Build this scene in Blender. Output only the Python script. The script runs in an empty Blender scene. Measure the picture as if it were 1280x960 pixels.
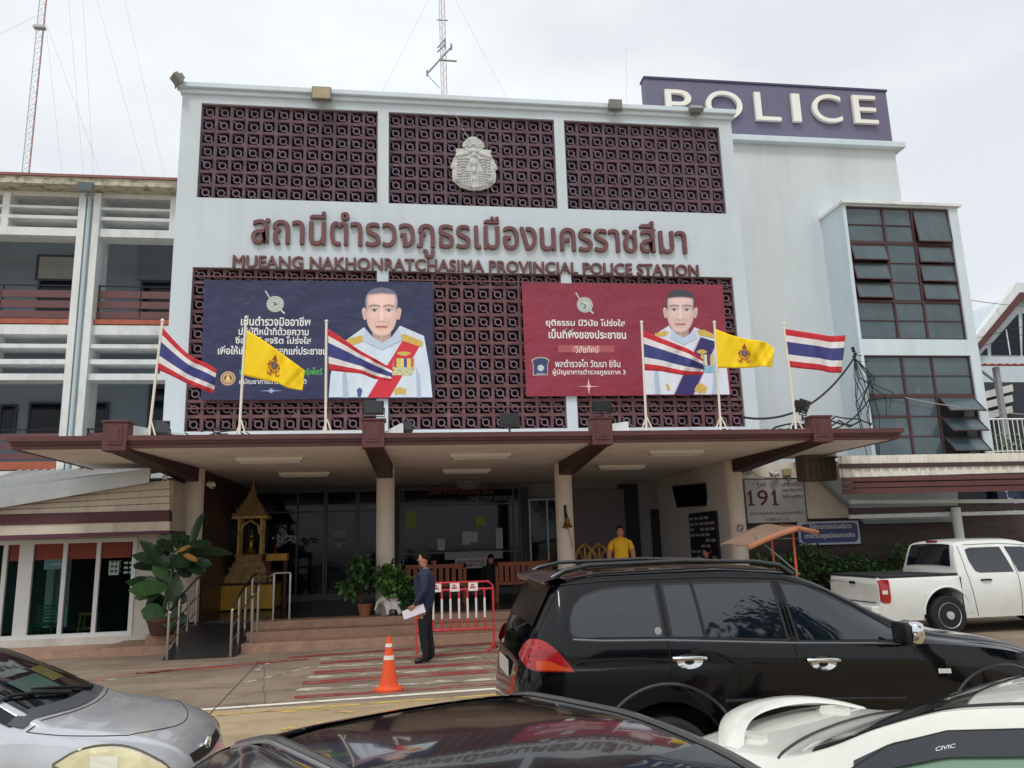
import bpy, bmesh, math, random
import numpy as np
from mathutils import Vector, Matrix
random.seed(7)
SC = bpy.context.scene
COL = SC.collection

# ---------------------------------------------------------------- camera, sky, sun, exposure
CAMH = 1.9
FOC, YAW, PITCH, ROLL = 981.27, 0.1448, 0.2020, -0.0302
_f = Vector((math.sin(YAW)*math.cos(PITCH), math.cos(YAW)*math.cos(PITCH), math.sin(PITCH)))
_r = Vector((math.cos(YAW), -math.sin(YAW), 0)); _u = _r.cross(_f)
_r2 = math.cos(ROLL)*_r + math.sin(ROLL)*_u; _u2 = -math.sin(ROLL)*_r + math.cos(ROLL)*_u
cam = bpy.data.cameras.new("camera"); camo = bpy.data.objects.new("camera", cam); COL.objects.link(camo)
cam.sensor_fit = 'HORIZONTAL'; cam.sensor_width = 36.0; cam.lens = FOC/1280*36.0
cam.clip_start = 0.05; cam.clip_end = 3000
m = Matrix((_r2, _u2, -_f)).transposed().to_4x4(); m.translation = (0, 0, CAMH)
camo.matrix_world = m
SC.camera = camo

SUN_EL, SUN_AZ = math.radians(58), math.radians(200)      # azimuth from +Y clockwise: behind the camera
w = bpy.data.worlds.new("World"); SC.world = w; w.use_nodes = True
nt = w.node_tree; nt.nodes.clear()
out = nt.nodes.new('ShaderNodeOutputWorld'); bg = nt.nodes.new('ShaderNodeBackground')
sky = nt.nodes.new('ShaderNodeTexSky'); sky.sky_type = 'NISHITA'; sky.sun_disc = False
sky.sun_elevation = SUN_EL; sky.sun_rotation = SUN_AZ; sky.dust_density = 4.0; sky.air_density = 1.0
hsv = nt.nodes.new('ShaderNodeHueSaturation'); hsv.inputs['Saturation'].default_value = 0.10
tc = nt.nodes.new('ShaderNodeTexCoord'); mp = nt.nodes.new('ShaderNodeMapping'); mp.inputs['Scale'].default_value = (1.3, 1.3, 3.0)
nz = nt.nodes.new('ShaderNodeTexNoise'); nz.inputs['Scale'].default_value = 1.7; nz.inputs['Detail'].default_value = 6; nz.inputs['Roughness'].default_value = .55
rp = nt.nodes.new('ShaderNodeValToRGB'); rp.color_ramp.elements[0].position = .36; rp.color_ramp.elements[1].position = .62
rp.color_ramp.elements[0].color = (6.35, 6.75, 7.15, 1); rp.color_ramp.elements[1].color = (7.9, 8.25, 8.45, 1)
mx = nt.nodes.new('ShaderNodeMix'); mx.data_type = 'RGBA'; mx.inputs[0].default_value = .86   # a closed cloud deck over the sky
L = nt.links.new
L(tc.outputs['Generated'], mp.inputs['Vector']); L(mp.outputs[0], nz.inputs['Vector']); L(nz.outputs[0], rp.inputs[0])
L(sky.outputs[0], hsv.inputs['Color']); L(hsv.outputs[0], mx.inputs[6]); L(rp.outputs[0], mx.inputs[7])
L(mx.outputs[2], bg.inputs['Color']); bg.inputs['Strength'].default_value = 0.118
L(bg.outputs[0], out.inputs['Surface'])
sun = bpy.data.lights.new("sun", 'SUN'); sun.energy = 1.15; sun.angle = math.radians(14); sun.color = (1.0, .965, .92)
suno = bpy.data.objects.new("sun", sun); COL.objects.link(suno)
sd = Vector((math.sin(SUN_AZ)*math.cos(SUN_EL), math.cos(SUN_AZ)*math.cos(SUN_EL), math.sin(SUN_EL)))
suno.rotation_euler = sd.to_track_quat('Z', 'Y').to_euler()
SC.view_settings.view_transform = 'Standard'; SC.view_settings.look = 'None'
SC.view_settings.exposure = 0.17; SC.view_settings.gamma = 1.0; SC.view_settings.use_curve_mapping = False
SC.cycles.max_bounces = 8; SC.cycles.diffuse_bounces = 6; SC.cycles.glossy_bounces = 3
SC.cycles.transmission_bounces = 3; SC.cycles.transparent_max_bounces = 6

# ---------------------------------------------------------------- measuring helpers (survey of the place)
def ray(px, py): return _r2*(float(px-640)/FOC) - _u2*(float(py-480)/FOC) + _f
def at(px, py, Y):
    r = ray(px, py); t = Y/r.y
    return (r.x*t, Y, CAMH + r.z*t)
def xz(px, py, Y):
    a = at(px, py, Y); return (a[0], a[2])
def gz(px, py, z=0.0):
    r = ray(px, py); t = (z-CAMH)/r.z
    return (r.x*t, r.y*t, z)

# ---------------------------------------------------------------- materials
def lin(c): return tuple(((v/255)/12.92 if v/255 <= .04045 else ((v/255+.055)/1.055)**2.4) for v in c)
MATS = {}
def mat(name, rgb, rough=.6, metal=0., var=0., vscale=3., bump=0., bscale=40., bdist=.02, dirt=None, damt=.5, dscale=2., streak=1., coat=0., spec=.5, emit=None, estr=1., stretch=None):
    if name in MATS: return MATS[name]
    m = bpy.data.materials.new(name); m.use_nodes = True; MATS[name] = m
    n = m.node_tree.nodes; l = m.node_tree.links.new; b = n['Principled BSDF']
    c = lin(rgb) + (1,)
    b.inputs['Base Color'].default_value = c; b.inputs['Roughness'].default_value = rough; b.inputs['Metallic'].default_value = metal
    b.inputs['Specular IOR Level'].default_value = spec
    if coat: b.inputs['Coat Weight'].default_value = coat; b.inputs['Coat Roughness'].default_value = .03
    if emit: b.inputs['Emission Color'].default_value = lin(emit)+(1,); b.inputs['Emission Strength'].default_value = estr
    if var or dirt or bump:
        t = n.new('ShaderNodeTexCoord'); vec = t.outputs['Object']
        if stretch:
            mp = n.new('ShaderNodeMapping'); mp.inputs['Scale'].default_value = stretch; l(vec, mp.inputs[0]); vec = mp.outputs[0]
    cur = None
    if var:
        z = n.new('ShaderNodeTexNoise'); z.inputs['Scale'].default_value = vscale; z.inputs['Detail'].default_value = 8; z.inputs['Roughness'].default_value = .65
        l(vec, z.inputs['Vector'])
        r = n.new('ShaderNodeMapRange'); r.inputs[1].default_value = .3; r.inputs[2].default_value = .7
        r.inputs[3].default_value = 1-var; r.inputs[4].default_value = 1+var; l(z.outputs[0], r.inputs[0])
        x = n.new('ShaderNodeMix'); x.data_type = 'RGBA'; x.blend_type = 'MULTIPLY'; x.inputs[0].default_value = 1
        x.inputs[6].default_value = c; l(r.outputs[0], x.inputs[7]); cur = x.outputs[2]
    if dirt:
        mp = n.new('ShaderNodeMapping'); mp.inputs['Scale'].default_value = (1, 1, streak); l(t.outputs['Object'], mp.inputs[0])
        z = n.new('ShaderNodeTexNoise'); z.inputs['Scale'].default_value = dscale; z.inputs['Detail'].default_value = 9; z.inputs['Roughness'].default_value = .7
        l(mp.outputs[0], z.inputs['Vector'])
        r = n.new('ShaderNodeMapRange'); r.inputs[1].default_value = .48; r.inputs[2].default_value = .72; r.inputs[3].default_value = 0; r.inputs[4].default_value = damt
        l(z.outputs[0], r.inputs[0])
        x = n.new('ShaderNodeMix'); x.data_type = 'RGBA'; l(r.outputs[0], x.inputs[0])
        if cur: l(cur, x.inputs[6])
        else: x.inputs[6].default_value = c
        x.inputs[7].default_value = lin(dirt)+(1,); cur = x.outputs[2]
    if cur: l(cur, b.inputs['Base Color'])
    if bump:
        z = n.new('ShaderNodeTexNoise'); z.inputs['Scale'].default_value = bscale; z.inputs['Detail'].default_value = 6; l(vec, z.inputs['Vector'])
        p = n.new('ShaderNodeBump'); p.inputs['Strength'].default_value = bump; p.inputs['Distance'].default_value = bdist
        l(z.outputs[0], p.inputs['Height']); l(p.outputs[0], b.inputs['Normal'])
    return m

# ---------------------------------------------------------------- objects
WM = {}
def tag(o, label=None, cat=None, group=None, kind=None):
    if label: o['label'] = label
    if cat: o['category'] = cat
    if group: o['group'] = group
    if kind: o['kind'] = kind
    return o
def thing(name, label, cat, loc=(0, 0, 0), rz=0., group=None):
    o = bpy.data.objects.new(name, None); COL.objects.link(o); o.location = loc; o.rotation_euler = (0, 0, rz); o.empty_display_size = .1
    WM[o.name] = Matrix.Translation(loc) @ Matrix.Rotation(rz, 4, 'Z')
    return tag(o, label, cat, group)
class MB:
    """collects shapes, then links them as one mesh object"""
    def __init__(s): s.v = []; s.f = []; s.m = []; s.k = 0
    def add(s, vs, fs, k=None):
        o = len(s.v); s.v += [tuple(v) for v in vs]; s.f += [tuple(i+o for i in f) for f in fs]; s.m += [s.k if k is None else k]*len(fs); return s
    def box(s, x0, x1, y0, y1, z0, z1, k=None):
        if x0 > x1: x0, x1 = x1, x0
        if y0 > y1: y0, y1 = y1, y0
        if z0 > z1: z0, z1 = z1, z0
        v = [(x, y, z) for z in (z0, z1) for y in (y0, y1) for x in (x0, x1)]
        return s.add(v, [(0, 2, 3, 1), (4, 5, 7, 6), (0, 1, 5, 4), (2, 6, 7, 3), (0, 4, 6, 2), (1, 3, 7, 5)], k)
    def bbox(s, x0, x1, y0, y1, z0, z1, b=.01, k=None):
        """box with bevelled edges"""
        bm = bmesh.new(); bmesh.ops.create_cube(bm, size=1)
        for v in bm.verts: v.co = Vector(((x0+x1)/2+v.co.x*abs(x1-x0), (y0+y1)/2+v.co.y*abs(y1-y0), (z0+z1)/2+v.co.z*abs(z1-z0)))
        bmesh.ops.bevel(bm, geom=bm.edges[:], offset=b, segments=2, affect='EDGES', profile=.5)
        bm.verts.index_update(); s.add([v.co[:] for v in bm.verts], [[v.index for v in f.verts] for f in bm.faces], k); bm.free(); return s
    def quad(s, a, b, c, d, k=None): return s.add([a, b, c, d], [(0, 1, 2, 3)], k)
    def prism(s, poly, y0, y1, k=None):
        """poly of (x,z) extruded along y"""
        n = len(poly); v = [(x, y0, z) for x, z in poly] + [(x, y1, z) for x, z in poly]
        a = sum(poly[i][0]*poly[(i+1) % n][1]-poly[(i+1) % n][0]*poly[i][1] for i in range(n))
        F = [tuple(range(n)), tuple(range(2*n-1, n-1, -1))] + [((i+1) % n, i, i+n, (i+1) % n+n) for i in range(n)]
        if a < 0: F = [tuple(reversed(f)) for f in F]
        if y1 < y0: F = [tuple(reversed(f)) for f in F]
        return s.add(v, F, k)
    def xprism(s, poly, x0, x1, k=None):
        """poly of (y,z) extruded along x"""
        n = len(poly); v = [(x0, y, z) for y, z in poly] + [(x1, y, z) for y, z in poly]
        F = [tuple(range(n)), tuple(range(2*n-1, n-1, -1))] + [((i+1) % n, i, i+n, (i+1) % n+n) for i in range(n)]
        return s.add(v, F, k)
    def tube(s, pts, r, n=8, k=None, cap=True):
        pts = [Vector(p) for p in pts]; rs = r if isinstance(r, (list, tuple)) else [r]*len(pts)
        o = []; up = None
        for i, p in enumerate(pts):
            d = (pts[min(i+1, len(pts)-1)]-pts[max(i-1, 0)]).normalized()
            if up is None: up = Vector((0, 0, 1)) if abs(d.z) < .9 else Vector((1, 0, 0))
            a = d.cross(up).normalized(); b = a.cross(d).normalized(); up = b
            o += [p + rs[i]*(math.cos(2*math.pi*j/n)*a + math.sin(2*math.pi*j/n)*b) for j in range(n)]
        F = [(i*n+j, i*n+(j+1) % n, (i+1)*n+(j+1) % n, (i+1)*n+j) for i in range(len(pts)-1) for j in range(n)]
        if cap: F += [tuple(range(n-1, -1, -1)), tuple(range((len(pts)-1)*n, len(pts)*n))]
        return s.add(o, F, k)
    def cyl(s, a, b, r, r2=None, n=16, k=None): return s.tube([a, b], [r, r if r2 is None else r2], n, k)
    def lathe(s, prof, c=(0, 0, 0), n=24, k=None, axis='z', sq=False):
        """profile of (r, h)"""
        o = []
        for r, h in prof:
            for j in range(n):
                t = 2*math.pi*(j+.5)/n; ca, sa = math.cos(t), math.sin(t)
                if sq: q = 1/max(abs(ca), abs(sa)); ca *= q; sa *= q
                if axis == 'z': o.append((c[0]+r*ca, c[1]+r*sa, c[2]+h))
                elif axis == 'y': o.append((c[0]+r*ca, c[1]+h, c[2]-r*sa))
                else: o.append((c[0]+h, c[1]+r*ca, c[2]+r*sa))
        N = len(prof)
        F = [(i*n+j, i*n+(j+1) % n, (i+1)*n+(j+1) % n, (i+1)*n+j) for i in range(N-1) for j in range(n)]
        F += [tuple(range(n-1, -1, -1)), tuple(range((N-1)*n, N*n))]
        return s.add(o, F, k)
    def grid(s, P, k=None, rowk=None):
        """P[i][j] points"""
        a, b = len(P), len(P[0]); o = len(s.v); s.v += [tuple(p) for r in P for p in r]
        for i in range(a-1):
            for j in range(b-1):
                s.f.append((o+i*b+j, o+i*b+j+1, o+(i+1)*b+j+1, o+(i+1)*b+j)); s.m.append(rowk[i] if rowk else (s.k if k is None else k))
        return s
    def ball(s, c, r, n=12, k=None):
        r = r if isinstance(r, (tuple, list)) else (r, r, r)
        P = [(math.sin(math.pi*i/(n//2)), -math.cos(math.pi*i/(n//2))) for i in range(n//2+1)]
        o = [(c[0]+r[0]*a*math.cos(2*math.pi*j/n), c[1]+r[1]*a*math.sin(2*math.pi*j/n), c[2]+r[2]*h) for a, h in P for j in range(n)]
        F = [(i*n+j, i*n+(j+1) % n, (i+1)*n+(j+1) % n, (i+1)*n+j) for i in range(len(P)-1) for j in range(n)]
        return s.add(o, F, k)
    def build(s, name, mt, parent=None, local=False, smooth=None, bevel=0):
        me = bpy.data.meshes.new(name)
        V = s.v
        if parent is not None and not local:
            I = WM[parent.name].inverted(); V = [(I @ Vector(v))[:] for v in V]
        me.from_pydata(V, [], s.f)
        mts = mt if isinstance(mt, (list, tuple)) else [mt]
        for x in mts: me.materials.append(x)
        me.polygons.foreach_set('material_index', [min(i, len(mts)-1) for i in s.m])
        if smooth:
            me.polygons.foreach_set('use_smooth', [True]*len(me.polygons)); me.set_sharp_from_angle(angle=math.radians(smooth))
        me.validate(); me.update()
        o = bpy.data.objects.new(name, me); COL.objects.link(o)
        if parent is not None: o.parent = parent; WM[o.name] = WM[parent.name].copy()
        else: WM[o.name] = Matrix.Identity(4)
        if bevel:
            b = o.modifiers.new('edge', 'BEVEL'); b.width = bevel; b.segments = 2; b.limit_method = 'ANGLE'; b.angle_limit = math.radians(40)
        return o
def build_each(b, name, mt, parent=None, **kw):
    """links every separate piece of the collected shapes as an object of its own"""
    par = list(range(len(b.v)))
    def fd(i):
        while par[i] != i: par[i] = par[par[i]]; i = par[i]
        return i
    for f in b.f:
        for i in f[1:]: par[fd(i)] = fd(f[0])
    gr = {}
    for f, k in zip(b.f, b.m): gr.setdefault(fd(f[0]), []).append((f, k))
    out = []
    for g in gr.values():
        n = MB(); ix = {}
        for f, k in g:
            for i in f:
                if i not in ix: ix[i] = len(n.v); n.v.append(b.v[i])
            n.f.append(tuple(ix[i] for i in f)); n.m.append(k)
        out.append(n.build(name, mt, parent, **kw))
    return out
def own_origin(o, c):
    """moves a top-level mesh's origin to c without moving the mesh"""
    o.data.transform(Matrix.Translation(Vector(c)*-1)); o.location = c; WM[o.name] = Matrix.Translation(c); return o
def copy_tree(o, parent=None, first=True):
    c = o.copy(); COL.objects.link(c); WM[c.name] = WM[o.name].copy()
    if parent is not None: c.parent = parent
    for ch in list(o.children): copy_tree(ch, c)
    return c
def move(o, loc, rz=None):
    o.location = loc
    if rz is not None: o.rotation_euler = (0, 0, rz)
    return o
_tx = {}
def text_mesh(body, bold=0., ext=.0, bev=0.):
    """mesh data of a line of writing, in the built-in typeface, min corner at 0,0 and height 1 for its box"""
    cu = bpy.data.curves.new('t', 'FONT'); cu.body = body; cu.size = 1; cu.offset = bold; cu.extrude = 0; cu.resolution_u = 3 if len(body) > 8 else 8
    o = bpy.data.objects.new('t', cu); COL.objects.link(o); bpy.context.view_layer.update()
    me = bpy.data.meshes.new_from_object(o.evaluated_get(bpy.context.evaluated_depsgraph_get()))
    bpy.data.objects.remove(o); bpy.data.curves.remove(cu)
    return me
def writing(mb, body, x0, x1, z0, z1, y, depth=.004, bold=0., k=None, slope=0., fat=0.):
    if fat:      # heavier strokes: the same line set a few times side by side, each a hair less proud
        for i, (dx, dz) in enumerate(((0, 0), (fat, 0), (-fat, 0), (0, fat*.6), (0, -fat*.6))): writing(mb, body, x0+fat+dx, x1-fat+dx, z0+fat*.6+dz, z1-fat*.6+dz, y+.0006*i, depth, bold, k)
        return mb
    return _writing(mb, body, x0, x1, z0, z1, y, depth, bold, k, slope)
def _writing(mb, body, x0, x1, z0, z1, y, depth=.004, bold=0., k=None, slope=0.):
    """writes BODY into the box x0..x1, z0..z1 of the plane y (facing -y), DEPTH proud of it"""
    me = text_mesh(body, bold)
    if not me.vertices: return mb
    V = np.array([v.co[:] for v in me.vertices]); a, b = V.min(0), V.max(0)
    X = x0 + (V[:, 0]-a[0])/(b[0]-a[0])*(x1-x0); Z = z0 + (V[:, 1]-a[1])/(b[1]-a[1])*(z1-z0) + slope*(X-x0)
    n = len(V); F = [tuple(p.vertices) for p in me.polygons]
    front = [(X[i], y-depth, Z[i]) for i in range(n)]
    if depth < .01: mb.add(front, F, k)
    else:
        cnt = {}
        for f in F:
            for i in range(len(f)):
                e = (f[i], f[(i+1) % len(f)]); cnt[e] = 1
        sides = [(b_, a_, a_+n, b_+n) for (a_, b_) in cnt if (b_, a_) not in cnt]
        mb.add(front + [(X[i], y, Z[i]) for i in range(n)], F + sides, k)
    bpy.data.meshes.remove(me); return mb
def pchip(xs, ys, x):
    xs, ys = np.asarray(xs, float), np.asarray(ys, float); h = np.diff(xs); d = np.diff(ys)/h
    m = np.zeros_like(ys)
    for i in range(1, len(xs)-1):
        if d[i-1]*d[i] > 0:
            w1, w2 = 2*h[i]+h[i-1], h[i]+2*h[i-1]; m[i] = (w1+w2)/(w1/d[i-1]+w2/d[i])
    m[0], m[-1] = d[0], d[-1]
    i = int(np.clip(np.searchsorted(xs, x)-1, 0, len(xs)-2)); t = (x-xs[i])/h[i]; t = min(max(t, 0), 1)
    return (2*t**3-3*t*t+1)*ys[i] + (t**3-2*t*t+t)*h[i]*m[i] + (-2*t**3+3*t*t)*ys[i+1] + (t**3-t*t)*h[i]*m[i+1]
# ================================================================ materials of the place
WHITE = mat('white_wall_paint', (198, 209, 216), .75, var=.04, vscale=.8, dirt=(170, 178, 178), damt=.38, dscale=1.3, streak=.10, bump=.08, bscale=60)
WHITE2 = mat('white_trim_paint', (222, 226, 226), .7, var=.05, vscale=2, dirt=(150, 150, 142), damt=.45, dscale=2.5, streak=.25)
BLUEWHITE = mat('pale_blue_paint', (206, 219, 226), .75, var=.04, vscale=.7, dirt=(165, 178, 184), damt=.3, dscale=1.2, streak=.15)
GREYWALL = mat('grey_tower_paint', (203, 210, 213), .8, var=.05, vscale=.5, dirt=(160, 168, 168), damt=.4, dscale=.8, streak=.12, bump=.06, bscale=50)
MAROON = mat('maroon_block_paint', (98, 64, 68), .8, var=.32, vscale=3.5, dirt=(134, 110, 108), damt=.6, dscale=4)
MAROON_R = mat('weathered_sky_tinted_ring_paint', (112, 92, 104), .8, var=.3, vscale=3)  # weathered rings, with blue-grey reflection mixed into their colour
MAROON_L = mat('maroon_letter_paint', (106, 66, 68), .55, var=.1, vscale=5)
BROWN = mat('brown_fascia_paint', (92, 52, 52), .6, var=.12, vscale=3, dirt=(60, 40, 40), damt=.5, dscale=3, streak=.5)
BROWN_D = mat('dark_brown_paint', (66, 44, 46), .55, var=.12, vscale=3)
CEIL = mat('cream_soffit_paint', (246, 240, 236), .85, var=.06, vscale=1.2, dirt=(206, 194, 186), damt=.4, dscale=1.5)
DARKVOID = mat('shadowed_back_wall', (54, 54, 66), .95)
STONE = mat('stone_chip_render', (226, 214, 200), .95, var=.25, vscale=60, bump=.5, bscale=70)
GLASS_D = mat('dark_window_glass', (14, 22, 36), .05, spec=.25, var=.1, vscale=1)
GLASS_T = mat('grey_green_window_glass', (72, 88, 94), .16, spec=.6, var=.25, vscale=1.2, dirt=(98, 112, 112), damt=.5, dscale=1.6, streak=.3)
GLASS_G = mat('green_shop_glass', (150, 190, 180), .03, spec=.5)
GLASS_G.node_tree.nodes['Principled BSDF'].inputs['Transmission Weight'].default_value = 1.0; GLASS_G.node_tree.nodes['Principled BSDF'].inputs['IOR'].default_value = 1.05
FRAME_B = mat('brown_steel_window_frame', (72, 44, 48), .6, var=.15, vscale=4)
ALU = mat('aluminium_frame', (150, 152, 156), .4, .6)
ALU_D = mat('dull_aluminium', (92, 94, 100), .5, .4)
WHITEALU = mat('white_window_frame', (225, 228, 226), .5, var=.04, vscale=3)
STEEL = mat('stainless_steel', (190, 190, 186), .22, 1.)
BLACK = mat('black_plastic', (22, 22, 24), .45, spec=.4)
BLACKG = mat('black_grille', (12, 12, 13), .6)
CONC = mat('weathered_concrete', (196, 190, 170), .95, var=.2, vscale=4, dirt=(52, 50, 44), damt=.95, dscale=5, streak=1.6, bump=.3, bscale=30)
TERRA = mat('terracotta_brick_edge', (172, 96, 72), .85, var=.2, vscale=5)
STEPM = mat('pink_terrazzo_step', (172, 136, 114), .6, var=.14, vscale=14, dirt=(110, 84, 74), damt=.5, dscale=3, bump=.1, bscale=90)
DARKTILE = mat('dark_polished_floor', (52, 50, 52), .25, var=.12, vscale=8)
WALLGREY = mat('blue_grey_wall', (138, 152, 164), .9, var=.06, vscale=1)
CABLE = mat('black_cable_sheath', (24, 24, 26), .7)

# ================================================================ ground
def ground():
    zt = lambda y: -0.15 if y <= 6.5 else (0.0 if y >= 9.5 else -0.15 + .15*(.5-.5*math.cos(math.pi*(y-6.5)/3)))
    def sheet(name, mt, X0, X1, ys, dz, xs=None):
        xs = xs or [X0, X1]; b = MB()
        b.grid([[(x, y, zt(y)+dz) for x in xs] for y in ys])
        o = b.build(name, mt); tag(o, kind='structure'); return o
    g = mat('ground_earth', (150, 140, 122), .95, var=.15, vscale=.6, bump=.3, bscale=12)
    ys = [-900, -60, -10, 0, 3, 5, 6.5] + [6.5+3*i/10 for i in range(1, 11)] + [10.75, 14, 19, 30, 60, 900]
    sheet('ground', g, -900, 900, ys, -.004, [-900, -60, -20, -8, 0, 8, 20, 60, 900])
    # road: sandy asphalt concrete
    r = mat('sandy_concrete_road', (190, 170, 140), .92, var=.16, vscale=1.4, dirt=(136, 116, 92), damt=.45, dscale=.9, bump=.55, bscale=55)
    yr = [-60, 0, 3, 6.5] + [6.5+3*i/10 for i in range(1, 11)] + [10.76]
    # forecourt: stained old concrete, patched, speckled and cracked
    def concrete(name, base, patch, stain, spot, sc=1.):
        mm = bpy.data.materials.new(name); mm.use_nodes = True; n = mm.node_tree.nodes; l = mm.node_tree.links.new; bs = n['Principled BSDF']; bs.inputs['Roughness'].default_value = .9
        t = n.new('ShaderNodeTexCoord')
        def noise(scale, det=8, ro=.65, st=None):
            z = n.new('ShaderNodeTexNoise'); z.inputs['Scale'].default_value = scale*sc; z.inputs['Detail'].default_value = det; z.inputs['Roughness'].default_value = ro
            if st: mp = n.new('ShaderNodeMapping'); mp.inputs['Scale'].default_value = st; l(t.outputs['Object'], mp.inputs[0]); l(mp.outputs[0], z.inputs['Vector'])
            else: l(t.outputs['Object'], z.inputs['Vector'])
            return z.outputs[0]
        def ramp(v, a_, b_, hi=1.): r = n.new('ShaderNodeMapRange'); r.inputs[1].default_value = a_; r.inputs[2].default_value = b_; r.inputs[4].default_value = hi; l(v, r.inputs[0]); return r.outputs[0]
        def mixc(f, c0, c1):
            x = n.new('ShaderNodeMix'); x.data_type = 'RGBA'; l(f, x.inputs[0])
            if isinstance(c0, tuple): x.inputs[6].default_value = lin(c0)+(1,)
            else: l(c0, x.inputs[6])
            x.inputs[7].default_value = lin(c1)+(1,); return x.outputs[2]
        c = mixc(ramp(noise(.55), .42, .6, .85), base, patch)
        c = mixc(ramp(noise(1.7, 10, .75, (.4, 1, 1)), .5, .68, .8), c, stain)
        c = mixc(ramp(noise(3.2, 10, .8), .58, .7, .7), c, spot)
        c = mixc(ramp(noise(75, 3, .6), .56, .66, .55), c, (86, 76, 68)); c = mixc(ramp(noise(60, 3, .6), .60, .68, .5), c, (206, 194, 176))
        l(c, bs.inputs['Base Color'])
        bp = n.new('ShaderNodeBump'); bp.inputs['Strength'].default_value = .6; bp.inputs['Distance'].default_value = .012; l(noise(48, 6, .7), bp.inputs['Height']); l(bp.outputs[0], bs.inputs['Normal']); return mm
    m = concrete('stained_forecourt_concrete', (144, 127, 108), (120, 104, 90), (84, 64, 52), (176, 158, 134))
    r2 = concrete('sandy_road_concrete', (178, 156, 124), (166, 146, 114), (140, 118, 90), (192, 172, 140), 1.2)
    sheet('road', r2, -60, 60, yr, 0); sheet('forecourt', m, -60, 60, [10.765, 14, 26], 0)
    # worn painted markings: paint that has flaked in patches
    def worn(name, rgb, thr, scale=7.):
        mm = bpy.data.materials.new(name); mm.use_nodes = True; n = mm.node_tree.nodes; l = mm.node_tree.links.new
        b = n['Principled BSDF']; b.inputs['Roughness'].default_value = .85
        t = n.new('ShaderNodeTexCoord'); z = n.new('ShaderNodeTexNoise'); z.inputs['Scale'].default_value = scale; z.inputs['Detail'].default_value = 10; z.inputs['Roughness'].default_value = .72
        mp = n.new('ShaderNodeMapping'); mp.inputs['Scale'].default_value = (.35, 1, 1)
        l(t.outputs['Object'], mp.inputs[0]); l(mp.outputs[0], z.inputs['Vector'])
        rr = n.new('ShaderNodeMapRange'); rr.inputs[1].default_value = thr; rr.inputs[2].default_value = thr+.06
        l(z.outputs[0], rr.inputs[0])
        x = n.new('ShaderNodeMix'); x.data_type = 'RGBA'; l(rr.outputs[0], x.inputs[0])
        x.inputs[6].default_value = lin((128, 114, 100))+(1,); x.inputs[7].default_value = lin(rgb)+(1,)
        l(x.outputs[2], b.inputs['Base Color']); return mm
    red, wht, yel = worn('worn_red_paint', (134, 50, 48), .42, 5.), worn('worn_white_paint', (196, 186, 170), .50, 6.), worn('worn_yellow_paint', (206, 172, 92), .44)
    def strip(b, p, q, w):
        p, q = Vector((p[0], p[1], 0)), Vector((q[0], q[1], 0)); d = (q-p).normalized(); s = Vector((-d.y, d.x, 0))*w/2
        n = max(1, int((q-p).length/.6)); z = .004
        for i in range(n):
            a, c = p.lerp(q, i/n), p.lerp(q, (i+1)/n)
            b.quad(*[(v.x, v.y, zt(v.y)+z) for v in (a-s, c-s, c+s, a+s)])
    b = MB(); strip(b, gz(-150, 916), gz(900, 841), .11)
    tag(b.build('road_marking_white', worn('worn_white_line', (232, 226, 214), .36)), kind='structure')
    b = MB(); strip(b, gz(-60, 918), gz(760, 858), .09)
    for p, q in (((392, 888), (412, 887)), ((420, 889), (440, 891)), ((352, 890), (372, 889)), ((430, 908), (470, 900)), ((352, 912), (368, 910)), ((395, 905), (405, 904))): strip(b, gz(*p), gz(*q), .10)
    tag(b.build('road_marking_yellow', yel), kind='structure')
    b = MB()
    for (p, q, w) in (((368, 872), (680, 851), .20), ((378, 854), (660, 836), .34), ((392, 841), (660, 826), .30), ((400, 829), (660, 812), .30), ((360, 822), (660, 801), .28), ((425, 808), (640, 793), .2),
                      ((170, 842), (385, 824), .22)):
        strip(b, gz(*p), gz(*q), w)
    tag(b.build('road_marking_red', red), kind='structure')
    b = MB()
    for (p, q, w) in (((118, 851), (168, 840), .3), ((140, 836), (250, 831), .14), ((300, 833), (170, 843), .12)): strip(b, gz(*p), gz(*q), w)
    tag(b.build('road_marking_orange', worn('worn_orange_paint', (176, 104, 66), .5)), kind='structure')
    b = MB()
    for (p, q, w) in (((370, 863), (690, 844), .26), ((385, 847), (660, 831), .26), ((396, 834), (660, 818), .26), ((400, 824), (650, 806), .22), ((380, 812), (650, 795), .2), ((335, 829), (318, 840), .08), ((388, 834), (304, 854), .07),
                      ((100, 833), (155, 830), .1), ((215, 838), (130, 851), .09)):
        strip(b, gz(*p), gz(*q), w)
    tag(b.build('road_marking_faded', wht), kind='structure')
    b = MB(); strip(b, gz(325, 826), gz(258, 897), .018)
    for q in (((258, 897), (246, 912)), ((120, 862), (252, 832)), ((330, 880), (330, 826)), ((640, 846), (560, 793)), ((60, 850), (190, 828))):
        P = [Vector(gz(*q[0])), Vector(gz(*q[1]))]; R9 = random.Random(q[0][0]); prev = P[0]
        for i in range(1, 13):
            nx = P[0].lerp(P[1], i/12)+Vector((R9.uniform(-.018, .018), R9.uniform(-.018, .018), 0)); strip(b, prev, nx, .008); prev = nx
    tag(b.build('pavement_crack', mat('crack_dirt', (84, 72, 64), .95)), kind='structure')
ground()

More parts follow.
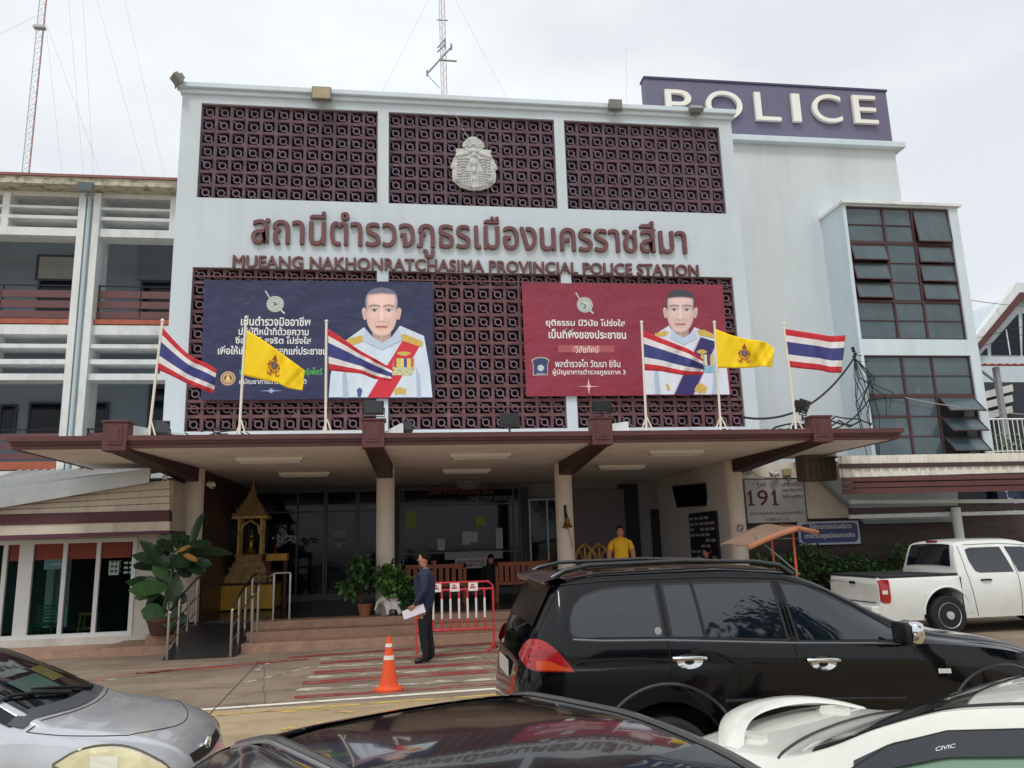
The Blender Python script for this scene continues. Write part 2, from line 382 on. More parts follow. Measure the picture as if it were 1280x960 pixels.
# ================================================================ the police station (front block)
D, B = 18.12, .35
X0, ZT = -4.738, 12.587
PAN = [(X0, X0+12*B), (X0+12.769*B, X0+24.769*B), (X0+25.51*B, X0+37.51*B)]
XL, XR = -5.19, 8.74
ZU = ZT-7*B                      # bottom of the upper screens
ZL, ZB = 8.41, 8.41-11*B         # lower screens
st = thing('police_station', 'white three storey police station front with maroon pierced block screens and a wide entrance canopy', 'police station', (1.8, 18.6, 0))
b = MB(); F0, F1 = D-.06, D+.42
b.box(XL, PAN[0][0], F0, F1, 3.96, ZT)
b.box(PAN[2][1], XR, F0, F1, 3.96, ZT)
for a, c in ((0, 1), (1, 2)):
    b.box(PAN[a][1], PAN[c][0], F0, F1, ZU, ZT); b.box(PAN[a][1], PAN[c][0], F0, F1, ZB, ZL)
b.box(XL, XR, F0, F1, ZT, ZT+.33)
b.box(PAN[0][0], PAN[2][1], F0, F1, ZL, ZU)
b.box(PAN[0][0], PAN[2][1], F0-.04, F1, 3.96, ZB)
b.box(XL, XR, F1, 30, 3.96, ZT+.1)
b.build('wall', WHITE, st)
b = MB()
b.box(XL-.1, XR+.1, F0-.16, F1+.02, ZT+.33, ZT+.46); b.box(XL-.05, XR+.05, F0-.07, F1+.012, ZT+.22, ZT+.327)
b.build('coping', BLUEWHITE, st, bevel=.015)
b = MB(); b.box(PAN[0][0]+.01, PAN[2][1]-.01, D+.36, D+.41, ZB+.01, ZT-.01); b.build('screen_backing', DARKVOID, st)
SR = random.Random(77)
MAROON_U = mat('sky_tinted_block_paint', (90, 68, 75), .8, var=.3, vscale=3.5, dirt=(126, 108, 116), damt=.6, dscale=4); RING_U = mat('sky_tinted_ring_paint', (110, 96, 110), .8, var=.3, vscale=3)  # upper screens: bluish-purple sky reflection is put into these paint colours
def screen(x0, z1, cols, rows):
    b = MB(); t = .036; dp = .15; y0 = D
    W, Hh = cols*B, rows*B
    for i in range(cols+1):
        x = x0+i*B; b.box(max(x-t, x0), min(x+t, x0+W), y0, y0+dp, z1-Hh, z1, 0)
    for j in range(rows+1):
        z = z1-j*B; 
        for i in range(cols): b.box(x0+i*B+t, x0+(i+1)*B-t, y0+.0015, y0+dp, max(z-t, z1-Hh), min(z+t, z1), 0)
    N = 14; R0, R1 = .062, .094
    for i in range(cols):
        for j in range(rows):
            cx, cz = x0+(i+.5)*B, z1-(j+.5)*B; ya, yb = y0+.03+SR.uniform(-.012, .014), y0+.13; cx += SR.uniform(-.005, .005); cz += SR.uniform(-.005, .005)
            v = []
            for r, y in ((R1, yb), (R1, ya), (R0, ya), (R0, yb)):
                v += [(cx+r*math.cos(2*math.pi*q/N), y, cz+r*math.sin(2*math.pi*q/N)) for q in range(N)]
            b.add(v, [(k*N+q, k*N+(q+1) % N, (k+1)*N+(q+1) % N, (k+1)*N+q) for k in range(3) for q in range(N)], 1)
            for sx, sz in ((-1, 1), (1, -1)):
                p = Vector((cx+sx*(R1-.006)*.707, 0, cz+sz*(R1-.006)*.707)); q = Vector((cx+sx*(B/2-t), 0, cz+sz*(B/2-t)))
                n = Vector((-(q-p).z, 0, (q-p).x)).normalized()*.017
                c = [p-n, q-n, q+n, p+n]; ya2, yb2 = ya+.004, yb-.01
                b.add([(a.x, ya2, a.z) for a in c]+[(a.x, yb2, a.z) for a in c], [(0, 1, 2, 3), (1, 0, 4, 5), (2, 1, 5, 6), (3, 2, 6, 7), (0, 3, 7, 4)], 1)
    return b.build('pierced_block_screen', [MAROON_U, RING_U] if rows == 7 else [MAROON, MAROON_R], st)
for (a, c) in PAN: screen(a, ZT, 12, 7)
for (a, c) in PAN: screen(a, ZL, 12, 11)
b = MB()
for z in (ZB+1.52*B, ZL-.62*B): b.box(PAN[0][0]+.02, PAN[2][1]-.02, D-.028, D-.003, z-.012, z+.02)
for x in (PAN[1][0]+9.02*B-.02,): b.box(x-.015, x+.015, D-.03, D-.004, ZB, ZL)
build_each(b, 'banner_rail', MAROON_L, st)
# raised writing
b = MB()
p, q = xz(314, 312, F0), xz(858, 319, F0); zt_, zb_ = at(330, 275, F0)[2], at(330, 308, F0)[2]
writing(b, 'สถานีตำรวจภูธรเมืองนครราชสีมา', p[0], q[0], at(540, 324, F0)[2], at(403, 266, F0)[2], F0-.004, .09, fat=.012)
for px, py in ((328, 294), (815, 308)): c = xz(px, py, F0); b.box(c[0]-.035, c[0]+.04, F0-.0935, F0-.004, c[1]-.17, c[1]+.075)
b.build('thai_lettering', MAROON_L, st)
b = MB(); p, q = xz(291, 333, F0), xz(873, 345, F0)
writing(b, 'MUEANG NAKHONRATCHASIMA PROVINCIAL POLICE STATION', p[0], q[0], at(291, 335, F0)[2], at(291, 319.5, F0)[2], F0-.004, .06, fat=.009)
b.build('english_lettering', MAROON_L, st)

# canopy over the entrance
CY = 14.4; CZ0, CZ1 = 3.76, 3.95
CXL, CXR = at(12, 555, CY)[0], 9.95
b = MB(); b.box(CXL+.06, CXR-.06, CY+.06, F0-.05, CZ0, CZ1-.02)
b.box(XL+.3, XR-.3, F0-.045, 24.85, CZ0+.006, CZ0+.15)
canopy = b.build('canopy', CEIL, st)
b = MB()
for dz0, dz1, o in ((0.0, .07, .03), (.073, .125, .0), (.128, .215, -.05)):
    b.box(CXL+o, CXR-o, CY+o, CY+o+.06, CZ0+dz0-.012, CZ0+dz1-.012)
    b.box(CXL+o, CXL+o+.06, CY+o+.0615, F0-.06, CZ0+dz0-.012, CZ0+dz1-.012); b.box(CXR-o-.06, CXR-o, CY+o+.0615, F0-.06, CZ0+dz0-.012, CZ0+dz1-.012)
b.build('fascia', BROWN, canopy)
COLX = (-4.53, -.33, 3.84, 8.1); FRX = (-4.9, -.48, 3.79, 8.25)
for xc, xf in zip(COLX, FRX):
    b = MB(); hw = .17
    A = [(xf-hw, CY+.12, CZ0+.0), (xf+hw, CY+.12, CZ0+.0), (xc+hw, 18.02, CZ0), (xc-hw, 18.02, CZ0)]
    Bt = [(xf-hw, CY+.12, CZ0-.05), (xf+hw, CY+.12, CZ0-.05), (xc+hw, 18.02, CZ0-.30), (xc-hw, 18.02, CZ0-.30)]
    b.add(A+Bt, [(7, 6, 5, 4), (0, 1, 5, 4), (1, 2, 6, 5), (2, 3, 7, 6), (3, 0, 4, 7)])
    b.build('beam', BROWN_D, canopy)
    b = MB(); b.box(xf-.2, xf+.2, CY-.07, CY+.25, CZ0-.06, CZ1+.24); b.box(xf-.23, xf+.23, CY-.09, CY+.28, CZ1+.243, CZ1+.28)
    b.box(xf-.13, xf+.13, CY-.085, CY-.0705, CZ0+.04, CZ1+.18); b.box(xf-.08, xf+.08, CY-.095, CY-.0855, CZ0+.09, CZ1+.13)
    b.build('canopy_post', BROWN, canopy, bevel=.008)
b = MB()
for x in (XL-.1, PAN[0][1]+.05, PAN[1][1]-.05): b.add([(x, 14.75, CZ1-.015), (x+.55, 14.75, CZ1-.015), (x+.55, F0-.06, CZ1-.015), (x, F0-.06, CZ1-.015), (x+.5, 14.75, CZ1+.25), (x+.55, 14.75, CZ1+.25), (x+.55, F0-.06, CZ1+.55), (x+.1, F0-.06, CZ1+.55)],
    [(0, 1, 5, 4), (1, 2, 6, 5), (3, 0, 4, 7), (4, 5, 6, 7), (2, 3, 7, 6)])
build_each(b, 'upstand_beam', WHITE2, canopy)
FL = .5                                       # floor of the entrance
for xc in COLX:
    b = MB(); b.lathe([(.222, FL), (.222, FL+.02), (.212, FL+.03), (.205, CZ0)], (xc, 18.4, 0), 28)
    b.build('column', STONE, st, smooth=40)

# the entrance hall behind the columns
BY = 24.0
b = MB(); b.box(-4.9, -4.36, 18.75, BY+.8, FL, CZ0); b.build('side_wall', mat('dark_brown_marble', (62, 42, 42), .35, var=.25, vscale=2.5, stretch=(1, 1, 4)), st)
b = MB(); b.box(8.0, 8.35, 18.75, BY+.8, FL, CZ0); b.build('side_wall', mat('hall_wall_cream', (224, 220, 214), .85, var=.05), st)
b = MB(); b.box(5.2, 8.0, BY, BY+.2, FL, CZ0); b.box(-4.359, 7.999, BY+.6, BY+.7, FL, CZ0); build_each(b, 'back_wall', mat('hall_back_wall', (150, 152, 158), .85, var=.06), st)
b = MB(); b.box(-4.9, 8.35, 18.0, 24.9, .2, FL); b.build('hall_floor', DARKTILE, st)
def glazed(name, x0, x1, z0, z1, y, cols, rows, fm, gm, parent, t=.06, gy=.05):
    """a frame with mullions at COLS, transoms at ROWS (absolute) and one pane behind"""
    b = MB()
    for x in [x0]+list(cols)+[x1-t]: b.box(x, x+t, y-.05, y+.05, z0, z1)
    xs = [x0]+list(cols)+[x1-t]
    for z in [z0]+list(rows)+[z1-t]:
        for i in range(len(xs)-1): b.box(xs[i]+t, xs[i+1], y-.045, y+.045, z, z+t)
    f = b.build(name, fm, parent)
    b = MB(); b.box(x0+.01, x1-.01, y+gy-.045, y+gy-.035, z0+.01, z1-.01); b.build('pane', gm, f); return f
gX = lambda px: at(px, 680, BY)[0]
b = MB(); b.box(-4.36, 5.2, BY-.1, BY+.1, FL, FL+.12); b.build('plinth', ALU_D, st)
glazed('glazed_front', -4.357, gX(486), FL+.121, CZ0-.12, BY, [gX(370), gX(404), gX(407), gX(444), gX(447)], [at(420, 640, BY)[2]], ALU_D, GLASS_D, st, .05)
glazed('service_counter_window', gX(499), gX(652), FL+.121, CZ0-.12, BY, [gX(503), gX(642)], [at(560, 632, BY)[2], at(560, 692, BY)[2]], ALU_D, GLASS_D, st, .05)
glazed('hall_door', gX(662), gX(706), FL+.121, CZ0-.5, BY, [gX(684)], [], ALU, GLASS_D, st, .05)
b = MB(); b.box(gX(486)+.005, gX(499)-.005, BY-.04, BY+.04, FL+.121, CZ0-.12); b.box(gX(652)+.005, gX(662)-.005, BY-.04, BY+.04, FL+.121, CZ0-.12); build_each(b, 'dark_infill', mat('navy_panel', (30, 36, 50), .5), st)
b = MB(); s = [xz(x, y, BY-.4) for x, y in ((556, 700), (628, 698), (628, 689), (556, 691))]; b.box(s[0][0], s[1][0], BY-.5, BY-.06, s[0][1], s[2][1]+.02); b.build('counter_shelf', mat('grey_shelf', (150, 152, 156), .5), st)
YW = BY-.06
b = MB(); p, q = xz(534, 618, YW), xz(616, 609, YW); writing(b, 'โรงพักเพื่อประชาชน', p[0], q[0], p[1]-.02, q[1]+.1, YW, .03, .02)
b.build('counter_lettering', mat('dull_red_letters', (120, 72, 76), .5), st)
b = MB(); p, q = xz(586, 627, YW), xz(640, 618, YW); writing(b, 'ONE STOP SERVICE', p[0], q[0], p[1], p[1]+.15, YW, .01, .015)
p, q = xz(512, 630, YW), xz(570, 622, YW); writing(b, 'ศูนย์บริการประชาชน', p[0], q[0], p[1], p[1]+.13, YW, .006, .0)
p = xz(503, 671, YW); writing(b, 'เริง', p[0], p[0]+.3, p[1], p[1]+.25, YW, .006, .01)
b.build('service_lettering', mat('grey_letters', (128, 130, 136), .5), st)
b = MB(); c = xz(523, 670, YW); N = 28
for q in range(N):
    a0, a1 = 2*math.pi*q/N, 2*math.pi*(q+1)/N
    b.quad(*[(c[0]+r*math.cos(a), YW, c[1]+r*math.sin(a)) for r, a in ((.17, a0), (.17, a1), (.2, a1), (.2, a0))])
b.box(c[0]-.012, c[0]+.012, YW-.001, YW, c[1]-.16, c[1]+.16)
b.build('no_smoking_mark', mat('pale_vinyl', (120, 122, 130), .5), st)
b = MB()
for (x, y, x2, y2, k) in ((508, 640, 519, 660, 0), (594, 646, 607, 658, 0), (578, 664, 588, 681, 1), (588, 665, 597, 678, 1), (547, 674, 556, 688, 1), (620, 660, 628, 686, 1)):
    p, q = xz(x, y2, YW), xz(x2, y, YW); b.box(p[0], q[0], YW-.008, YW-.002, p[1], q[1], k)
build_each(b, 'pasted_notice', [mat('lime_sheet', (150, 160, 60), .6), mat('white_sheet', (188, 188, 188), .6)], st)
b = MB()
for (x, y, x2, y2, k) in ((416, 663, 433, 673, 0), (416, 673, 433, 675, 1), (421, 678, 428, 685, 0)):
    p, q = xz(x, y2, YW), xz(x2, y, YW); b.box(p[0], q[0], YW-.006, YW-.002, p[1], q[1], k)
build_each(b, 'door_notice', [mat('grey_sheet', (150, 140, 145), .6), mat('red_sheet', (140, 60, 60), .6)], st)
# right hand alcove of the hall: pale cabinet wall, dark doorway
b = MB(); p, q = xz(718, 712, BY-.05), xz(776, 612, BY-.05); b.box(p[0], q[0], BY-.35, BY-.02, FL, q[1]); b.build('cabinet_wall', mat('cabinet_panel', (120, 112, 118), .7, var=.08), st)
b = MB(); p, q = xz(778, 712, YW), xz(796, 605, YW); b.box(p[0], q[0], BY-.1, BY-.01, FL, CZ0-.1); p, q = xz(818, 712, YW), xz(834, 636, YW); b.box(p[0], q[0], BY-.1, BY-.01, FL, q[1]); build_each(b, 'dark_doorway', mat('doorway_dark', (34, 38, 48), .6), st)

# steps up to the entrance
es = thing('entrance_steps', 'three broad pinkish terrazzo steps in front of the police station entrance', 'steps', (1.5, 17.2, 0))
for k, (ya, h) in enumerate(((16.45, .17), (16.95, .34), (17.45, FL-.004))):
    b = MB(); b.bbox(-3.05, 7.6, ya, 17.998 if k == 2 else ya+.515, -.05, h, .012); b.build('step', STEPM, es)
b = MB(); b.box(-3.0, 7.6, 17.45+.52, 18.5, 0, FL-.006); b.build('landing_edge', STEPM, es)

# accessible ramp at the left
rp_ = thing('access_ramp', 'dark tiled wheelchair ramp rising between steel handrails beside the steps', 'ramp', (-3.7, 16.6, 0))
b = MB(); b.xprism([(15.95, .0), (18.0, .0), (18.0, .47), (17.6, .47)], -4.35, -3.06); b.build('slope', mat('dark_wet_ramp', (46, 44, 46), .35, var=.25, vscale=6), rp_)
# low side steps by the cafe
ss = thing('side_steps', 'worn pink steps against the cafe wall under the big leafy pot plant', 'steps', (-5.0, 17.4, 0))
for x0, ya, h in ((-5.75, 16.9, .17), (-5.0, 17.1, .36)):
    b = MB(); b.bbox(x0, -4.37, ya, 18.3, -.02, h, .012); b.build('step', STEPM, ss)
b = MB(); b.box(-9.5, -5.76, 17.1, 18.3, -.02, .12); b.build('step', STEPM, ss)

# ================================================================ wall right of the entrance
YR = 18.7
rw = thing('annex_wall', 'cream rendered wall with dark base that carries the 191 sign', 'wall', (10.5, YR, 0))
b = MB(); b.box(8.35, 12.35, YR, YR+.2, 2.33, CZ0-.02); b.build('render', mat('cream_render', (222, 212, 198), .85, var=.06, dirt=(170, 160, 150), damt=.4, dscale=2, streak=.3), rw)
b = MB(); b.box(8.35, 17.5, YR+.03, YR+.25, 0, 2.325); b.box(8.35, 17.5, YR-.01, YR+.03, 1.62, 1.66); b.build('base_course', mat('brown_stone_base', (70, 58, 54), .8, var=.3, vscale=3, stretch=(.4, 1, 3)), rw)
# sloped pale blue panel under the tower stairs
b = MB(); a = [xz(x, y, YR-.03) for x, y in ((1022, 598), (1080, 653), (1197, 650), (1197, 590))]
b.prism([(x, z) for x, z in a], YR-.04, YR-.002); b.build('stair_soffit', mat('soffit_blue_paint', (196, 212, 222), .7, var=.04), rw)
b = MB(); b.tube([(a[0][0], YR-.06, a[0][1]), (a[1][0], YR-.06, a[1][1]), (a[2][0], YR-.06, a[2][1])], .05, 6); b.build('soffit_edge', mat('soffit_grey', (150, 164, 174), .7), rw)

# ================================================================ stair tower
TY, BYF = 21.2, 20.0
tw = thing('stair_tower', 'pale grey stair tower with a projecting bay of tall steel windows', 'tower', (13, TY, 0))
TX1 = at(1122, 183, TY)[0]-.12; TZ = at(1120, 188, TY)[2]
b = MB(); b.box(XR-.25, TX1, TY, 30, 3.5, TZ); b.build('wall', GREYWALL, tw)
b = MB(); b.box(XR-.2, TX1+.25, TY-.22, 30.2, TZ+.002, TZ+.2); b.build('coping', BLUEWHITE, tw, bevel=.02)
bx0, bx1 = 12.9, 16.62; bz1 = at(1055, 255, BYF)[2]
wx0, wx1 = 13.0, 16.33
u0, u1 = at(1130, 424, BYF)[2], at(1130, 259, BYF)[2]; l1 = at(1140, 444, BYF)[2]; l0 = 3.6
b = MB()
b.box(bx0, wx0, BYF, TY-.003, 2.4, bz1); b.box(wx1, bx1, BYF, TY-.003, 2.4, bz1)
b.box(wx0, wx1, BYF, TY-.003, u1, bz1); b.box(wx0, wx1, BYF, TY-.003, l1, u0); b.box(wx0, wx1, BYF, TY-.003, 2.4, l0)
bay = b.build('bay', BLUEWHITE, tw)
b = MB(); b.box(bx0-.06, bx1+.08, BYF-.1, TY-.003, bz1+.002, bz1+.1); b.build('bay_coping', WHITE2, tw, bevel=.012)
b = MB(); b.box(wx0, wx1, BYF+.6, BYF+.63, l0, u1); b.build('stair_interior', mat('dim_stairwell', (74, 86, 92), .9, var=.2, vscale=.8), bay)
def zz(py, px=1130): return at(px, py, BYF)[2]
wX = [wx0, wx0+(wx1-wx0)*.36, wx0+(wx1-wx0)*.64, wx1]
def bars(rows, z0, z1, name):
    b = MB(); t = .035
    for x in wX: b.box(max(x-t, wx0), min(x+t, wx1), BYF+.06, BYF+.14, z0, z1)
    for z, tt, cs in rows:
        for c in cs: b.box(wX[c]+t, wX[c+1]-t, BYF+.065, BYF+.135, max(z-tt, z0), min(z+tt, z1))
    return b.build(name, FRAME_B, bay)
A3 = (0, 1, 2)
uf = bars([(u1, .05, A3), (u0, .05, A3), (zz(281), .015, (0, 1)), (zz(303), .05, A3), (zz(376), .05, A3), (zz(400), .012, A3), (zz(328), .012, (1,)), (zz(352), .012, (1,))], u0, u1, 'window')
lf = bars([(l1, .05, A3), (zz(469), .012, A3), (zz(494), .05, A3), (zz(520), .03, (0,)), (zz(545), .03, (0,)), (zz(520), .012, (1,)), (zz(545), .012, (1,))], l0, l1, 'window')
for f, z0, z1, cut in ((uf, u0, u1, ((zz(376), zz(303), 0), (zz(376), zz(303), 2), (zz(303), u1, 2))), (lf, l0, l1, ((l0, zz(494), 2),))):
    b = MB()
    for c in A3:
        zs = [(z0, z1)]
        for a, e, cc in cut:
            if cc == c:
                n = []
                for s0, s1 in zs:
                    if a <= s0+.01 and e >= s1-.01: continue
                    if a > s0+.01: n.append((s0, min(a, s1)))
                    if e < s1-.01: n.append((max(e, s0), s1))
                zs = n
        for s0, s1 in zs: b.box(wX[c]+.03, wX[c+1]-.03, BYF+.095, BYF+.105, s0, s1)
    b.build('pane', GLASS_T, f)
def sash(f, c, ztop, zbot, tilt):
    """a top hung steel sash pushed out at the bottom"""
    h = ztop-zbot; x0, x1 = wX[c]+.045, wX[c+1]-.045; dy, dz = -math.sin(tilt), -math.cos(tilt); t = .035
    P = lambda x, s, o=0: (x, BYF+.06+dy*s+o*dz*-1, ztop+dz*s+o*dy*1)
    b = MB()
    for (xa, xb, sa, sb) in ((x0, x0+t, 0, h), (x1-t, x1, 0, h), (x0+t, x1-t, 0, t), (x0+t, x1-t, h-t, h)):
        v = [P(xa, sa), P(xb, sa), P(xb, sb), P(xa, sb)]; v2 = [P(xa, sa, .03), P(xb, sa, .03), P(xb, sb, .03), P(xa, sb, .03)]
        b.add(v+v2, [(3, 2, 1, 0), (4, 5, 6, 7), (0, 1, 5, 4), (1, 2, 6, 5), (2, 3, 7, 6), (3, 0, 4, 7)], 0)
    v = [P(x0+t, t, .012), P(x1-t, t, .012), P(x1-t, h-t, .012), P(x0+t, h-t, .012)]; v2 = [P(x0+t, t, .02), P(x1-t, t, .02), P(x1-t, h-t, .02), P(x0+t, h-t, .02)]
    b.add(v+v2, [(3, 2, 1, 0), (4, 5, 6, 7)], 1)
    b.build('open_sash', [FRAME_B, GLASS_T], f)
sash(uf, 2, u1-.05, zz(303)+.02, .12)
for a, c in ((306, 327), (329, 351), (353, 374)):
    sash(uf, 0, zz(a), zz(c), .26); sash(uf, 2, zz(a), zz(c), .12)
for a, c in ((496, 521), (521, 546), (546, 571)): sash(lf, 2, zz(a), zz(c)-.05, .75)

# ================================================================ rooftop POLICE sign
PY = 22.6
p0, p1, p2 = at(805, 98, PY), at(1105, 110, PY), at(1113, 178, PY)
ps = thing('rooftop_sign', 'big violet rooftop signboard with cream raised letters spelling POLICE above the stair tower', 'sign', ((p0[0]+p1[0])/2, PY, TZ+.2))
b = MB(); b.box(p0[0], p1[0]+.05, PY, PY+.35, p2[2], p0[2]); b.build('board', mat('violet_sign_paint', (104, 101, 126), .6, var=.07, vscale=.7, dirt=(124, 120, 142), damt=.35, dscale=.9, streak=.2), ps, bevel=.01)
b = MB(); b.box(p0[0]-.03, p1[0]+.08, PY-.04, PY+.39, p0[2]+.002, p0[2]+.07); b.build('cap', mat('violet_cap', (74, 70, 98), .6), ps)
LT = mat('cream_letter', (238, 235, 226), .5)
LP = [('P', 831, 863), ('O', 881, 926), ('L', 942, 973), ('I', 988, 998), ('C', 1013, 1049), ('E', 1064, 1093)]
for ch, xa, xb in LP:
    b = MB(); y0_, y1_ = (117, 153)
    s = (xa-831)*.0335
    lo, hi = at((xa+xb)/2, 148+s*.9, PY)[2], at((xa+xb)/2, 115+s*.92, PY)[2]
    xa_, xb_ = at(xa, 135, PY)[0], at(xb, 135, PY)[0]
    writing(b, ch, xa_, xb_, lo-.04, hi, PY-.02, .12, bold=.0); b.build('letter', LT, ps)
b = MB()
for i in range(9):
    x = p0[0]+.6+i*.95; b.box(x-.03, x+.03, PY+.1, PY+.16, TZ+.2, p2[2]); b.tube([(x, PY+.13, p2[2]+.3), (x+.25, PY+1.4, TZ+.2)], .03, 6)
b.build('support_frame', mat('rusty_steel', (70, 62, 62), .8), ps)

# ================================================================ office wing at the left
WY = 21.0
ow = thing('office_wing', 'white three storey office wing with concrete sun louvres and brown boarded balconies', 'building', (-12, 23, 0))
zW = lambda py, px=60: at(px, py, WY)[2]
xW = lambda px, py=300: at(px, py, WY)[0]
WXL, WXR = -22.0, -5.3
Zt, Zc = zW(231), zW(243)
b = MB(); b.box(WXL, WXR, WY-.5, 31, Zc+.08, Zt); b.build('eave', CONC, ow)
b = MB(); b.box(WXL, WXR, WY-.55, WY-.3, Zt+.002, Zt+.07); b.build('eave_cap', mat('faded_red_flashing', (142, 98, 96), .8, var=.2, vscale=4), ow)
b = MB(); b.box(WXL, WXR, WY+2.1, WY+2.3, .3, Zc+.07); b.build('back_wall', WALLGREY, ow)
b = MB()
for z0, z1 in ((zW(418), zW(406)), (zW(600), zW(588))): b.box(WXL, WXR, WY-.02, WY+2.1, z0, z1)
b.box(WXL, WXR, WY, WY+2.1, Zc-.05, Zc+.078)
build_each(b, 'floor_slab', WHITE2, ow)
b = MB()
for z0, z1 in ((zW(405), zW(399)), (zW(587), zW(577))): b.box(WXL, WXR, WY-.04, WY+.5, z0+.003, z1)
build_each(b, 'slab_edge', TERRA, ow)
PX = [xW(112)-4.15*k for k in (3, 2, 1, 0)] + [WXR-.15]
b = MB()
for x in PX[:-1]:
    b.box(x-.27, x-.1, WY-.18, WY+.6, .3, Zc-.001); b.box(x+.1, x+.27, WY-.18, WY+.6, .3, Zc-.001); b.box(x-.1, x+.1, WY-.05, WY+.55, .3, Zc-.0015)
build_each(b, 'pier', WHITE2, ow)
b = MB(); x = PX[3]; b.tube([(x-.02, WY-.13, 3.8), (x-.02, WY-.13, Zc-.1)], .055, 8); b.build('downpipe', mat('pale_blue_pipe', (184, 200, 206), .5), ow)
b = MB()
for lev in (((247, 256), (259, 262), (271, 275), (286, 296)), ((0, 0), (431, 436), (450, 456), (468, 476))):
    for y1, y0 in lev:
        if not y0: continue
        if (y1, y0) == (247, 256): continue
        for i in range(len(PX)-1): b.box(PX[i]+.271, PX[i+1]-.271, WY-.1, WY+.42, zW(y0), zW(y1))
for (ya, yb) in ((243, 287), (418, 469)):
    for i in range(len(PX)-1):
        xm = (PX[i]+PX[i+1])/2-.02 if i < 3 else PX[i]+2.1
        zs = [zW(q) for q in ((243, 259, 262, 271, 275, 286) if ya == 243 else (418, 431, 436, 450, 456, 468))]
        for q in range(0, 6, 2): b.box(xm-.09, xm+.09, WY-.097, WY+.4, zs[q+1], zs[q])
build_each(b, 'louvre', WHITE2, ow)
rb = MB()
for ys in (((361, 370), (374, 383), (387, 396)), ((541, 549), (553, 561), (565, 573))):
    for ya, yb in ys:
        for i in range(len(PX)-1):
            for h in range(2):
                xa = PX[i]+.275+(PX[i+1]-PX[i]-.55)*h/2; rb.box(xa+.012, xa+(PX[i+1]-PX[i]-.55)/2-.012, WY+.1, WY+.14, zW(yb), zW(ya))
build_each(rb, 'balcony_board', mat('brown_board_paint', (104, 70, 72), .65, var=.1), ow)
b = MB()
for z, zl in ((zW(355), zW(399)), (zW(536), zW(577))):
    b.box(WXL, WXR, WY+.1, WY+.13, z-.015, z+.015)
    for i in range(len(PX)-1):
        for h in (.276, .5*(PX[i+1]-PX[i]), (PX[i+1]-PX[i])-.3): b.box(PX[i]+h, PX[i]+h+.03, WY+.145, WY+.17, zl, z)
b.build('balcony_rail', BLACK, ow)
wy = WY+2.08
def wing_openings():
    b = MB(); f = MB()
    for (xa, ya, xb, yb, k) in ((47, 322, 96, 350, 1), (47, 352, 96, 396, 0), (176, 354, 216, 396, 0), (0, 508, 20, 545, 0), (36, 505, 82, 545, 0), (108, 505, 134, 545, 0), (186, 478, 208, 540, 0), (-60, 330, -20, 396, 0)):
        p, q = xz(xa, yb, wy), xz(xb, ya, wy)
        b.box(p[0], q[0], wy-.02, wy+.005, p[1], q[1], k)
        f.prism([(p[0]-.06, p[1]), (p[0], p[1]), (p[0], q[1]), (q[0], q[1]), (q[0], p[1]), (q[0]+.06, p[1]), (q[0]+.06, q[1]+.06), (p[0]-.06, q[1]+.06)], wy-.05, wy)
    build_each(f, 'door_frame', mat('slate_frame', (70, 80, 90), .7), ow)
    build_each(b, 'dark_opening', [GLASS_D, mat('pale_fanlight', (168, 172, 170), .7, var=.1)], ow)
    b = MB(); p = xz(172, 350, wy); b.box(p[0]-.02, p[0]+1.5, wy-.03, wy-.001, p[1]+.0, p[1]+1.35); b.build('wall_panel', mat('blue_grey_panel', (120, 132, 146), .8), ow)
wing_openings()

# ================================================================ cafe at the left of the steps
SY = 18.3; FY = 17.0
cf = thing('cafe', 'single storey cafe with cream boarded fascia, maroon bands and tall glazed shopfront', 'cafe', (-8, SY, 0))
def fz(px, py): return xz(px, py, FY)
xr = fz(212, 640)[0]
def band(y0l, y0r, y1l, y1r, off, name, mt):
    """strip of the fascia between two sloping edges given at px 0 and px 212"""
    xl = -12.0; L0, R0, L1, R1 = fz(0, y0l), fz(212, y0r), fz(0, y1l), fz(212, y1r)
    e = lambda a, c, x: a[1]+(c[1]-a[1])*(x-a[0])/(c[0]-a[0])
    b = MB(); b.prism([(xl, e(L1, R1, xl)), (R1[0], R1[1]), (R0[0], R0[1]), (xl, e(L0, R0, xl))], FY+off, FY+.2)
    # return of the fascia round the corner
    xs = R0[0]; b.box(xs-.001, xs-.1, FY+.2005, SY+.25, R1[1], R0[1])
    return b.build(name, mt, cf)
CREAM = mat('cream_board_paint', (206, 196, 180), .75, var=.06, vscale=2, dirt=(120, 110, 100), damt=.5, dscale=2.5, streak=.3)
rows = [(626, 602), (632, 610), (640, 621), (649, 633), (657, 642), (665, 648)]
ys = [(625.5, 601, 631.5, 611), (632, 611.6, 634.5, 620.5), (635.3, 621.2, 638.8, 630), (639.5, 630.7, 643.3, 638)]
band(622, 600, 643, 637.5, .0, 'fascia_board', CREAM)
for a, c in ((627, 611), (632.5, 620), (637.5, 629)):
    band(a-.35, c-.35, a+.35, c+.35, -.004, 'board_joint', mat('joint_dark', (60, 54, 50), .9))  # narrow dark lines along the board joints
band(643.2, 637.7, 656.5, 651.3, -.02, 'fascia_band', mat('maroon_band_paint', (84, 44, 52), .65, var=.08))
band(656.7, 651.5, 669.5, 663, .003, 'fascia_board', CREAM)
band(669.7, 663.2, 675, 667, -.015, 'fascia_edge', mat('plum_edge_paint', (88, 44, 66), .65))
# return face at the corner
b = MB(); z0, z1 = fz(212, 663)[1], fz(212, 600)[1]; b.box(xr, -4.75, FY+.12, SY+.2, z0, z1); b.build('fascia_return', CREAM, cf)
b = MB(); zA, zB = fz(212, 651.3)[1], fz(212, 637.7)[1]; b.box(xr+.001, -4.76, FY+.104, FY+.1195, zA, zB); b.build('return_band', MATS['maroon_band_paint'], cf)
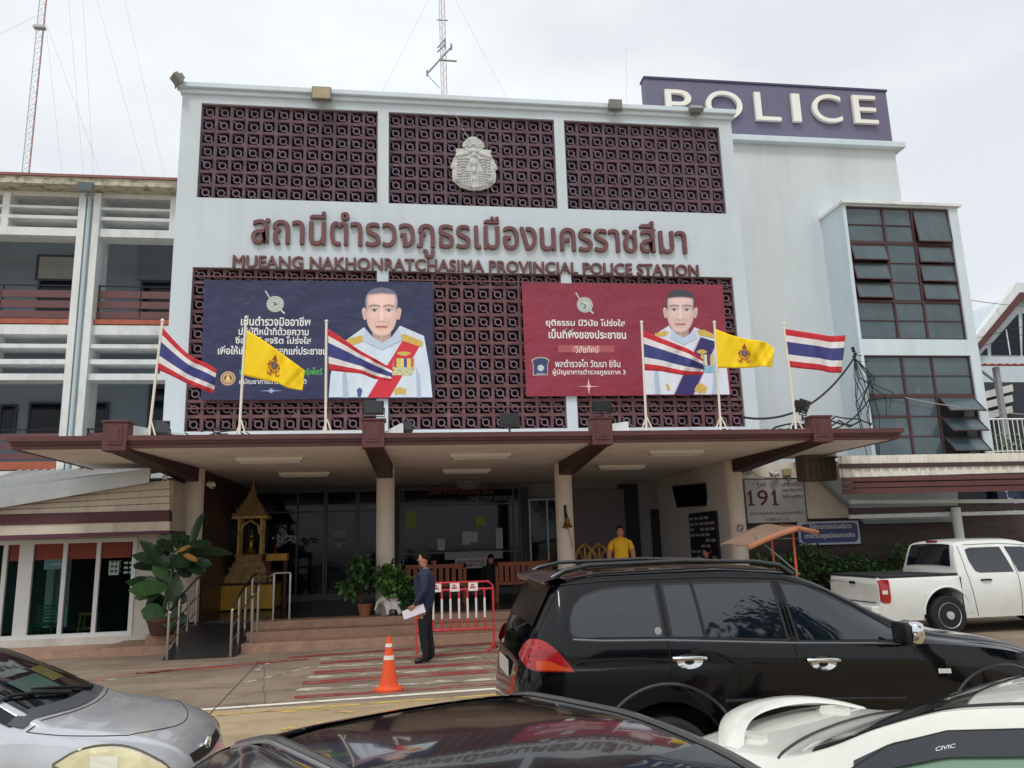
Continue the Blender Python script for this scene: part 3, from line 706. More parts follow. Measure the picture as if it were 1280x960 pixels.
# shopfront
sz = lambda px, py: xz(px, py, SY)
zt0, zb0 = sz(90, 674)[1], sz(90, 797)[1]
b = MB(); b.box(-12, -4.76, SY-.06, SY+.2, -.02, zb0); b.box(-12, -4.76, SY+.02, SY+.2, zt0, fz(100, 640)[1])
b.box(sz(166, 740)[0]+.02, -4.76, SY, SY+.2, zb0, zt0)
b.build('wall', mat('cafe_cream_wall', (214, 210, 200), .8, var=.06, dirt=(150, 144, 132), damt=.5, dscale=2, streak=.4), cf)
cx = [sz(p, 740)[0] for p in (-60, 4, 22, 36, 78, 120, 163)]
wf = glazed('shop_window', cx[3]-.05, cx[6]+.08, zb0, zt0, SY+.02, [cx[4]-.04, cx[5]-.04], [], WHITEALU, GLASS_G, cf, .085, .06)
glazed('shop_window', cx[0], cx[2]+.06, zb0, zt0, SY+.02, [cx[1]-.06], [], WHITEALU, GLASS_G, cf, .085, .06)
b = MB(); b.box(cx[2]+.0605, cx[3]-.0505, SY-.03, SY+.1, zb0, zt0); b.build('white_post', WHITEALU, cf)
OR = mat('orange_sun_blind', (134, 62, 48), .7, var=.1)
b = MB()
for k in range(3): b.box(cx[3+k]+.05, cx[4+k]-.045, SY+.02, SY+.026, zt0-.42, zt0-.09)
b.box(cx[1]+.05, cx[2]-.03, SY+.02, SY+.026, zt0-.42, zt0-.09); build_each(b, 'blind', OR, cf)
b = MB(); p, q = sz(54, 712), sz(80, 699); b.box(p[0], q[0], SY+.018, SY+.024, p[1], q[1], 0)
writing(b, 'COFFEE', p[0]+.12, q[0]-.03, p[1]+.09, q[1]-.09, SY+.016, .003, .01, 1)
p, q = sz(135, 719), sz(149, 701); b.box(p[0], q[0], SY+.018, SY+.024, p[1], q[1], 2)
for i in range(3):
    for j in range(3): b.box(p[0]+.04+i*.08, p[0]+.09+i*.08, SY+.0125, SY+.0165, p[1]+.05+j*.1, p[1]+.11+j*.1, 3)
p, q = sz(152, 719), sz(166, 704)
for i in range(2):
    for j in range(3): b.box(p[0]+.03+i*.11, p[0]+.11+i*.11, SY+.018, SY+.024, p[1]+.03+j*.1, p[1]+.08+j*.1, 2)
build_each(b, 'window_sticker', [mat('teal_sticker', (58, 104, 112), .4), mat('pale_lettering', (190, 214, 214), .4), mat('mint_card', (150, 178, 168), .5), mat('dark_print', (40, 60, 56), .5)], cf)
# the room behind the shopfront
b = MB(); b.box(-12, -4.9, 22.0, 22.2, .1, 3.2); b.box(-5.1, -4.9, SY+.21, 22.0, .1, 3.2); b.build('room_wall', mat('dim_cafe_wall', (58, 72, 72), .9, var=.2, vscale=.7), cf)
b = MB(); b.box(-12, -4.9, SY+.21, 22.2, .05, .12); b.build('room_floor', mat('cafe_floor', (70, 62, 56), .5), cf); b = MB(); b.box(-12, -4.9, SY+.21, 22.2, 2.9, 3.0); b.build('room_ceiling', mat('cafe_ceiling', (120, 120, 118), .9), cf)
# sloping metal roof
RM = mat('white_metal_sheet', (206, 208, 206), .4, .25, var=.05, vscale=2, dirt=(150, 146, 138), damt=.4, dscale=2)
g0, g1 = fz(-90, 636), fz(190, 592)
b = MB(); yb = WY-.3; dz = at(60, 588, yb)[2]
b.add([(g0[0], FY-.15, g0[1]+.12), (g1[0], FY-.15, g1[1]+.06), (g1[0], yb, dz), (g0[0], yb, dz)], [(0, 1, 2, 3)])
n = 22
for i in range(n+1):
    f = i/n; x = g0[0]+(g1[0]-g0[0])*f; z = g0[1]+.125+(g1[1]-.06-g0[1])*f
    b.add([(x-.02, FY-.15, z), (x+.02, FY-.15, z), (x+.02, yb, dz+.01), (x-.02, yb, dz+.01), (x, FY-.15, z+.045), (x, yb, dz+.05)], [(0, 4, 5, 3), (4, 1, 2, 5), (0, 1, 4)])
b.build('roof', RM, cf)
b = MB(); e0, e1 = fz(-90, 652), fz(190, 603)
b.prism([(e0[0], e0[1]), (e1[0], e1[1]-.02), (g1[0]+.04, g1[1]+.1), (g0[0], g0[1]+.16)], FY-.22, FY-.16); b.build('gutter', mat('galvanised_gutter', (172, 174, 174), .35, .7, var=.12, vscale=3), cf)
# things seen inside the cafe, behind the glass pane: modelled just inside
# ================================================================ awning at the right
AY = 16.6
aw = thing('metal_awning', 'cream corrugated awning with brown bands and brown slats above the white pickup', 'awning', (13, AY, 2.5))
aX = lambda px, py: xz(px, py, AY)
A = aX(1047, 571); Bq = aX(1330, 566)
def aband(yl, yr, yl2, yr2, name, mt, y0, y1, xl=1048):
    a, c, d, e = aX(xl, yl), aX(1330, yr), aX(1330, yr2), aX(xl, yl2)
    b = MB(); b.prism([(a[0], e[1]), (c[0], d[1]), (c[0], c[1]), (a[0], a[1])], y0, y1); return b.build(name, mt, aw)
b = MB(); zl, zr, zl2, zr2 = aX(1048, 570)[1], aX(1330, 565)[1], aX(1048, 597)[1], aX(1330, 589)[1]
xa, xb = A[0], Bq[0]; N = 150; pts = []
for i in range(N+1):
    f = i/N; x = xa+(xb-xa)*f; y = AY-(.028 if (i % 6) in (2, 3) else 0)
    pts.append(((x, y, zl2+(zr2-zl2)*f), (x, y, zl+(zr-zl)*f)))
b.grid([[p[0] for p in pts], [p[1] for p in pts]]); b.grid([[p[1] for p in pts], [(p[1][0], 19.5, p[1][2]+.25) for p in pts]])
b.build('corrugated_sheet', mat('cream_corrugated_sheet', (226, 222, 210), .5, var=.05, vscale=3, dirt=(140, 132, 118), damt=.5, dscale=3, streak=.3), aw)
aband(580, 576, 586, 581, 'painted_band', BROWN_D, AY-.045, AY-.03)
for q in ((597.5, 590.5, 602.5, 597), (604.2, 598.5, 610, 604.5), (611, 606, 618, 612.5)): aband(*q, 'slat', BROWN, AY-.02, AY+.02, 1053)
b = MB(); v = aX(1120, 617); b.box(A[0]+.35, Bq[0], AY+.05, AY+.09, aX(1100, 613)[1], aX(1100, 598)[1]); b.build('slat_backing', mat('dark_void', (44, 42, 44), .8), aw)
for q, m_ in (((621, 620, 626, 625), WHITE2), ((632, 626, 640, 634), BROWN_D), ((641, 635, 646, 640), WHITE2)): aband(*q, 'hanging_beam', m_, AY+1.2, AY+1.3, 1100)
b = MB(); p = aX(1237, 645); b.cyl((p[0], AY+1.1, 0), (p[0], AY+1.1, p[1]+.25), .11, n=14); b.build('post', WHITE2, aw)
# old wooden box pier between canopy and awning
ub = thing('cable_box', 'weathered grey wooden cable box between the canopy and the corrugated awning', 'box', (9.6, 17.2, 3))
p, q = xz(1003, 562, 17.2), xz(1047, 600, 17.2); b = MB()
b.bbox(p[0], q[0], 17.2, 17.6, q[1], p[1], .01)
for i in range(6): b.box(p[0]+.02+i*(q[0]-p[0])/6, p[0]+(i+1)*(q[0]-p[0])/6-.01, 17.18, 17.1995, q[1]+.01, (q[1]*.35+p[1]*.65))
b.box(p[0]-.02, q[0]+.02, 17.17, 17.1995, (q[1]*.3+p[1]*.7), p[1]+.01)
b.build('boards', mat('weathered_grey_wood', (96, 88, 82), .9, var=.3, vscale=6, stretch=(4, 4, .6)), ub)

# dark undercroft and buildings at the far right
uc = thing('undercroft', 'dark glazed office front behind the parked white pickup', 'office front', (16, 19.4, 0))
b = MB(); p = xz(1190, 650, 19.4); b.box(p[0], 24, 19.4, 19.6, 0, 3.6); b.build('glass_wall', GLASS_D, uc)
b = MB()
for i in range(5): b.box(p[0]+i*1.3, p[0]+i*1.3+.07, 19.33, 19.399, 0, 3.6)
b.box(p[0]+.071, 24, 19.34, 19.398, 2.3, 2.37); b.build('frame', mat('dark_steel_frame', (44, 50, 58), .5), uc)
GY = 38
gh = thing('gabled_hall', 'distant white hall with a maroon edged gable and dark triangular windows', 'hall', at(1290, 480, GY))
def gq(px, py): return xz(px, py, GY)
b = MB(); b.prism([gq(1213, 470), gq(1213, 438), gq(1272, 366), gq(1282, 364), gq(1420, 470), gq(1420, 690), gq(1213, 690)], GY, GY+12); b.build('wall', WHITE, gh)
b = MB(); b.prism([gq(1212, 441), gq(1210, 426), gq(1263, 356), gq(1300, 362), gq(1300, 369), gq(1268, 369)], GY-.5, GY-.05); b.build('barge_board', WHITE2, gh)
b = MB(); b.prism([gq(1216, 441), gq(1214, 432), gq(1266, 369), gq(1300, 372), gq(1300, 378), gq(1268, 379)], GY-.55, GY-.505); b.build('maroon_trim', BROWN, gh)
b = MB(); b.prism([gq(1239, 444), gq(1239, 430), gq(1272, 393), gq(1275, 444)], GY-.06, GY-.002); b.prism([gq(1278, 444), gq(1278, 392), gq(1330, 396), gq(1330, 444)], GY-.06, GY-.002); b.prism([gq(1225, 444), gq(1233, 435), gq(1234, 444)], GY-.06, GY-.002); build_each(b, 'window', GLASS_D, gh)
b = MB(); b.box(gq(1257, 420)[0], gq(1258.5, 420)[0], GY-.08, GY-.061, gq(1257, 444)[1], gq(1257, 412)[1]); b.build('mullion', WHITE2, gh)
LY = 27
ln = thing('lean_to', 'open shed with orange tiled roof and grey steel posts behind the metal railing', 'shed', at(1260, 560, LY))
lq = lambda px, py: xz(px, py, LY)
b = MB(); N = 40; a, c = lq(1217, 455), lq(1400, 455)
top = [(a[0]+(c[0]-a[0])*i/N, LY+1.6, lq(1217, 446)[1]+.06*(i % 2)) for i in range(N+1)]; bot = [(p[0], LY, lq(1217, 456)[1]+.06*(i % 2)) for i, p in enumerate(top)]
b.grid([bot, top]); b.build('roof', mat('orange_tile', (190, 98, 78), .7, var=.1, vscale=3), ln)
b = MB()
for px in (1227, 1258, 1330): x = lq(px, 500)[0]; b.box(x-.09, x+.09, LY+.2, LY+.38, 3.0, lq(1227, 457)[1])
x = lq(1258, 480)[0]; b.tube([(x, LY+.3, lq(1258, 480)[1]), (x-.9, LY+.3, lq(1235, 458)[1])], .05, 6)
build_each(b, 'post', mat('grey_steel_post', (140, 146, 150), .5), ln)
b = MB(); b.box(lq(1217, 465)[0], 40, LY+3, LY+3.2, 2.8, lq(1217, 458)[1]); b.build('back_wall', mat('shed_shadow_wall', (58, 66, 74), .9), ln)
b = MB()
for ya, yb in ((489, 486), (503, 498), (518, 512)):
    a, c = lq(1230, ya), lq(1330, ya-26); b.add([(a[0], LY+2.7, a[1]), (c[0], LY+2.7, c[1]), (c[0], LY+2.7, c[1]-.3), (a[0], LY+2.7, a[1]-.3), (a[0], LY+2.9, a[1]), (c[0], LY+2.9, c[1]), (c[0], LY+2.9, c[1]-.3), (a[0], LY+2.9, a[1]-.3)], [(3, 2, 1, 0), (0, 1, 5, 4), (4, 5, 6, 7), (2, 3, 7, 6)])
build_each(b, 'stair_string', WHITE2, ln)
ry = 20.6
rl = thing('terrace_railing', 'white painted steel railing on the terrace beside the stair tower', 'railing', at(1258, 565, ry))
a, c = xz(1233, 524, ry), xz(1330, 524, ry); zb = xz(1233, 567, ry)[1]; b = MB()
b.tube([(a[0], ry, a[1]), (c[0], ry, c[1])], .03, 8); b.tube([(a[0], ry, zb+.06), (c[0], ry, zb+.06)], .02, 6)
for i in range(18): x = a[0]+.06+i*.155; b.cyl((x, ry, zb-.2), (x, ry, a[1]), .015, n=6)
b.build('bars', WHITE2, rl)
b = MB(); b.box(bx1+.1, 24, ry-.3, ry+4, zb-.45, zb-.2); b.build('terrace_slab', TERRA, rl)
# ================================================================ crest on the upper screen
EY = D-.02
PLASTER = mat('grey_cast_plaster', (200, 202, 200), .85, var=.12, vscale=14, dirt=(120, 112, 104), damt=.6, dscale=9, bump=.5, bscale=30)
ec = at(592, 205, EY)
cr = thing('crest_emblem', 'grey plaster relief crest fixed on the middle upper block screen', 'emblem', ec)
o_ = [(0, 1), (.12, .97), (.26, .86), (.36, .74), (.4, .62), (.31, .57), (.34, .52), (.62, .5), (.6, .3), (.72, .1), (.82, -.18), (.74, -.26), (.76, -.45), (.74, -.68), (.5, -.9), (.2, -1), (0, -1.02)]
o_ = o_ + [(-x, z) for x, z in reversed(o_[1:-1])]
S = .72
b = MB(); b.prism([(ec[0]+x*S, ec[2]+z*S) for x, z in o_], EY, EY-.07); b.prism([(ec[0]+x*S*.9, ec[2]+z*S*.93) for x, z in o_], EY-.07, EY-.1)
R = random.Random(3)
def dome(x, z, rx, rz, h=.05): b.ball((ec[0]+x*S, EY-.1, ec[2]+z*S), (rx*S, h, rz*S), 10)
dome(0, .42, .26, .1); dome(0, .24, .12, .12, .08); dome(0, .0, .16, .2, .06); dome(0, -.3, .1, .16, .07)
for k in range(9): a = math.pi*(k+.5)/9; b.tube([(ec[0]+S*.1*math.cos(a), EY-.1, ec[2]+S*(.55+.1*math.sin(a))), (ec[0]+S*.33*math.cos(a), EY-.1, ec[2]+S*(.55+.36*math.sin(a)))], [.03, .012], 6)
for s in (-1, 1):
    for k in range(7): dome(s*(.22+.06*k), .34-.02*k, .06, .09, .04)
    for k in range(6): dome(s*(.3+.03*k), .12-.1*k, .16-.01*k, .045, .05); dome(s*.5, .1-.11*k, .08, .05, .06)
    for k in range(7): b.tube([(ec[0]+s*S*(.08+.09*k), EY-.11, ec[2]-S*(.62+.02*k)), (ec[0]+s*S*(.14+.08*k), EY-.1, ec[2]-S*(.92-.035*k))], [.035, .02], 6)
    for k in range(4): b.tube([(ec[0]+s*S*.15, EY-.11, ec[2]-S*(.35+.08*k)), (ec[0]+s*S*.6, EY-.1, ec[2]-S*(.32+.11*k))], .022, 6)
b.build('relief', PLASTER, cr, smooth=50)

# ================================================================ banners
BNY = D-.13
def fill(b, pts, y, k=0): b.add([(x, y, z) for x, z in pts], [tuple(range(len(pts)))], k)
def qp(pts, y=BNY): return [xz(px, py, y) for px, py in pts]
def orient(P):
    a = sum(P[i][0]*P[(i+1) % len(P)][1]-P[(i+1) % len(P)][0]*P[i][1] for i in range(len(P))); return P if a > 0 else P[::-1]
def shape(px, y, name, mt, parent, smooth=0, sub=0):
    """flat printed shape from an outline surveyed on the banner"""
    P = px
    for _ in range(smooth):      # corner cutting
        P = [q for i in range(len(P)) for q in ((P[i][0]*.75+P[(i+1) % len(P)][0]*.25, P[i][1]*.75+P[(i+1) % len(P)][1]*.25), (P[i][0]*.25+P[(i+1) % len(P)][0]*.75, P[i][1]*.25+P[(i+1) % len(P)][1]*.75))]
    b = MB(); fill(b, orient(qp(P, y)), y); return b.build(name, mt, parent)
SKIN1 = mat('printed_skin', (222, 180, 168), .55, var=.03); SKIN1S = mat('printed_skin_tone', (200, 150, 140), .55); SKIN2 = mat('printed_skin_second', (200, 170, 164), .55, var=.03); SKIN2S = mat('printed_skin_tone_second', (172, 136, 130), .55)
INKD = mat('printed_dark', (38, 34, 40), .55); HAIRP = mat('printed_cropped_hair', (70, 68, 84), .55); HAIRD = mat('printed_black_hair', (52, 52, 62), .55); LIP = mat('printed_lips', (186, 108, 116), .55)
UNI = mat('printed_white_uniform', (208, 220, 232), .55, var=.10, vscale=1.6, stretch=(2.2, 1, .7)); UNIS = mat('printed_uniform_fold', (172, 188, 208), .55)
GOLDP = mat('printed_gold', (206, 176, 84), .5, var=.25, vscale=30); REDP = mat('printed_red_sash', (206, 40, 56), .55, var=.05); BLUEP = mat('printed_blue_sash', (44, 42, 104), .55, var=.05)
MED = mat('printed_medals', (196, 196, 150), .5, var=.5, vscale=28); EYEW = mat('printed_eye', (226, 222, 220), .5); WTXT = mat('printed_white_text', (230, 230, 226), .55); GRN = mat('printed_green_text', (86, 178, 90), .55)
PLATE = mat('printed_silver_seal', (196, 204, 198), .5, var=.2, vscale=25)
def portrait(bn, cx, cy, s, skin, hair, dark, full):
    """printed head of an officer as one fine sheet whose print colours sit in a colour attribute; cx, cy = face centre in survey pixels, s = half face width"""
    Y = BNY-.013; N, Mr = 64, 84; g = lambda x, y, a, c, rx, ry: math.exp(-((x-a)/rx)**2-((y-c)/ry)**2)
    ss = lambda a, b_, x: min(max((x-a)/(b_-a), 0), 1)**2*(3-2*min(max((x-a)/(b_-a), 0), 1))
    vs, fs, cs, idx = [], [], [], {}
    jaw = lambda y: (.985*math.sqrt(max(0, 1-((y-.15)/1.36)**2))**.85 if y > .15 else 9)
    def half(y):      # half width of head outline (hair, cheeks, jaw, neck) at y
        k = [(-1.58, .02), (-1.52, .40), (-1.38, .72), (-1.12, .95), (-.7, 1.04), (-.2, 1.02), (.15, .985)]
        t_ = pchip([q[0] for q in k], [q[1] for q in k], y) if y <= .15 else jaw(y)
        return max(t_, .60 if .9 < y < 1.5 else (.60+.25*max(0, y-1.5) if y >= 1.5 else 0))
    P = []
    for j in range(Mr+1):
        y = -1.58+3.5*j/Mr; h = half(y); row = []
        for i in range(N+1):
            x = h*(2*i/N-1)
            if y > 1.6: y2 = y
            row.append((x, y))
        P.append(row)
    S = np.array(lin(skin)); Hc = np.array(lin(hair)); Dk = np.array(lin(dark))
    def colour(x, y):
        c = S.copy(); w_ = half(y)
        c = c*(1.08-.24*(abs(x)/max(w_, .1))**4)
        c = c*(1-.06*g(x, y, -.6, .5, .35, .5)-.10*g(x, y, .6, .5, .35, .5))*(1+.1*g(abs(x), y, .5, .15, .25, .2)*np.array((1.2, .9, .9)))*(1+.08*g(x, y, 0, -.75, .6, .3))
        if y > .8: d_ = abs(x)-jaw(y); c = c*(1-.42*ss(-.03, .05, d_)*(1 if y > .95 else 0)); c = c*(1-.15*g(x, y, 0, 1.5, .5, .12))
        c = c*(1-.26*g(abs(x), y, .46, -.2, .34, .16))          # eye sockets
        c = c*(1+.14*g(x, y, 0, .15, .12, .5))*(1-.13*g(abs(x), y, .22, .35, .08, .3))
        c = c*(1-.35*g(x, y, 0, .66, .26, .06))*(1-.5*g(abs(x), y, .13, .6, .06, .035))
        c = c*(1-.2*g(abs(x), y, .42, .75, .07, .25))*(1-.14*g(x, y, 0, 1.16, .3, .06))
        lw = .42; lip = (1-ss(.7*lw, lw, abs(x)))*(g(x, y, 0, .95, 9, .09)); c = c*(1-lip)+np.array(lin((178, 104, 108)))*lip
        ml = (1-ss(.34, .44, abs(x)))*g(x, y, 0, .945+.03*abs(x), 9, .018); c = c*(1-.75*ml)
        ax = abs(x)
        br = (1-ss(.34, .4, abs(ax-.47)))*g(0, y, 0, -.36-.09*(1-((ax-.45)/.35)**2)+.02, 9, .055); c = c*(1-.8*br)+Dk*.8*br
        ew = 1-((ax-.46)/.26)**2
        if ew > 0:
            eh = .085*math.sqrt(ew); d = abs(y+.1)/max(eh, 1e-3); m_ = 1-ss(.7, 1.15, d); c = c*(1-m_)+np.array(lin((206, 200, 198)))*m_
            ir = 1-ss(.075, .105, math.hypot(ax-.46, (y+.11)*1.0)); c = c*(1-ir*m_)+Dk*ir*m_
            ul = g(0, y, 0, -.1-eh, 9, .022); c = c*(1-.8*ul)+Dk*.8*ul
        hl = -1.02+.12*(ax/1.0)**2 if full else -1.2+.1*ax
        side = ss(.80, .98, ax/max(w_, .1))*ss(.05, -.25, y) if True else 0
        hm = max(ss(hl+.1, hl-.08, y), side)
        c = c*(1-hm)+(Hc*(1+(.5 if not full else .15)*side*(1-ss(hl+.1, hl-.08, y))))*hm
        return c
    for row in P:
        for (x, y) in row:
            vs.append(at(cx+x*s, cy+y*s, Y)); cs.append(colour(x, y))
    W = N+1
    fs = [(j*W+i, (j+1)*W+i, (j+1)*W+i+1, j*W+i+1) for j in range(Mr) for i in range(N)]
    for e in (-1, 1):        # ears
        o = len(vs); k = [(1.0, -.2), (1.16, -.3), (1.27, -.12), (1.22, .25), (1.12, .52), (.98, .45)]
        k = [(e*a, c) for a, c in k]; ctr = (e*1.1, .1)
        vs.append(at(cx+ctr[0]*s, cy+ctr[1]*s, Y+.001)); cs.append(S*.72)
        for q in k: vs.append(at(cx+q[0]*s, cy+q[1]*s, Y+.001)); cs.append(S*.92)
        fs += [(o, o+1+i, o+1+(i+1) % 6) if e < 0 else (o, o+1+(i+1) % 6, o+1+i) for i in range(6)]
    I = WM[bn.name].inverted(); me = bpy.data.meshes.new('portrait_head'); me.from_pydata([(I @ Vector(v))[:] for v in vs], [], fs)
    at_ = me.color_attributes.new('print', 'FLOAT_COLOR', 'POINT'); at_.data.foreach_set('color', np.clip(np.hstack([np.array(cs), np.ones((len(cs), 1))]), 0, 1).ravel().astype(np.float32))
    m_ = bpy.data.materials.get('portrait_print')
    if not m_:
        m_ = bpy.data.materials.new('portrait_print'); m_.use_nodes = True; n = m_.node_tree.nodes; a_ = n.new('ShaderNodeVertexColor'); a_.layer_name = 'print'
        m_.node_tree.links.new(a_.outputs[0], n['Principled BSDF'].inputs['Base Color']); n['Principled BSDF'].inputs['Roughness'].default_value = .5
    me.materials.append(m_); me.update(); o = bpy.data.objects.new('portrait_head', me); COL.objects.link(o); o.parent = bn; WM[o.name] = WM[bn.name].copy(); return o
# --- blue banner
bl = [(255, 350), (541, 352.5), (541, 498), (251, 500)]
BLUEB = mat('navy_vinyl_banner', (44, 48, 82), .38, var=.08, vscale=1.2, bump=.8, bscale=1.6, bdist=.10, spec=.45)
bb = thing('banner', 'navy blue vinyl banner with white Thai lines and an officer in red sash', 'banner', at(398, 425, BNY))
b = MB(); P = orient(qp(bl)); b.prism(P, BNY-.003, BNY+.0); b.build('sheet', BLUEB, bb)
cxn = 477; U = [(455, 409), (470, 426), (478, 432), (486, 426), (500, 407), (530, 420), (537, 460), (540.5, 496.5), (411, 496.5), (413, 470), (420, 440), (434, 424)]
shape(U, BNY-.006, 'uniform', UNI, bb)
for q in ([(432, 455), (436, 497), (429, 497), (428, 470)], [(520, 458), (521, 497), (527, 497), (525, 470)]): shape(q, BNY-.0075, 'uniform_fold', UNIS, bb)
shape([(457, 411), (465, 421), (478, 428), (490, 421), (498, 410), (503, 425), (478, 437), (453, 426)], BNY-.016, 'collar', mat('printed_collar', (188, 204, 224), .55), bb)
shape([(503, 426), (525, 432), (487, 497), (459, 497)], BNY-.009, 'sash', REDP, bb)
for q in ([(433, 424), (452, 419), (455, 423), (452, 428), (438, 432)], [(498, 418), (507, 418), (529, 427), (528, 434), (503, 426)]): shape(q, BNY-.011, 'epaulette', GOLDP, bb)
shape([(492, 448), (518, 448), (518, 461), (514, 469), (490, 469)], BNY-.012, 'medals', MED, bb)
for i, c in enumerate(((190, 60, 70), (220, 200, 80), (220, 210, 120), (90, 60, 140), (220, 200, 80), (210, 90, 60))): shape([(492+4.3*i, 448), (495.6+4.3*i, 448), (495.6+4.3*i, 459), (492+4.3*i, 459)], BNY-.0135, 'ribbon', mat('ribbon_print_%d' % i, c, .5), bb)
shape([(494, 441), (505, 439), (516, 441), (505, 446)], BNY-.0125, 'wing_badge', GOLDP, bb, 1)
shape([(492, 486), (500, 484), (508, 486), (507, 494), (500, 492), (494, 494)], BNY-.012, 'star', GOLDP, bb)
shape([(446, 487), (450, 484), (453, 488), (451, 496), (447, 496)], BNY-.009, 'badge', mat('printed_blue_badge', (70, 84, 130), .5), bb)
portrait(bb, 477, 390, 19.5, (232, 194, 182), (112, 112, 132), (58, 48, 50), False)
def seal(bn, cx, cy, r, Y):
    b = MB(); c = xz(cx, cy, Y); e = xz(cx+r, cy, Y)[0]-c[0]; N = 28
    fill(b, [(c[0]+e*math.cos(2*math.pi*i/N), c[1]+e*math.sin(2*math.pi*i/N)) for i in range(N)], Y, 0)
    for r0, r1 in ((.8, .88), (.55, .62)):
        for i in range(N):
            a, d = 2*math.pi*i/N, 2*math.pi*(i+1)/N
            b.quad(*[(c[0]+e*q*math.cos(t), Y-.002, c[1]+e*q*math.sin(t)) for q, t in ((r0, a), (r1, a), (r1, d), (r0, d))], k=1)
    for i in range(9):
        a = R.uniform(0, 6.28); q = R.uniform(0, .42)*e; x, z = c[0]+q*math.cos(a), c[1]+q*math.sin(a)
        b.quad((x-.03, Y-.002, z-.012), (x+.03, Y-.002, z-.01), (x+.02, Y-.002, z+.014), (x-.02, Y-.002, z+.012), k=1)
    for (xa, ya, xb, yb, w) in ((-1.15, -1.55, -.62, -.68, .07), (.62, .66, 1.1, 1.12, .1)):
        p, q = xz(cx+xa*r, cy+ya*r, Y), xz(cx+xb*r, cy+yb*r, Y); n = Vector((-(q[1]-p[1]), q[0]-p[0])).normalized()*w*e
        fill(b, orient([(p[0]-n.x, p[1]-n.y), (q[0]-n.x, q[1]-n.y), (q[0]+n.x, q[1]+n.y), (p[0]+n.x, p[1]+n.y)]), Y-.0005, 0)
    b.build('seal', [PLATE, mat('seal_engraving', (140, 152, 150), .5)], bn)
seal(bb, 344, 380, 10.8, BNY-.006)
def tline(b, body, x0, x1, ytop, ybot, Y, bold=.02, k=None, sl=0):
    p, q = xz(x0, ybot, Y), xz(x1, ytop+(x1-x0)*sl, Y); a = xz(x0, ytop, Y)
    writing(b, body, p[0], q[0], p[1], a[1], Y, .0025, bold, k, slope=0)
YT = BNY-.005
def tlines(bn, name, mt, rows):
    for (body, x0, x1, y0, y1, bold) in rows: b = MB(); tline(b, body, x0, x1, y0, y1, YT, bold); b.build(name, mt, bn)
tlines(bb, 'text_line', WTXT, (('เป็นตำรวจมืออาชีพ', 301, 388.5, 394.5, 407, .02), ('ปฏิบัติหน้าที่ด้วยความ', 298, 386, 408, 421, .02), ('ซื่อสัตย์ สุจริต โปร่งใส', 294, 389, 420, 432, .02), ('เพื่อให้เกิดความผาสุกแก่ประชาชน', 272, 409, 432, 446, .02), ('ผู้บัญชาการตำรวจแห่งชาติ', 299, 383, 473, 482, .01)))
b = MB(); tline(b, 'พลตำรวจเอก กิตติ์รัฐ พันธุ์เพ็ชร์', 299, 403, 459, 471, YT, .012); b.build('green_text', GRN, bb)
b = MB(); c = xz(285, 473, YT); e = .165
fill(b, [(c[0]+e*math.cos(i*.2244), c[1]+e*math.sin(i*.2244)) for i in range(28)], YT-.001, 0)
fill(b, [(c[0]+e*.78*math.cos(i*.2244), c[1]+e*.78*math.sin(i*.2244)) for i in range(28)], YT-.002, 1)
for i in range(14): a = i*.4488; q = .1; x, z = c[0]+q*math.cos(a), c[1]+q*math.sin(a); b.quad((x-.02, YT-.003, z-.012), (x+.02, YT-.003, z-.016), (x+.014, YT-.003, z+.02), (x-.02, YT-.003, z+.012), k=2)
fill(b, [(c[0]-.06, c[1]-.07), (c[0]+.06, c[1]-.07), (c[0]+.035, c[1]+.03), (c[0], c[1]+.09), (c[0]-.035, c[1]+.03)], YT-.0035, 2)
b.build('round_emblem', [mat('emblem_ring', (188, 160, 140), .5), mat('emblem_maroon', (112, 54, 52), .5), mat('emblem_gold', (226, 196, 130), .5)], bb)
def flare(bn, cx, cy, Y, rx, rz, mt):
    b = MB(); c = xz(cx, cy, Y); 
    fill(b, [(c[0]-rx, c[1]), (c[0]-.03, c[1]-.012), (c[0], c[1]-rz), (c[0]+.03, c[1]-.012), (c[0]+rx, c[1]), (c[0]+.03, c[1]+.012), (c[0], c[1]+rz), (c[0]-.03, c[1]+.012)], Y)
    fill(b, [(c[0]+(.07 if i % 2 else .03)*math.cos(i*.3927), c[1]+(.07 if i % 2 else .03)*math.sin(i*.3927)) for i in range(16)], Y-.0015)
    b.build('light_flare', mt, bn)
flare(bb, 339, 488.5, YT, .28, .06, mat('flare_blue_print', (160, 176, 220), .5))
# --- red banner
rd = [(652, 353.5), (903, 356), (914, 493.5), (658, 495.5)]
REDB = mat('crimson_vinyl_banner', (138, 44, 64), .38, var=.1, vscale=1.2, bump=.8, bscale=1.5, bdist=.10, spec=.45)
rbn = thing('banner', 'crimson vinyl banner with white Thai lines and an officer in blue sash', 'banner', at(780, 425, BNY))
b = MB(); b.prism(orient(qp(rd)), BNY-.003, BNY); b.build('sheet', REDB, rbn)
shape([(836, 407), (846, 420), (854, 424), (862, 418), (868, 409), (890, 418), (905, 425), (912, 493), (805, 493), (804, 450), (812, 425), (822, 416)], BNY-.006, 'uniform', mat('printed_uniform_white', (216, 222, 234), .55, var=.10, vscale=1.6, stretch=(2.2, 1, .7)), rbn)
for q in ([(822, 455), (826, 493), (819, 493), (818, 465)], [(893, 445), (890, 493), (896, 493), (899, 460)]): shape(q, BNY-.0075, 'uniform_fold', UNIS, rbn)
shape([(840, 411), (846, 418), (854, 422), (862, 418), (867, 411), (872, 422), (855, 431), (838, 422)], BNY-.016, 'collar', mat('printed_collar', (196, 204, 222), .55), rbn)
shape([(875, 421), (897, 428), (868, 493), (842, 493)], BNY-.009, 'sash', BLUEP, rbn)
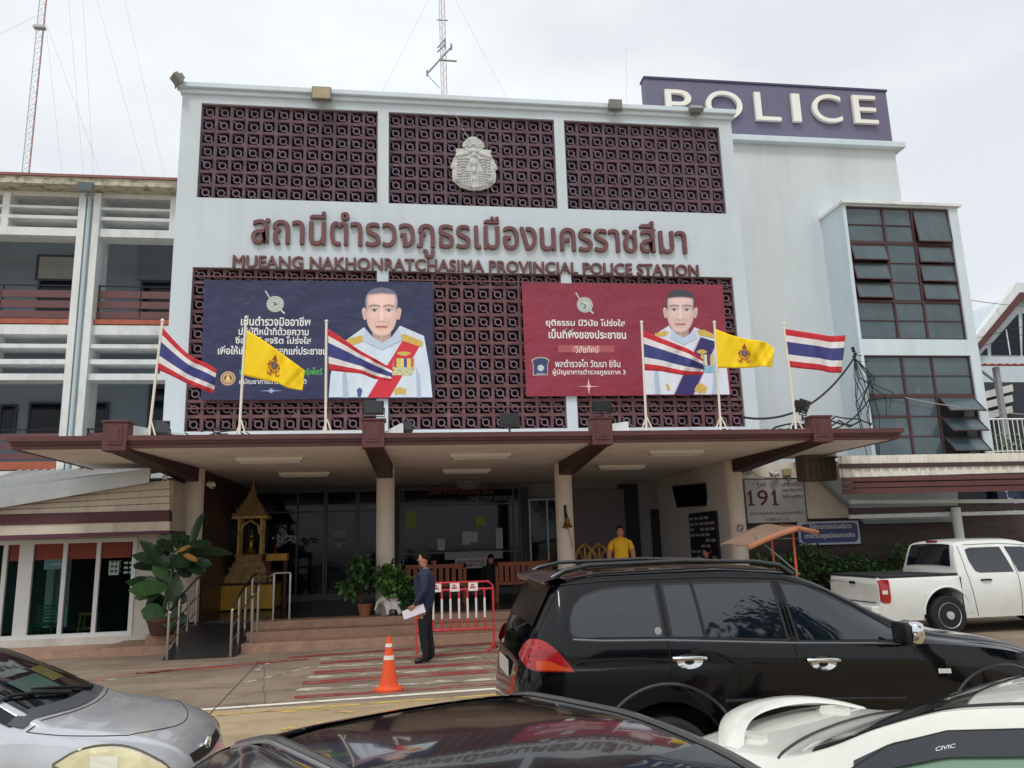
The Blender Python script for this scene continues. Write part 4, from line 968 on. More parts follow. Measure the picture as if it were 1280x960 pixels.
for q in ([(875, 421), (876.2, 421.5), (843.2, 493), (842, 493)], [(895.8, 427.6), (897, 428), (868, 493), (866.8, 493)]): shape(q, BNY-.0105, 'sash_edge', mat('printed_pink_edge', (196, 150, 170), .5), rbn)
for q in ([(818, 417), (832, 413), (836, 416), (832, 420), (822, 421)], [(871, 413), (880, 412), (893, 418), (893, 423), (874, 419)]): shape(q, BNY-.011, 'epaulette', GOLDP, rbn)
shape([(869, 440), (877, 436), (886, 440), (877, 443)], BNY-.0125, 'wing_badge', GOLDP, rbn, 1)
for i, c in enumerate(((206, 196, 110), (216, 214, 190), (90, 60, 110), (206, 190, 100), (200, 200, 210))): shape([(876+4*i, 443), (879.4+4*i, 443), (880+4*i, 457), (876.6+4*i, 457)], BNY-.0125, 'ribbon', mat('ribbon_print_b%d' % i, c, .5), rbn)
shape([(880, 458), (893, 458), (892, 466), (881, 466)], BNY-.0125, 'medals', mat('printed_blue_medals', (130, 184, 204), .5, var=.4, vscale=30), rbn)
shape([(871, 481), (877, 479), (884, 484), (882, 491), (874, 492), (868, 487)], BNY-.012, 'star', GOLDP, rbn)
shape([(832, 479), (836, 481), (838, 488), (834, 488)], BNY-.009, 'badge', GOLDP, rbn)
portrait(rbn, 850.5, 389, 17.2, (220, 190, 182), (62, 62, 74), (52, 44, 48), True)
seal(rbn, 731, 381, 9.8, BNY-.006)
tlines(rbn, 'text_line', WTXT, (('ยุติธรรม มีวินัย โปร่งใส', 682.5, 781, 398, 409.5, .02), ('เป็นที่พึ่งของประชาชน', 686, 782, 411, 423, .02), ('พลตำรวจโท วัฒนา ยี่จีน', 694, 775, 449, 459, .012), ('ผู้บัญชาการตำรวจภูธรภาค 3', 691, 781.5, 461, 470, .012)))
b = MB(); tline(b, 'วิสัยทัศน์', 719, 748, 432, 441, YT-.004, .0); b.build('text_line', WTXT, rbn)
shape([(698, 431.5), (768, 432), (768, 440), (698, 440.5)], YT-.0008, 'title_bar', mat('printed_rose_bar', (168, 84, 90), .5), rbn); shape([(715, 431.8), (750, 432), (750, 440), (715, 440.2)], YT-.0019, 'title_bar', mat('printed_rose_bar_light', (188, 110, 110), .5), rbn)
flare(rbn, 736, 483, YT, .3, .2, mat('flare_rose_print', (232, 180, 176), .5))
shp = [(664, 450), (669, 447), (676, 446), (683, 447), (687, 450), (685, 455), (685, 469), (666, 469.5), (666, 455)]
shape(shp, YT-.001, 'shoulder_badge', mat('badge_pale_edge', (176, 164, 140), .5), rbn); shape([(676+(x-676)*.87, 458.5+(y-458.5)*.87) for x, y in shp], YT-.003, 'shoulder_badge', mat('badge_navy', (52, 58, 104), .5), rbn)
b = MB(); c = xz(676, 460, YT-.005); fill(b, [(c[0]+(.1 if i % 2 else .065)*math.cos(i*.3927), c[1]+(.1 if i % 2 else .065)*math.sin(i*.3927)) for i in range(16)], YT-.005)
tline(b, 'POLICE', 671, 681, 466.2, 468.4, YT-.004, .02)
b.build('badge_star', mat('badge_silver', (190, 200, 206), .5), rbn)

# ================================================================ flags on the canopy edge
FLY = CY+.22
RED, WHT, BLU = mat('flag_red', (196, 44, 54), .8, var=.05), mat('flag_white', (226, 222, 224), .8, var=.03), mat('flag_blue', (62, 66, 128), .8, var=.05)
YEL = mat('flag_yellow', (250, 212, 20), .8, var=.04)
POLE = mat('cream_flag_pole', (228, 222, 208), .5)
def lerp2(pts, t):
    n = len(pts)-1; xs = [i/n for i in range(n+1)]
    return (pchip(xs, [p[0] for p in pts], t), pchip(xs, [p[1] for p in pts], t))
def flag(label, base, top, upper, lower, thai, group, amp=.09, ph=0.):
    b0, t0 = at(*base, FLY), at(*top, FLY)
    f = thing('flag', label, 'flag', (b0[0], FLY, CZ1), 0, group)
    b = MB(); b.tube([(b0[0], FLY, CZ1-.01), (b0[0]+(t0[0]-b0[0])*.5, FLY, (b0[2]+t0[2])/2), t0], .024, 8)
    b.tube([(b0[0]+.02, FLY+.02, CZ1+.32), (b0[0]-.1, FLY+.1, CZ1-.01)], .014, 6); b.tube([(b0[0]+.02, FLY, CZ1+.32), (b0[0]+.14, FLY-.05, CZ1-.01)], .014, 6)
    b.build('pole', POLE, f, smooth=50)
    b = MB(); b.ball((t0[0], FLY, t0[2]+.02), .035, 10); b.build('finial', mat('worn_finial', (226, 226, 214), .4), f, smooth=60)
    N, Mr = 36, 18; PP = []
    for j in range(Mr+1):
        row = []
        for i in range(N+1):
            u, v = i/N, j/Mr; a, c = lerp2(upper, u), lerp2(lower, u); px, py = a[0]+(c[0]-a[0])*v, a[1]+(c[1]-a[1])*v
            w = amp*u**.7*(math.sin(7.5*u-1.6*v+ph)+.5*math.sin(14*u+3.2*v+ph*2)+.32*math.sin(23*u-6*v+ph)+.16*math.sin(37*u+9*v)); Yv = FLY-.02-w
            row.append(at(px, py, Yv))
        PP.append(row)
    if thai:
        rk = [0, 0, 0, 1, 1, 1, 2, 2, 2, 2, 2, 2, 1, 1, 1, 0, 0, 0]; b = MB(); b.grid(PP, rowk=rk); mts = [RED, WHT, BLU]
    else: b = MB(); b.grid(PP); mts = [YEL]
    c = b.build('cloth', mts, f, smooth=60); s = c.modifiers.new('thick', 'SOLIDIFY'); s.thickness = .004; s.offset = 0
    if not thai:
        def on(u, v, o=.012):
            i, j = u*N, v*Mr; i0, j0 = min(int(i), N-1), min(int(j), Mr-1); fi, fj = i-i0, j-j0
            p = (Vector(PP[j0][i0])*(1-fi)+Vector(PP[j0][i0+1])*fi)*(1-fj)+(Vector(PP[j0+1][i0])*(1-fi)+Vector(PP[j0+1][i0+1])*fi)*fj
            return (p.x, p.y-o, p.z)
        b = MB(); cu, cv = .44, .5
        def pz(pts, o, k):
            b.add([on(cu+x*.15, cv+z*.34, o) for x, z in pts], [tuple(range(len(pts)))], k)
        for e in (-1, 1):
            for q in range(5):
                a = -.6+q*.55; x, z = e*.55*math.cos(a), .5*math.sin(a)+.1; pz([(x-.14, z), (x, z+.16), (x+.14, z), (x, z-.14)], .012, 1 if q % 2 else 0)
            pz([(e*.2, .6), (e*.5, .75), (e*.75, .5), (e*.6, .9), (e*.2, .95)], .012, 0)
        pz([(-.3, -.4), (0, -1.0), (.3, -.4), (.1, -.45), (-.1, -.45)], .012, 1)
        for i in range(14): a = i*.4488; pz([(.33*math.cos(a), .33*math.sin(a)), (.4*math.cos(a+.1), .4*math.sin(a+.1)), (.44*math.cos(a+.22), .44*math.sin(a+.22)), (.33*math.cos(a+.4488), .33*math.sin(a+.4488))], .0125, 1)
        pz([(.3*math.cos(i*.3927), .3*math.sin(i*.3927)) for i in range(16)], .013, 2)
        pz([(-.08, -.2), (.08, -.2), (.05, .2), (-.05, .2)], .0145, 0)
        b.build('emblem', [mat('emblem_orange', (196, 120, 50), .8), mat('emblem_brown', (150, 70, 50), .8), mat('emblem_slate', (76, 92, 120), .8)], f)
GT, GYF = 'Thai flags along the canopy edge', 'yellow royal flags along the canopy edge'
flag('Thai tricolour flag drooping before the white pier, clear of both banners', (186, 543), (203, 402), [(204, 410), (222, 430), (240, 446), (258, 454), (271, 462)], [(197, 462), (215, 470), (235, 480), (250, 486), (267, 492)], True, GT, .07, .4)
flag('yellow flag with royal emblem drooping in front of the navy banner', (299, 541), (307, 403), [(309, 413), (330, 426), (350, 440), (366, 452), (381, 463)], [(304, 469), (325, 474), (345, 478), (360, 485), (378, 488)], False, GYF, .05, 1.2)
flag('Thai tricolour flag drooping over the officer of the navy banner', (407, 541), (408, 403), [(410, 411), (430, 424), (450, 438), (470, 449), (492, 462)], [(411, 463), (430, 465), (450, 467), (470, 474), (488, 476)], True, GT, .07, 2.0)
flag('Thai tricolour flag half spread over the officer of the crimson banner', (808, 537), (802, 404), [(804, 413), (825, 422), (845, 430), (862, 437), (879, 449)], [(806, 463), (825, 464), (842, 467), (858, 469), (879, 468)], True, GT, .08, .9)
flag('yellow flag with royal emblem flying wide beside the crimson banner', (901, 537), (893, 404), [(894, 411), (915, 419), (935, 424), (955, 427), (968, 436)], [(897, 460), (915, 460), (935, 460), (952, 458), (965, 459)], False, GYF, .08, 2.6)
flag('Thai tricolour flag flying straight out in front of the pale tower wall', (995, 535), (980, 406), [(981, 411), (1000, 414), (1020, 417), (1040, 420), (1057, 419)], [(988, 459), (1005, 461), (1025, 463), (1040, 466), (1052, 466)], True, GT, .05, 3.3)

# ================================================================ floodlights
LENS = mat('floodlight_glass', (120, 120, 112), .15, spec=.7, var=.2, vscale=12)
def floodlight(label, c, w, h, tilt, rz, group, lensm=LENS, hm=None, tail=True):
    """box floodlight: c = centre of the housing; tilt>0 looks down"""
    f = thing('floodlight', label, 'floodlight', c, rz, group); hm = hm or mat('floodlight_housing', (62, 64, 68), .5, .3)
    M_ = Matrix.Rotation(tilt, 4, 'X'); b = MB()
    def T(p): return (M_ @ Vector(p))[:]
    bm = MB(); bm.bbox(-w/2, w/2, -.06, .06, -h/2, h/2, .012); bm.prism([(-w*.35, -h*.3), (w*.35, -h*.3), (w*.3, h*.3), (-w*.3, h*.3)], .06, .13)
    for i in range(5): bm.box(-w*.3+i*w*.15-.006, -w*.3+i*w*.15+.006, .13, .16, -h*.28, h*.28)
    b.add([T(v) for v in bm.v], bm.f); b.build('housing', hm, f, local=True)
    b = MB(); bm = MB(); bm.box(-w/2+.025, w/2-.025, -.066, -.0605, -h/2+.025, h/2-.025); b.add([T(v) for v in bm.v], bm.f); b.build('lens', lensm, f, local=True)
    b = MB(); b.tube([(-w/2-.012, 0, 0), (-w/2-.012, .03, -h*.62), (w/2+.012, .03, -h*.62), (w/2+.012, 0, 0)], .012, 6); b.tube([(0, .03, -h*.62), (0, .05, -h*.62-.12)], .02, 6); b.build('bracket', hm, f, local=True)
    return f
GF = 'floodlights on the police station'
WARM = mat('warm_floodlight_glass', (176, 160, 128), .2, var=.15, vscale=10); GREYH = mat('grey_floodlight_housing', (128, 130, 128), .5, .3)
floodlight('grey floodlight tilted outward on the corner of the roof parapet', at(221, 99, D-.3), .3, .25, .75, -1.0, GF, LENS, GREYH)
floodlight('grey floodlight with warm beige lens on the roof parapet, the largest one up there', at(402, 117, D-.3), .46, .32, .1, 0, GF, WARM, GREYH)
floodlight('small upright grey floodlight on the roof parapet near the P of the rooftop sign', at(769, 131, D-.3), .34, .26, .1, 0, GF, LENS, GREYH)
floodlight('flat lying floodlight on the parapet before the letter O of the sign', at(870, 136, D-.3), .36, .2, -.7, 0, GF, LENS, GREYH)
floodlight('grey floodlight on the eave of the louvred office wing', at(107, 233, WY-.62), .36, .24, .35, .1, GF, mat('bluish_floodlight_glass', (112, 128, 136), .2), GREYH)
DKL = mat('dark_floodlight_glass', (30, 36, 42), .1, spec=.6); BKH = mat('black_floodlight_housing', (20, 21, 24), .5)
floodlight('black floodlight lying back on the canopy before the white pier', at(199, 536, CY+.55), .36, .3, -.5, .25, GF, DKL, BKH)
floodlight('black floodlight above the second canopy post, under the officer in red sash', at(467, 510, CY+.3), .38, .26, .0, 0, GF, DKL, BKH)
floodlight('little black floodlight between the second canopy post and a white upstand', at(508, 534, CY+.5), .22, .2, -.3, .4, GF, DKL, BKH)
floodlight('black ribbed floodlight on the canopy between the two banners', at(637, 525, CY+.6), .38, .26, -.2, 0, GF, BLACKG, BKH)
floodlight('black floodlight above the third canopy post', at(752, 508, CY+.3), .36, .22, .1, -.1, GF, DKL, BKH)
floodlight('black floodlight turned sideways in front of the pale tower wall', at(1004, 508, CY+.3), .34, .28, .5, .7, GF, DKL, BKH)

# cables lying along the canopy and rising to the tower bay
R = random.Random(11)
def cable(pts, r, label, grp=None, n=5, name='cable', mt=None):
    b = MB(); b.tube(pts, r, n); o = b.build(name, mt or CABLE); own_origin(o, pts[0]); return tag(o, label, 'cable', grp)
def sag(p, q, s, n=14):
    p, q = Vector(p), Vector(q); return [tuple(p.lerp(q, i/n)+Vector((0, 0, -4*s*(i/n)*(1-i/n)))) for i in range(n+1)]
cb = thing('cable_bundle', 'tangled heap of black cables lying on the canopy below the crimson banner', 'cables', at(880, 530, 16.5), 0)
b = MB()
for k in range(46):
    x0 = R.uniform(4.4, 8.6); L_ = R.uniform(.8, 2.4); y = R.uniform(14.9, 17.6); pts = []
    for i in range(9):
        t = i/8; x = x0+L_*t; hh = .05+.28*math.exp(-((x-9.0)/1.2)**2)*R.uniform(.4, 1); pts.append((min(x, 9.7), y+R.uniform(-.1, .1), CZ1+hh+R.uniform(-.03, .05)))
    b.tube(pts, R.choice((.012, .016, .02)), 5)
b.build('cables', CABLE, cb)
cb = thing('cable_bundle', 'thin black cables lying along the canopy below the navy banner', 'cables', at(250, 540, 16), 0)
b = MB()
for k in range(12):
    x0 = R.uniform(-4.6, -3.4); pts = [(x0+i*.3, 15.2+R.uniform(-.2, .2)+k*.1, CZ1+.03+R.uniform(0, .09)*(3 if i < 3 else 1)) for i in range(9)]; b.tube(pts, .012, 5)
b.build('cables', CABLE, cb)
J = at(1068, 447, BYF-.08)
cb = thing('cable_junction', 'black insulator with a spray of cables on the edge of the tower bay', 'cables', J)
b = MB()
for k in range(5): b.ball((J[0]+R.uniform(-.06, .06), J[1], J[2]-.05+k*.08), (.06, .05, .045), 8)
for k in range(12):
    e = (J[0]+R.uniform(-.1, .75), J[1]-R.uniform(0, .3), J[2]-R.uniform(1.2, 2.9)); b.tube([J, (J[0]+R.uniform(-.3, .5), J[1]-.1, J[2]-.6), (e[0]+R.uniform(-.2, .2), e[1], (J[2]+e[2])/2-.3), e], .012, 5)
b.build('wires', CABLE, cb)
GC = 'cables strung in front of the tower'
cable(sag(at(930, 522, 16.6), J, .55), .028, 'thick black cable sagging from the canopy to the tower bay, the upper one', GC)
cable(sag(at(1020, 538, 16.6), at(1086, 500, BYF-.1), .25)+sag(at(1086, 500, BYF-.1), at(1131, 497, BYF-.15), -.02)[1:], .022, 'black cable from the canopy end up to the lower tower window', GC)
cable(sag(at(1131, 497, BYF-.15), at(1320, 520, BYF-.4), .1), .014, 'grey cable running across the lower tower window', GC, mt=mat('grey_cable_sheath', (150, 152, 156), .7))
cable(sag(at(1068, 445, BYF-.1), at(1340, 388, 24), .25), .01, 'thin wire from the bay insulator up past the gabled hall, upper of two', GC)
cable(sag(at(1068, 452, BYF-.1), at(1340, 395, 24), .35), .01, 'thin wire from the bay insulator up past the gabled hall, lower of two', GC)
cable(sag(at(1205, 374, 24), at(1300, 384, 30), .05), .012, 'thin wire between the tower bay and the gable of the white hall', GC)
cable(sag(at(560, 128, D-.2), at(617, 240, D-.1), -.1), .006, 'thin pale wire hanging from the parapet past the plaster crest', None, mt=mat('pale_wire', (190, 190, 190), .7))

# ================================================================ ceiling lamps under the canopy (unlit)
GL = 'fluorescent ceiling lamps under the canopy'
TUBE = mat('lamp_white_enamel', (232, 228, 220), .4); REFL = mat('lamp_louvre', (180, 178, 176), .3, .4)
def ceil_lamp(label, px, py, z, L_):
    p = gz(px, py, z); f = thing('ceiling_lamp', label, 'ceiling lamp', (p[0], p[1], z), 0, GL)
    b = MB(); b.prism([(-L_/2, .045), (-L_/2+.02, -.03), (L_/2-.02, -.03), (L_/2, .045)], -.15, .15); b.build('tray', TUBE, f, local=True)
    b = MB()
    for i in range(15): x = -L_/2+.06+i*(L_-.12)/14; b.box(x-.006, x+.006, -.13, .13, -.05, -.0305)
    b.build('louvre', REFL, f, local=True)
    b = MB()
    for s in (-.07, .07): b.cyl((-L_/2+.06, s, -.043), (L_/2-.06, s, -.043), .014, n=8)
    b.build('tubes', mat('lamp_tube', (236, 238, 238), .3), f, local=True); return f
ceil_lamp('white fluorescent lamp on the soffit in front of the shrine, front row', 338, 575, CZ0-.05, 1.3)
ceil_lamp('white fluorescent lamp on the soffit between the middle columns, front row', 600, 570, CZ0-.05, 1.25)
ceil_lamp('white fluorescent lamp on the soffit above the yellow shirted man, front row', 843, 566, CZ0-.05, 1.2)
ceil_lamp('thin fluorescent lamp deeper under the canopy before the glazed doors', 381, 593, CZ0-.05, 1.2)
ceil_lamp('thin fluorescent lamp deeper under the canopy above the wall fan', 583, 589, CZ0-.05, 1.2)
ceil_lamp('thin fluorescent lamp deeper under the canopy above the yellow shirted man', 776, 584, CZ0-.05, 1.2)

# wall fan
c = at(585, 601, 22.4); fn = thing('wall_fan', 'grey caged fan hanging under the canopy ceiling above the counter', 'fan', c)
b = MB(); b.bbox(c[0]-.14, c[0]+.14, c[1]-.08, c[1]+.08, c[2]+.22, c[2]+.44, .02); b.tube([(c[0], c[1], c[2]+.25), (c[0], c[1]-.1, c[2]+.02)], .05, 8); b.build('motor', mat('fan_grey', (150, 150, 152), .5), fn)
b = MB()
for r, y in ((.33, -.15), (.24, -.2), (.12, -.24), (.33, -.05)): b.tube([(c[0]+r*math.cos(a*.2618), c[1]+y, c[2]-.05+r*.55*math.sin(a*.2618)) for a in range(25)], .012, 5)
for a in range(24): t = a*.2618; b.tube([(c[0], c[1]-.25, c[2]-.05), (c[0]+.24*math.cos(t), c[1]-.2, c[2]-.05+.13*math.sin(t)), (c[0]+.33*math.cos(t), c[1]-.1, c[2]-.05+.18*math.sin(t))], .006, 4)
b.build('cage', mat('fan_cage', (160, 160, 160), .4), fn)
b = MB()
for k in range(3): t = k*2.094; b.tube([(c[0], c[1]-.12, c[2]-.05), (c[0]+.15*math.cos(t), c[1]-.13, c[2]-.05+.08*math.sin(t)), (c[0]+.29*math.cos(t), c[1]-.11, c[2]-.05+.16*math.sin(t))], [.03, .07, .05], 6)
b.build('blade', mat('fan_blade', (110, 112, 116), .5), fn)

# brass bell on the third column
c = at(709, 655, 18.12); bl_ = thing('bell', 'small brass bell with pull cord hanging on an entrance column', 'bell', c)
BRASS = mat('aged_brass', (150, 104, 52), .4, .8, var=.2, vscale=10)
b = MB(); b.lathe([(.02, .14), (.055, .12), (.065, .04), (.085, -.02), (.125, -.07), (.12, -.08)], c, 20); b.build('bell_body', BRASS, bl_, smooth=40)
b = MB(); b.tube([(c[0], 18.2, c[2]+.42), (c[0]-.03, 18.12, c[2]+.40), (c[0]-.03, 18.1, c[2]+.28), (c[0], 18.12, c[2]+.2), (c[0], 18.12, c[2]+.13)], .022, 6); b.box(c[0]-.05, c[0]+.01, 18.17, 18.2, c[2]+.14, c[2]+.44); b.build('bracket', mat('black_iron', (30, 28, 28), .6), bl_)
b = MB(); b.tube([(c[0], 18.12, c[2]-.05), (c[0]+.03, 18.11, c[2]-.2), (c[0]+.08, 18.11, c[2]-.36), (c[0]+.09, 18.12, c[2]-.56)], .008, 5); b.ball((c[0], 18.12, c[2]-.09), .025, 8); b.build('cord', mat('rust_cord', (120, 66, 46), .9), bl_)

# signs on the right-hand wall
SGY = YR-.06
sg = thing('hotline_sign', 'grey metal sign reading 191 in maroon figures on the cream wall', 'sign', at(968, 625, SGY))
q = [xz(*p, SGY) for p in ((929, 598.5), (1004, 596), (1010.5, 652), (935, 655))]
b = MB(); x0, x1, z0, z1 = q[0][0], q[1][0], q[3][1], q[0][1]; b.bbox(x0, x1, SGY, SGY+.05, z0, z1, .006); b.build('plate', mat('grey_sign_metal', (178, 178, 178), .45, .2, var=.08, vscale=2), sg)
b = MB()
for (a, c_, d, e) in ((x0, x0+.02, z0, z1), (x1-.02, x1, z0, z1), (x0+.02, x1-.02, z0, z0+.02), (x0+.02, x1-.02, z1-.02, z1)): b.box(a, c_, SGY-.012, SGY+.001, d, e)
b.build('frame', mat('sign_dark_frame', (50, 50, 52), .5), sg)
W_, H_ = x1-x0, z1-z0
b = MB(); writing(b, '191', x0+W_*.075, x0+W_*.51, z0+H_*.40, z0+H_*.74, SGY-.001, .012, .0)
for u in (.098, .492): b.box(x0+W_*u-.08, x0+W_*u+.08, SGY-.0125, SGY-.001, z0+H_*.40-.002, z0+H_*.40+.035)
for u in (.098, .492): b.prism([(x0+W_*u-.09, z0+H_*.65), (x0+W_*u-.075, z0+H_*.625), (x0+W_*u+.0, z0+H_*.70), (x0+W_*u+.0, z0+H_*.738)], SGY-.0135, SGY-.001)
b.build('maroon_figures', mat('maroon_figure', (84, 30, 36), .5), sg)
b = MB()
writing(b, 'ศูนย์', x0+W_*.22, x0+W_*.37, z0+H_*.78, z0+H_*.93, SGY-.001, .003, .01)
for i, s in enumerate(('นครราชสีมา', 'ปลอดภัยทุกทิศ', 'ใส่ใจทุกชีวิต')): writing(b, s, x0+W_*.62, x0+W_*.96, z0+H_*(.81-.145*i), z0+H_*(.92-.145*i), SGY-.001, .003, .01)
writing(b, 'ศูนย์ควบคุมสั่งการ สภ.เมืองนครราชสีมา', x0+W_*.06, x0+W_*.94, z0+H_*.17, z0+H_*.27, SGY-.001, .003, .0); writing(b, 'โทรศัพท์ ๐๔๔ - ๑๙๑', x0+W_*.3, x0+W_*.7, z0+H_*.05, z0+H_*.14, SGY-.001, .003, .0)
b.build('black_writing', INKD, sg)
SGB = YR-.12
sb = thing('blue_sign', 'blue nameplate sign with pale ornamental border and white Thai lines', 'sign', at(1036, 667, SGB))
q = [xz(*p, SGB) for p in ((997, 653), (1073, 650.5), (1076, 680), (1000, 682))]
x0, x1, z0, z1 = q[0][0], q[1][0], q[3][1], q[1][1]
b = MB(); b.bbox(x0, x1, SGB, SGB+.05, z0, z1, .006); b.build('plate', mat('pale_sign_border', (176, 188, 206), .5, var=.1, vscale=12), sb)
b = MB(); r_ = .13; P = []
for cxx, czz, a0 in ((x1-.05-r_, z1-.05-r_, 0), (x0+.05+r_, z1-.05-r_, 1), (x0+.05+r_, z0+.05+r_, 2), (x1-.05-r_, z0+.05+r_, 3)):
    P += [(cxx+r_*math.cos((a0+i/6)*math.pi/2), czz+r_*math.sin((a0+i/6)*math.pi/2)) for i in range(7)]
b.add([(x, SGB-.003, z) for x, z in P], [tuple(range(len(P)))]); b.build('blue_field', mat('sign_navy', (36, 52, 104), .45), sb)
for body, m0, m1, h0, h1 in (('สำนักงานการสอบสวนคดีอาญา', .3, .2, .36, .52), ('สถานีตำรวจภูธรเมืองนครราชสีมา', .14, .14, .13, .29)): b = MB(); writing(b, body, x0+m0, x1-m1, z0+h0, z0+h1, SGB-.004, .003, .01); b.build('text_line', WTXT, sb)
c = at(1043, 657, 0+AY+1.18) if False else at(1262, 627, 19.2)
wsn = thing('wheelchair_sign', 'dark blue wheelchair symbol sign behind the awning post', 'sign', c)
b = MB(); b.box(c[0]-.33, c[0]+.33, 19.2, 19.23, c[2]-.42, c[2]+.42); b.build('plate', mat('sign_deep_blue', (24, 36, 62), .5), wsn)
b = MB(); b.tube([(c[0]+.18*math.cos(i*.35-2.6), 19.19, c[2]-.1+.18*math.sin(i*.35-2.6)) for i in range(14)], .022, 6); b.ball((c[0]-.06, 19.19, c[2]+.28), (.05, .01, .05), 10); b.tube([(c[0]-.06, 19.19, c[2]+.2), (c[0]-.04, 19.19, c[2]), (c[0]+.12, 19.19, c[2]), (c[0]+.18, 19.19, c[2]-.16)], .025, 6); b.build('symbol', mat('sign_pale_blue', (150, 166, 190), .5), wsn)
c = at(925, 660, 18.17); 
b = MB(); b.lathe([(.0, -.004), (.1, -.004), (.1, .004)], c, 20, axis='y'); o = b.build('no_smoking_sticker', mat('sticker_pale', (206, 196, 196), .6)); own_origin(o, c); tag(o, 'round no smoking sticker on the column beside the 191 sign', 'sticker')
b = MB(); b.tube([(c[0]+.075*math.cos(i*.2618), c[1]-.006, c[2]+.075*math.sin(i*.2618)) for i in range(25)], .012, 5); b.tube([(c[0]-.05, c[1]-.006, c[2]+.05), (c[0]+.05, c[1]-.006, c[2]-.05)], .01, 5); b.build('red_ring', mat('sticker_red', (130, 50, 58), .6), o)

# small devices: round loudspeaker and camera over the 191 sign, cameras by the left column
c = at(932, 588, YR-.08); sp = thing('siren_horn', 'round grey siren horn on the wall above the 191 sign', 'siren', c)
b = MB(); b.lathe([(.13, -.1), (.12, -.11), (.05, -.02), (.05, .06), (.09, .08)], c, 20, axis='y'); b.build('horn', mat('horn_grey', (150, 146, 142), .5), sp, smooth=40)
b = MB(); b.ball((c[0], c[1]-.07, c[2]), .04, 10); b.build('driver', BLACK, sp)
cable(sag((c[0]+.12, YR-.03, c[2]+.02), at(975, 593, YR-.03), .14), .008, 'thin wire from the siren horn to the wall camera', None)
def camera_unit(label, c, d, grp, col=(206, 206, 200)):
    f = thing('security_camera', label, 'security camera', c, 0, grp); d = Vector(d).normalized(); c = Vector(c)
    b = MB(); b.tube([c-d*.12, c+d*.12], .045, 10); b.tube([c+d*.05+Vector((0, 0, .05)), c+d*.15+Vector((0, 0, .05))], .05, 4); b.build('housing', mat('camera_white', col, .4), f)
    b = MB(); b.tube([c+d*.1201, c+d*.128], .032, 10); b.build('lens', BLACK, f)
    b = MB(); b.tube([c-d*.06, c-d*.1+Vector((0, .1, .08))], .018, 6); b.build('arm', mat('camera_arm', (160, 160, 158), .5), f); return f
GCAM = 'security cameras on the front'
camera_unit('small white security camera under the soffit beside the dark marble wall', at(263, 607, 17.6), (.6, -.7, -.3), GCAM)
camera_unit('security camera with black lens at the corner of the cafe fascia', at(206, 598, 16.6), (.3, -.9, -.3), GCAM)
camera_unit('dark security camera on the cream wall left of the junction box', at(968, 593, YR-.2), (-.9, -.4, -.2), GCAM, (60, 58, 56))
c = at(984, 590, YR-.1); jb = thing('junction_box', 'beige junction box on the cream wall above the 191 sign', 'box', c)
b = MB(); b.bbox(c[0]-.1, c[0]+.1, YR-.14, YR-.002, c[2]-.09, c[2]+.09, .012); b.build('case', mat('beige_plastic', (176, 164, 128), .5), jb); b = MB(); b.tube([(c[0], YR-.1, c[2]-.09), (c[0]+.02, YR-.1, c[2]-.2), (c[0]-.02, YR-.03, c[2]-.3)], .02, 6); b.build('conduit', mat('grey_conduit', (130, 126, 120), .5), jb)
# television and notice board on the hall side wall
tvp = (7.7, 20.3, 3.05); tv = thing('television', 'black flat television tilted on the side wall inside the entrance', 'television', tvp)
M2 = Matrix.Translation(tvp) @ Matrix.Rotation(math.radians(-52), 4, 'Z') @ Matrix.Rotation(.3, 4, 'X')
bm = MB(); bm.bbox(-.5, .5, -.03, .05, -.3, .3, .012); b = MB(); b.add([(M2 @ Vector(v))[:] for v in bm.v], bm.f); b.build('case', BLACK, tv)
bm = MB(); bm.box(-.47, .47, -.036, -.0305, -.27, .27); b = MB(); b.add([(M2 @ Vector(v))[:] for v in bm.v], bm.f); b.build('screen', mat('tv_glass', (10, 12, 16), .12), tv)
b = MB(); b.tube([(M2 @ Vector((0, .05, 0)))[:], (7.99, 20.5, 3.2)], .04, 6); b.build('bracket', BLACK, tv)
nb = thing('staff_board', 'dark notice board of white name slips below the television', 'notice board', (7.97, 19.9, 1.9))
b = MB(); b.box(7.93, 7.998, 19.3, 21.2, 1.15, 2.6); b.build('board', mat('board_dark', (34, 34, 42), .6), nb)
b = MB(); R = random.Random(5)
for i in range(5):
    for j in range(9):
        if R.random() < .75: y = 19.42+i*.36; z = 1.25+j*.145; b.box(7.92, 7.9295, y, y+.26, z, z+.07)
b.build('name_slips', mat('name_slip', (176, 176, 176), .6), nb)

# ================================================================ antenna masts
MR, MW = mat('mast_red', (170, 90, 88), .6, var=.15), mat('mast_grey', (172, 174, 176), .5, .3)
def mast(label, base, top, Y, wpx, name, extras):
    p, q = Vector(at(*base, Y)), Vector(at(*top, Y)); m_ = thing('antenna_mast', label, 'antenna mast', p, 0, 'lattice masts behind the roofs')
    w0 = at(base[0]+wpx, base[1], Y)[0]-p.x; H = (q-p).length; n = int(H/(w0*.9)); b = MB(); b2 = MB()
    L3 = [(-.5, 0), (.5, 0), (0, .8)]
    pt = lambda k, t: p.lerp(q, t)+Vector((L3[k][0]*w0, L3[k][1]*w0, 0))
    for k in range(3): b.tube([pt(k, 0), pt(k, 1)], w0*.055, 6, k=1 if k == 1 else 0)
    for i in range(n):
        for k in range(3):
            k2 = (k+1) % 3; a, c = (k, k2) if i % 2 else (k2, k)
            b2.tube([pt(a, i/n), pt(c, (i+1)/n)], w0*.025, 4)
    b.build('legs', [MW, MR], m_); b2.build('lacing', MW, m_); return m_, p, q, w0
m1, p, q, w0 = mast('tall guyed lattice mast with a red leg above the louvred office wing', (30, 236), (58, -40), 45, 9.5, 'm', None)
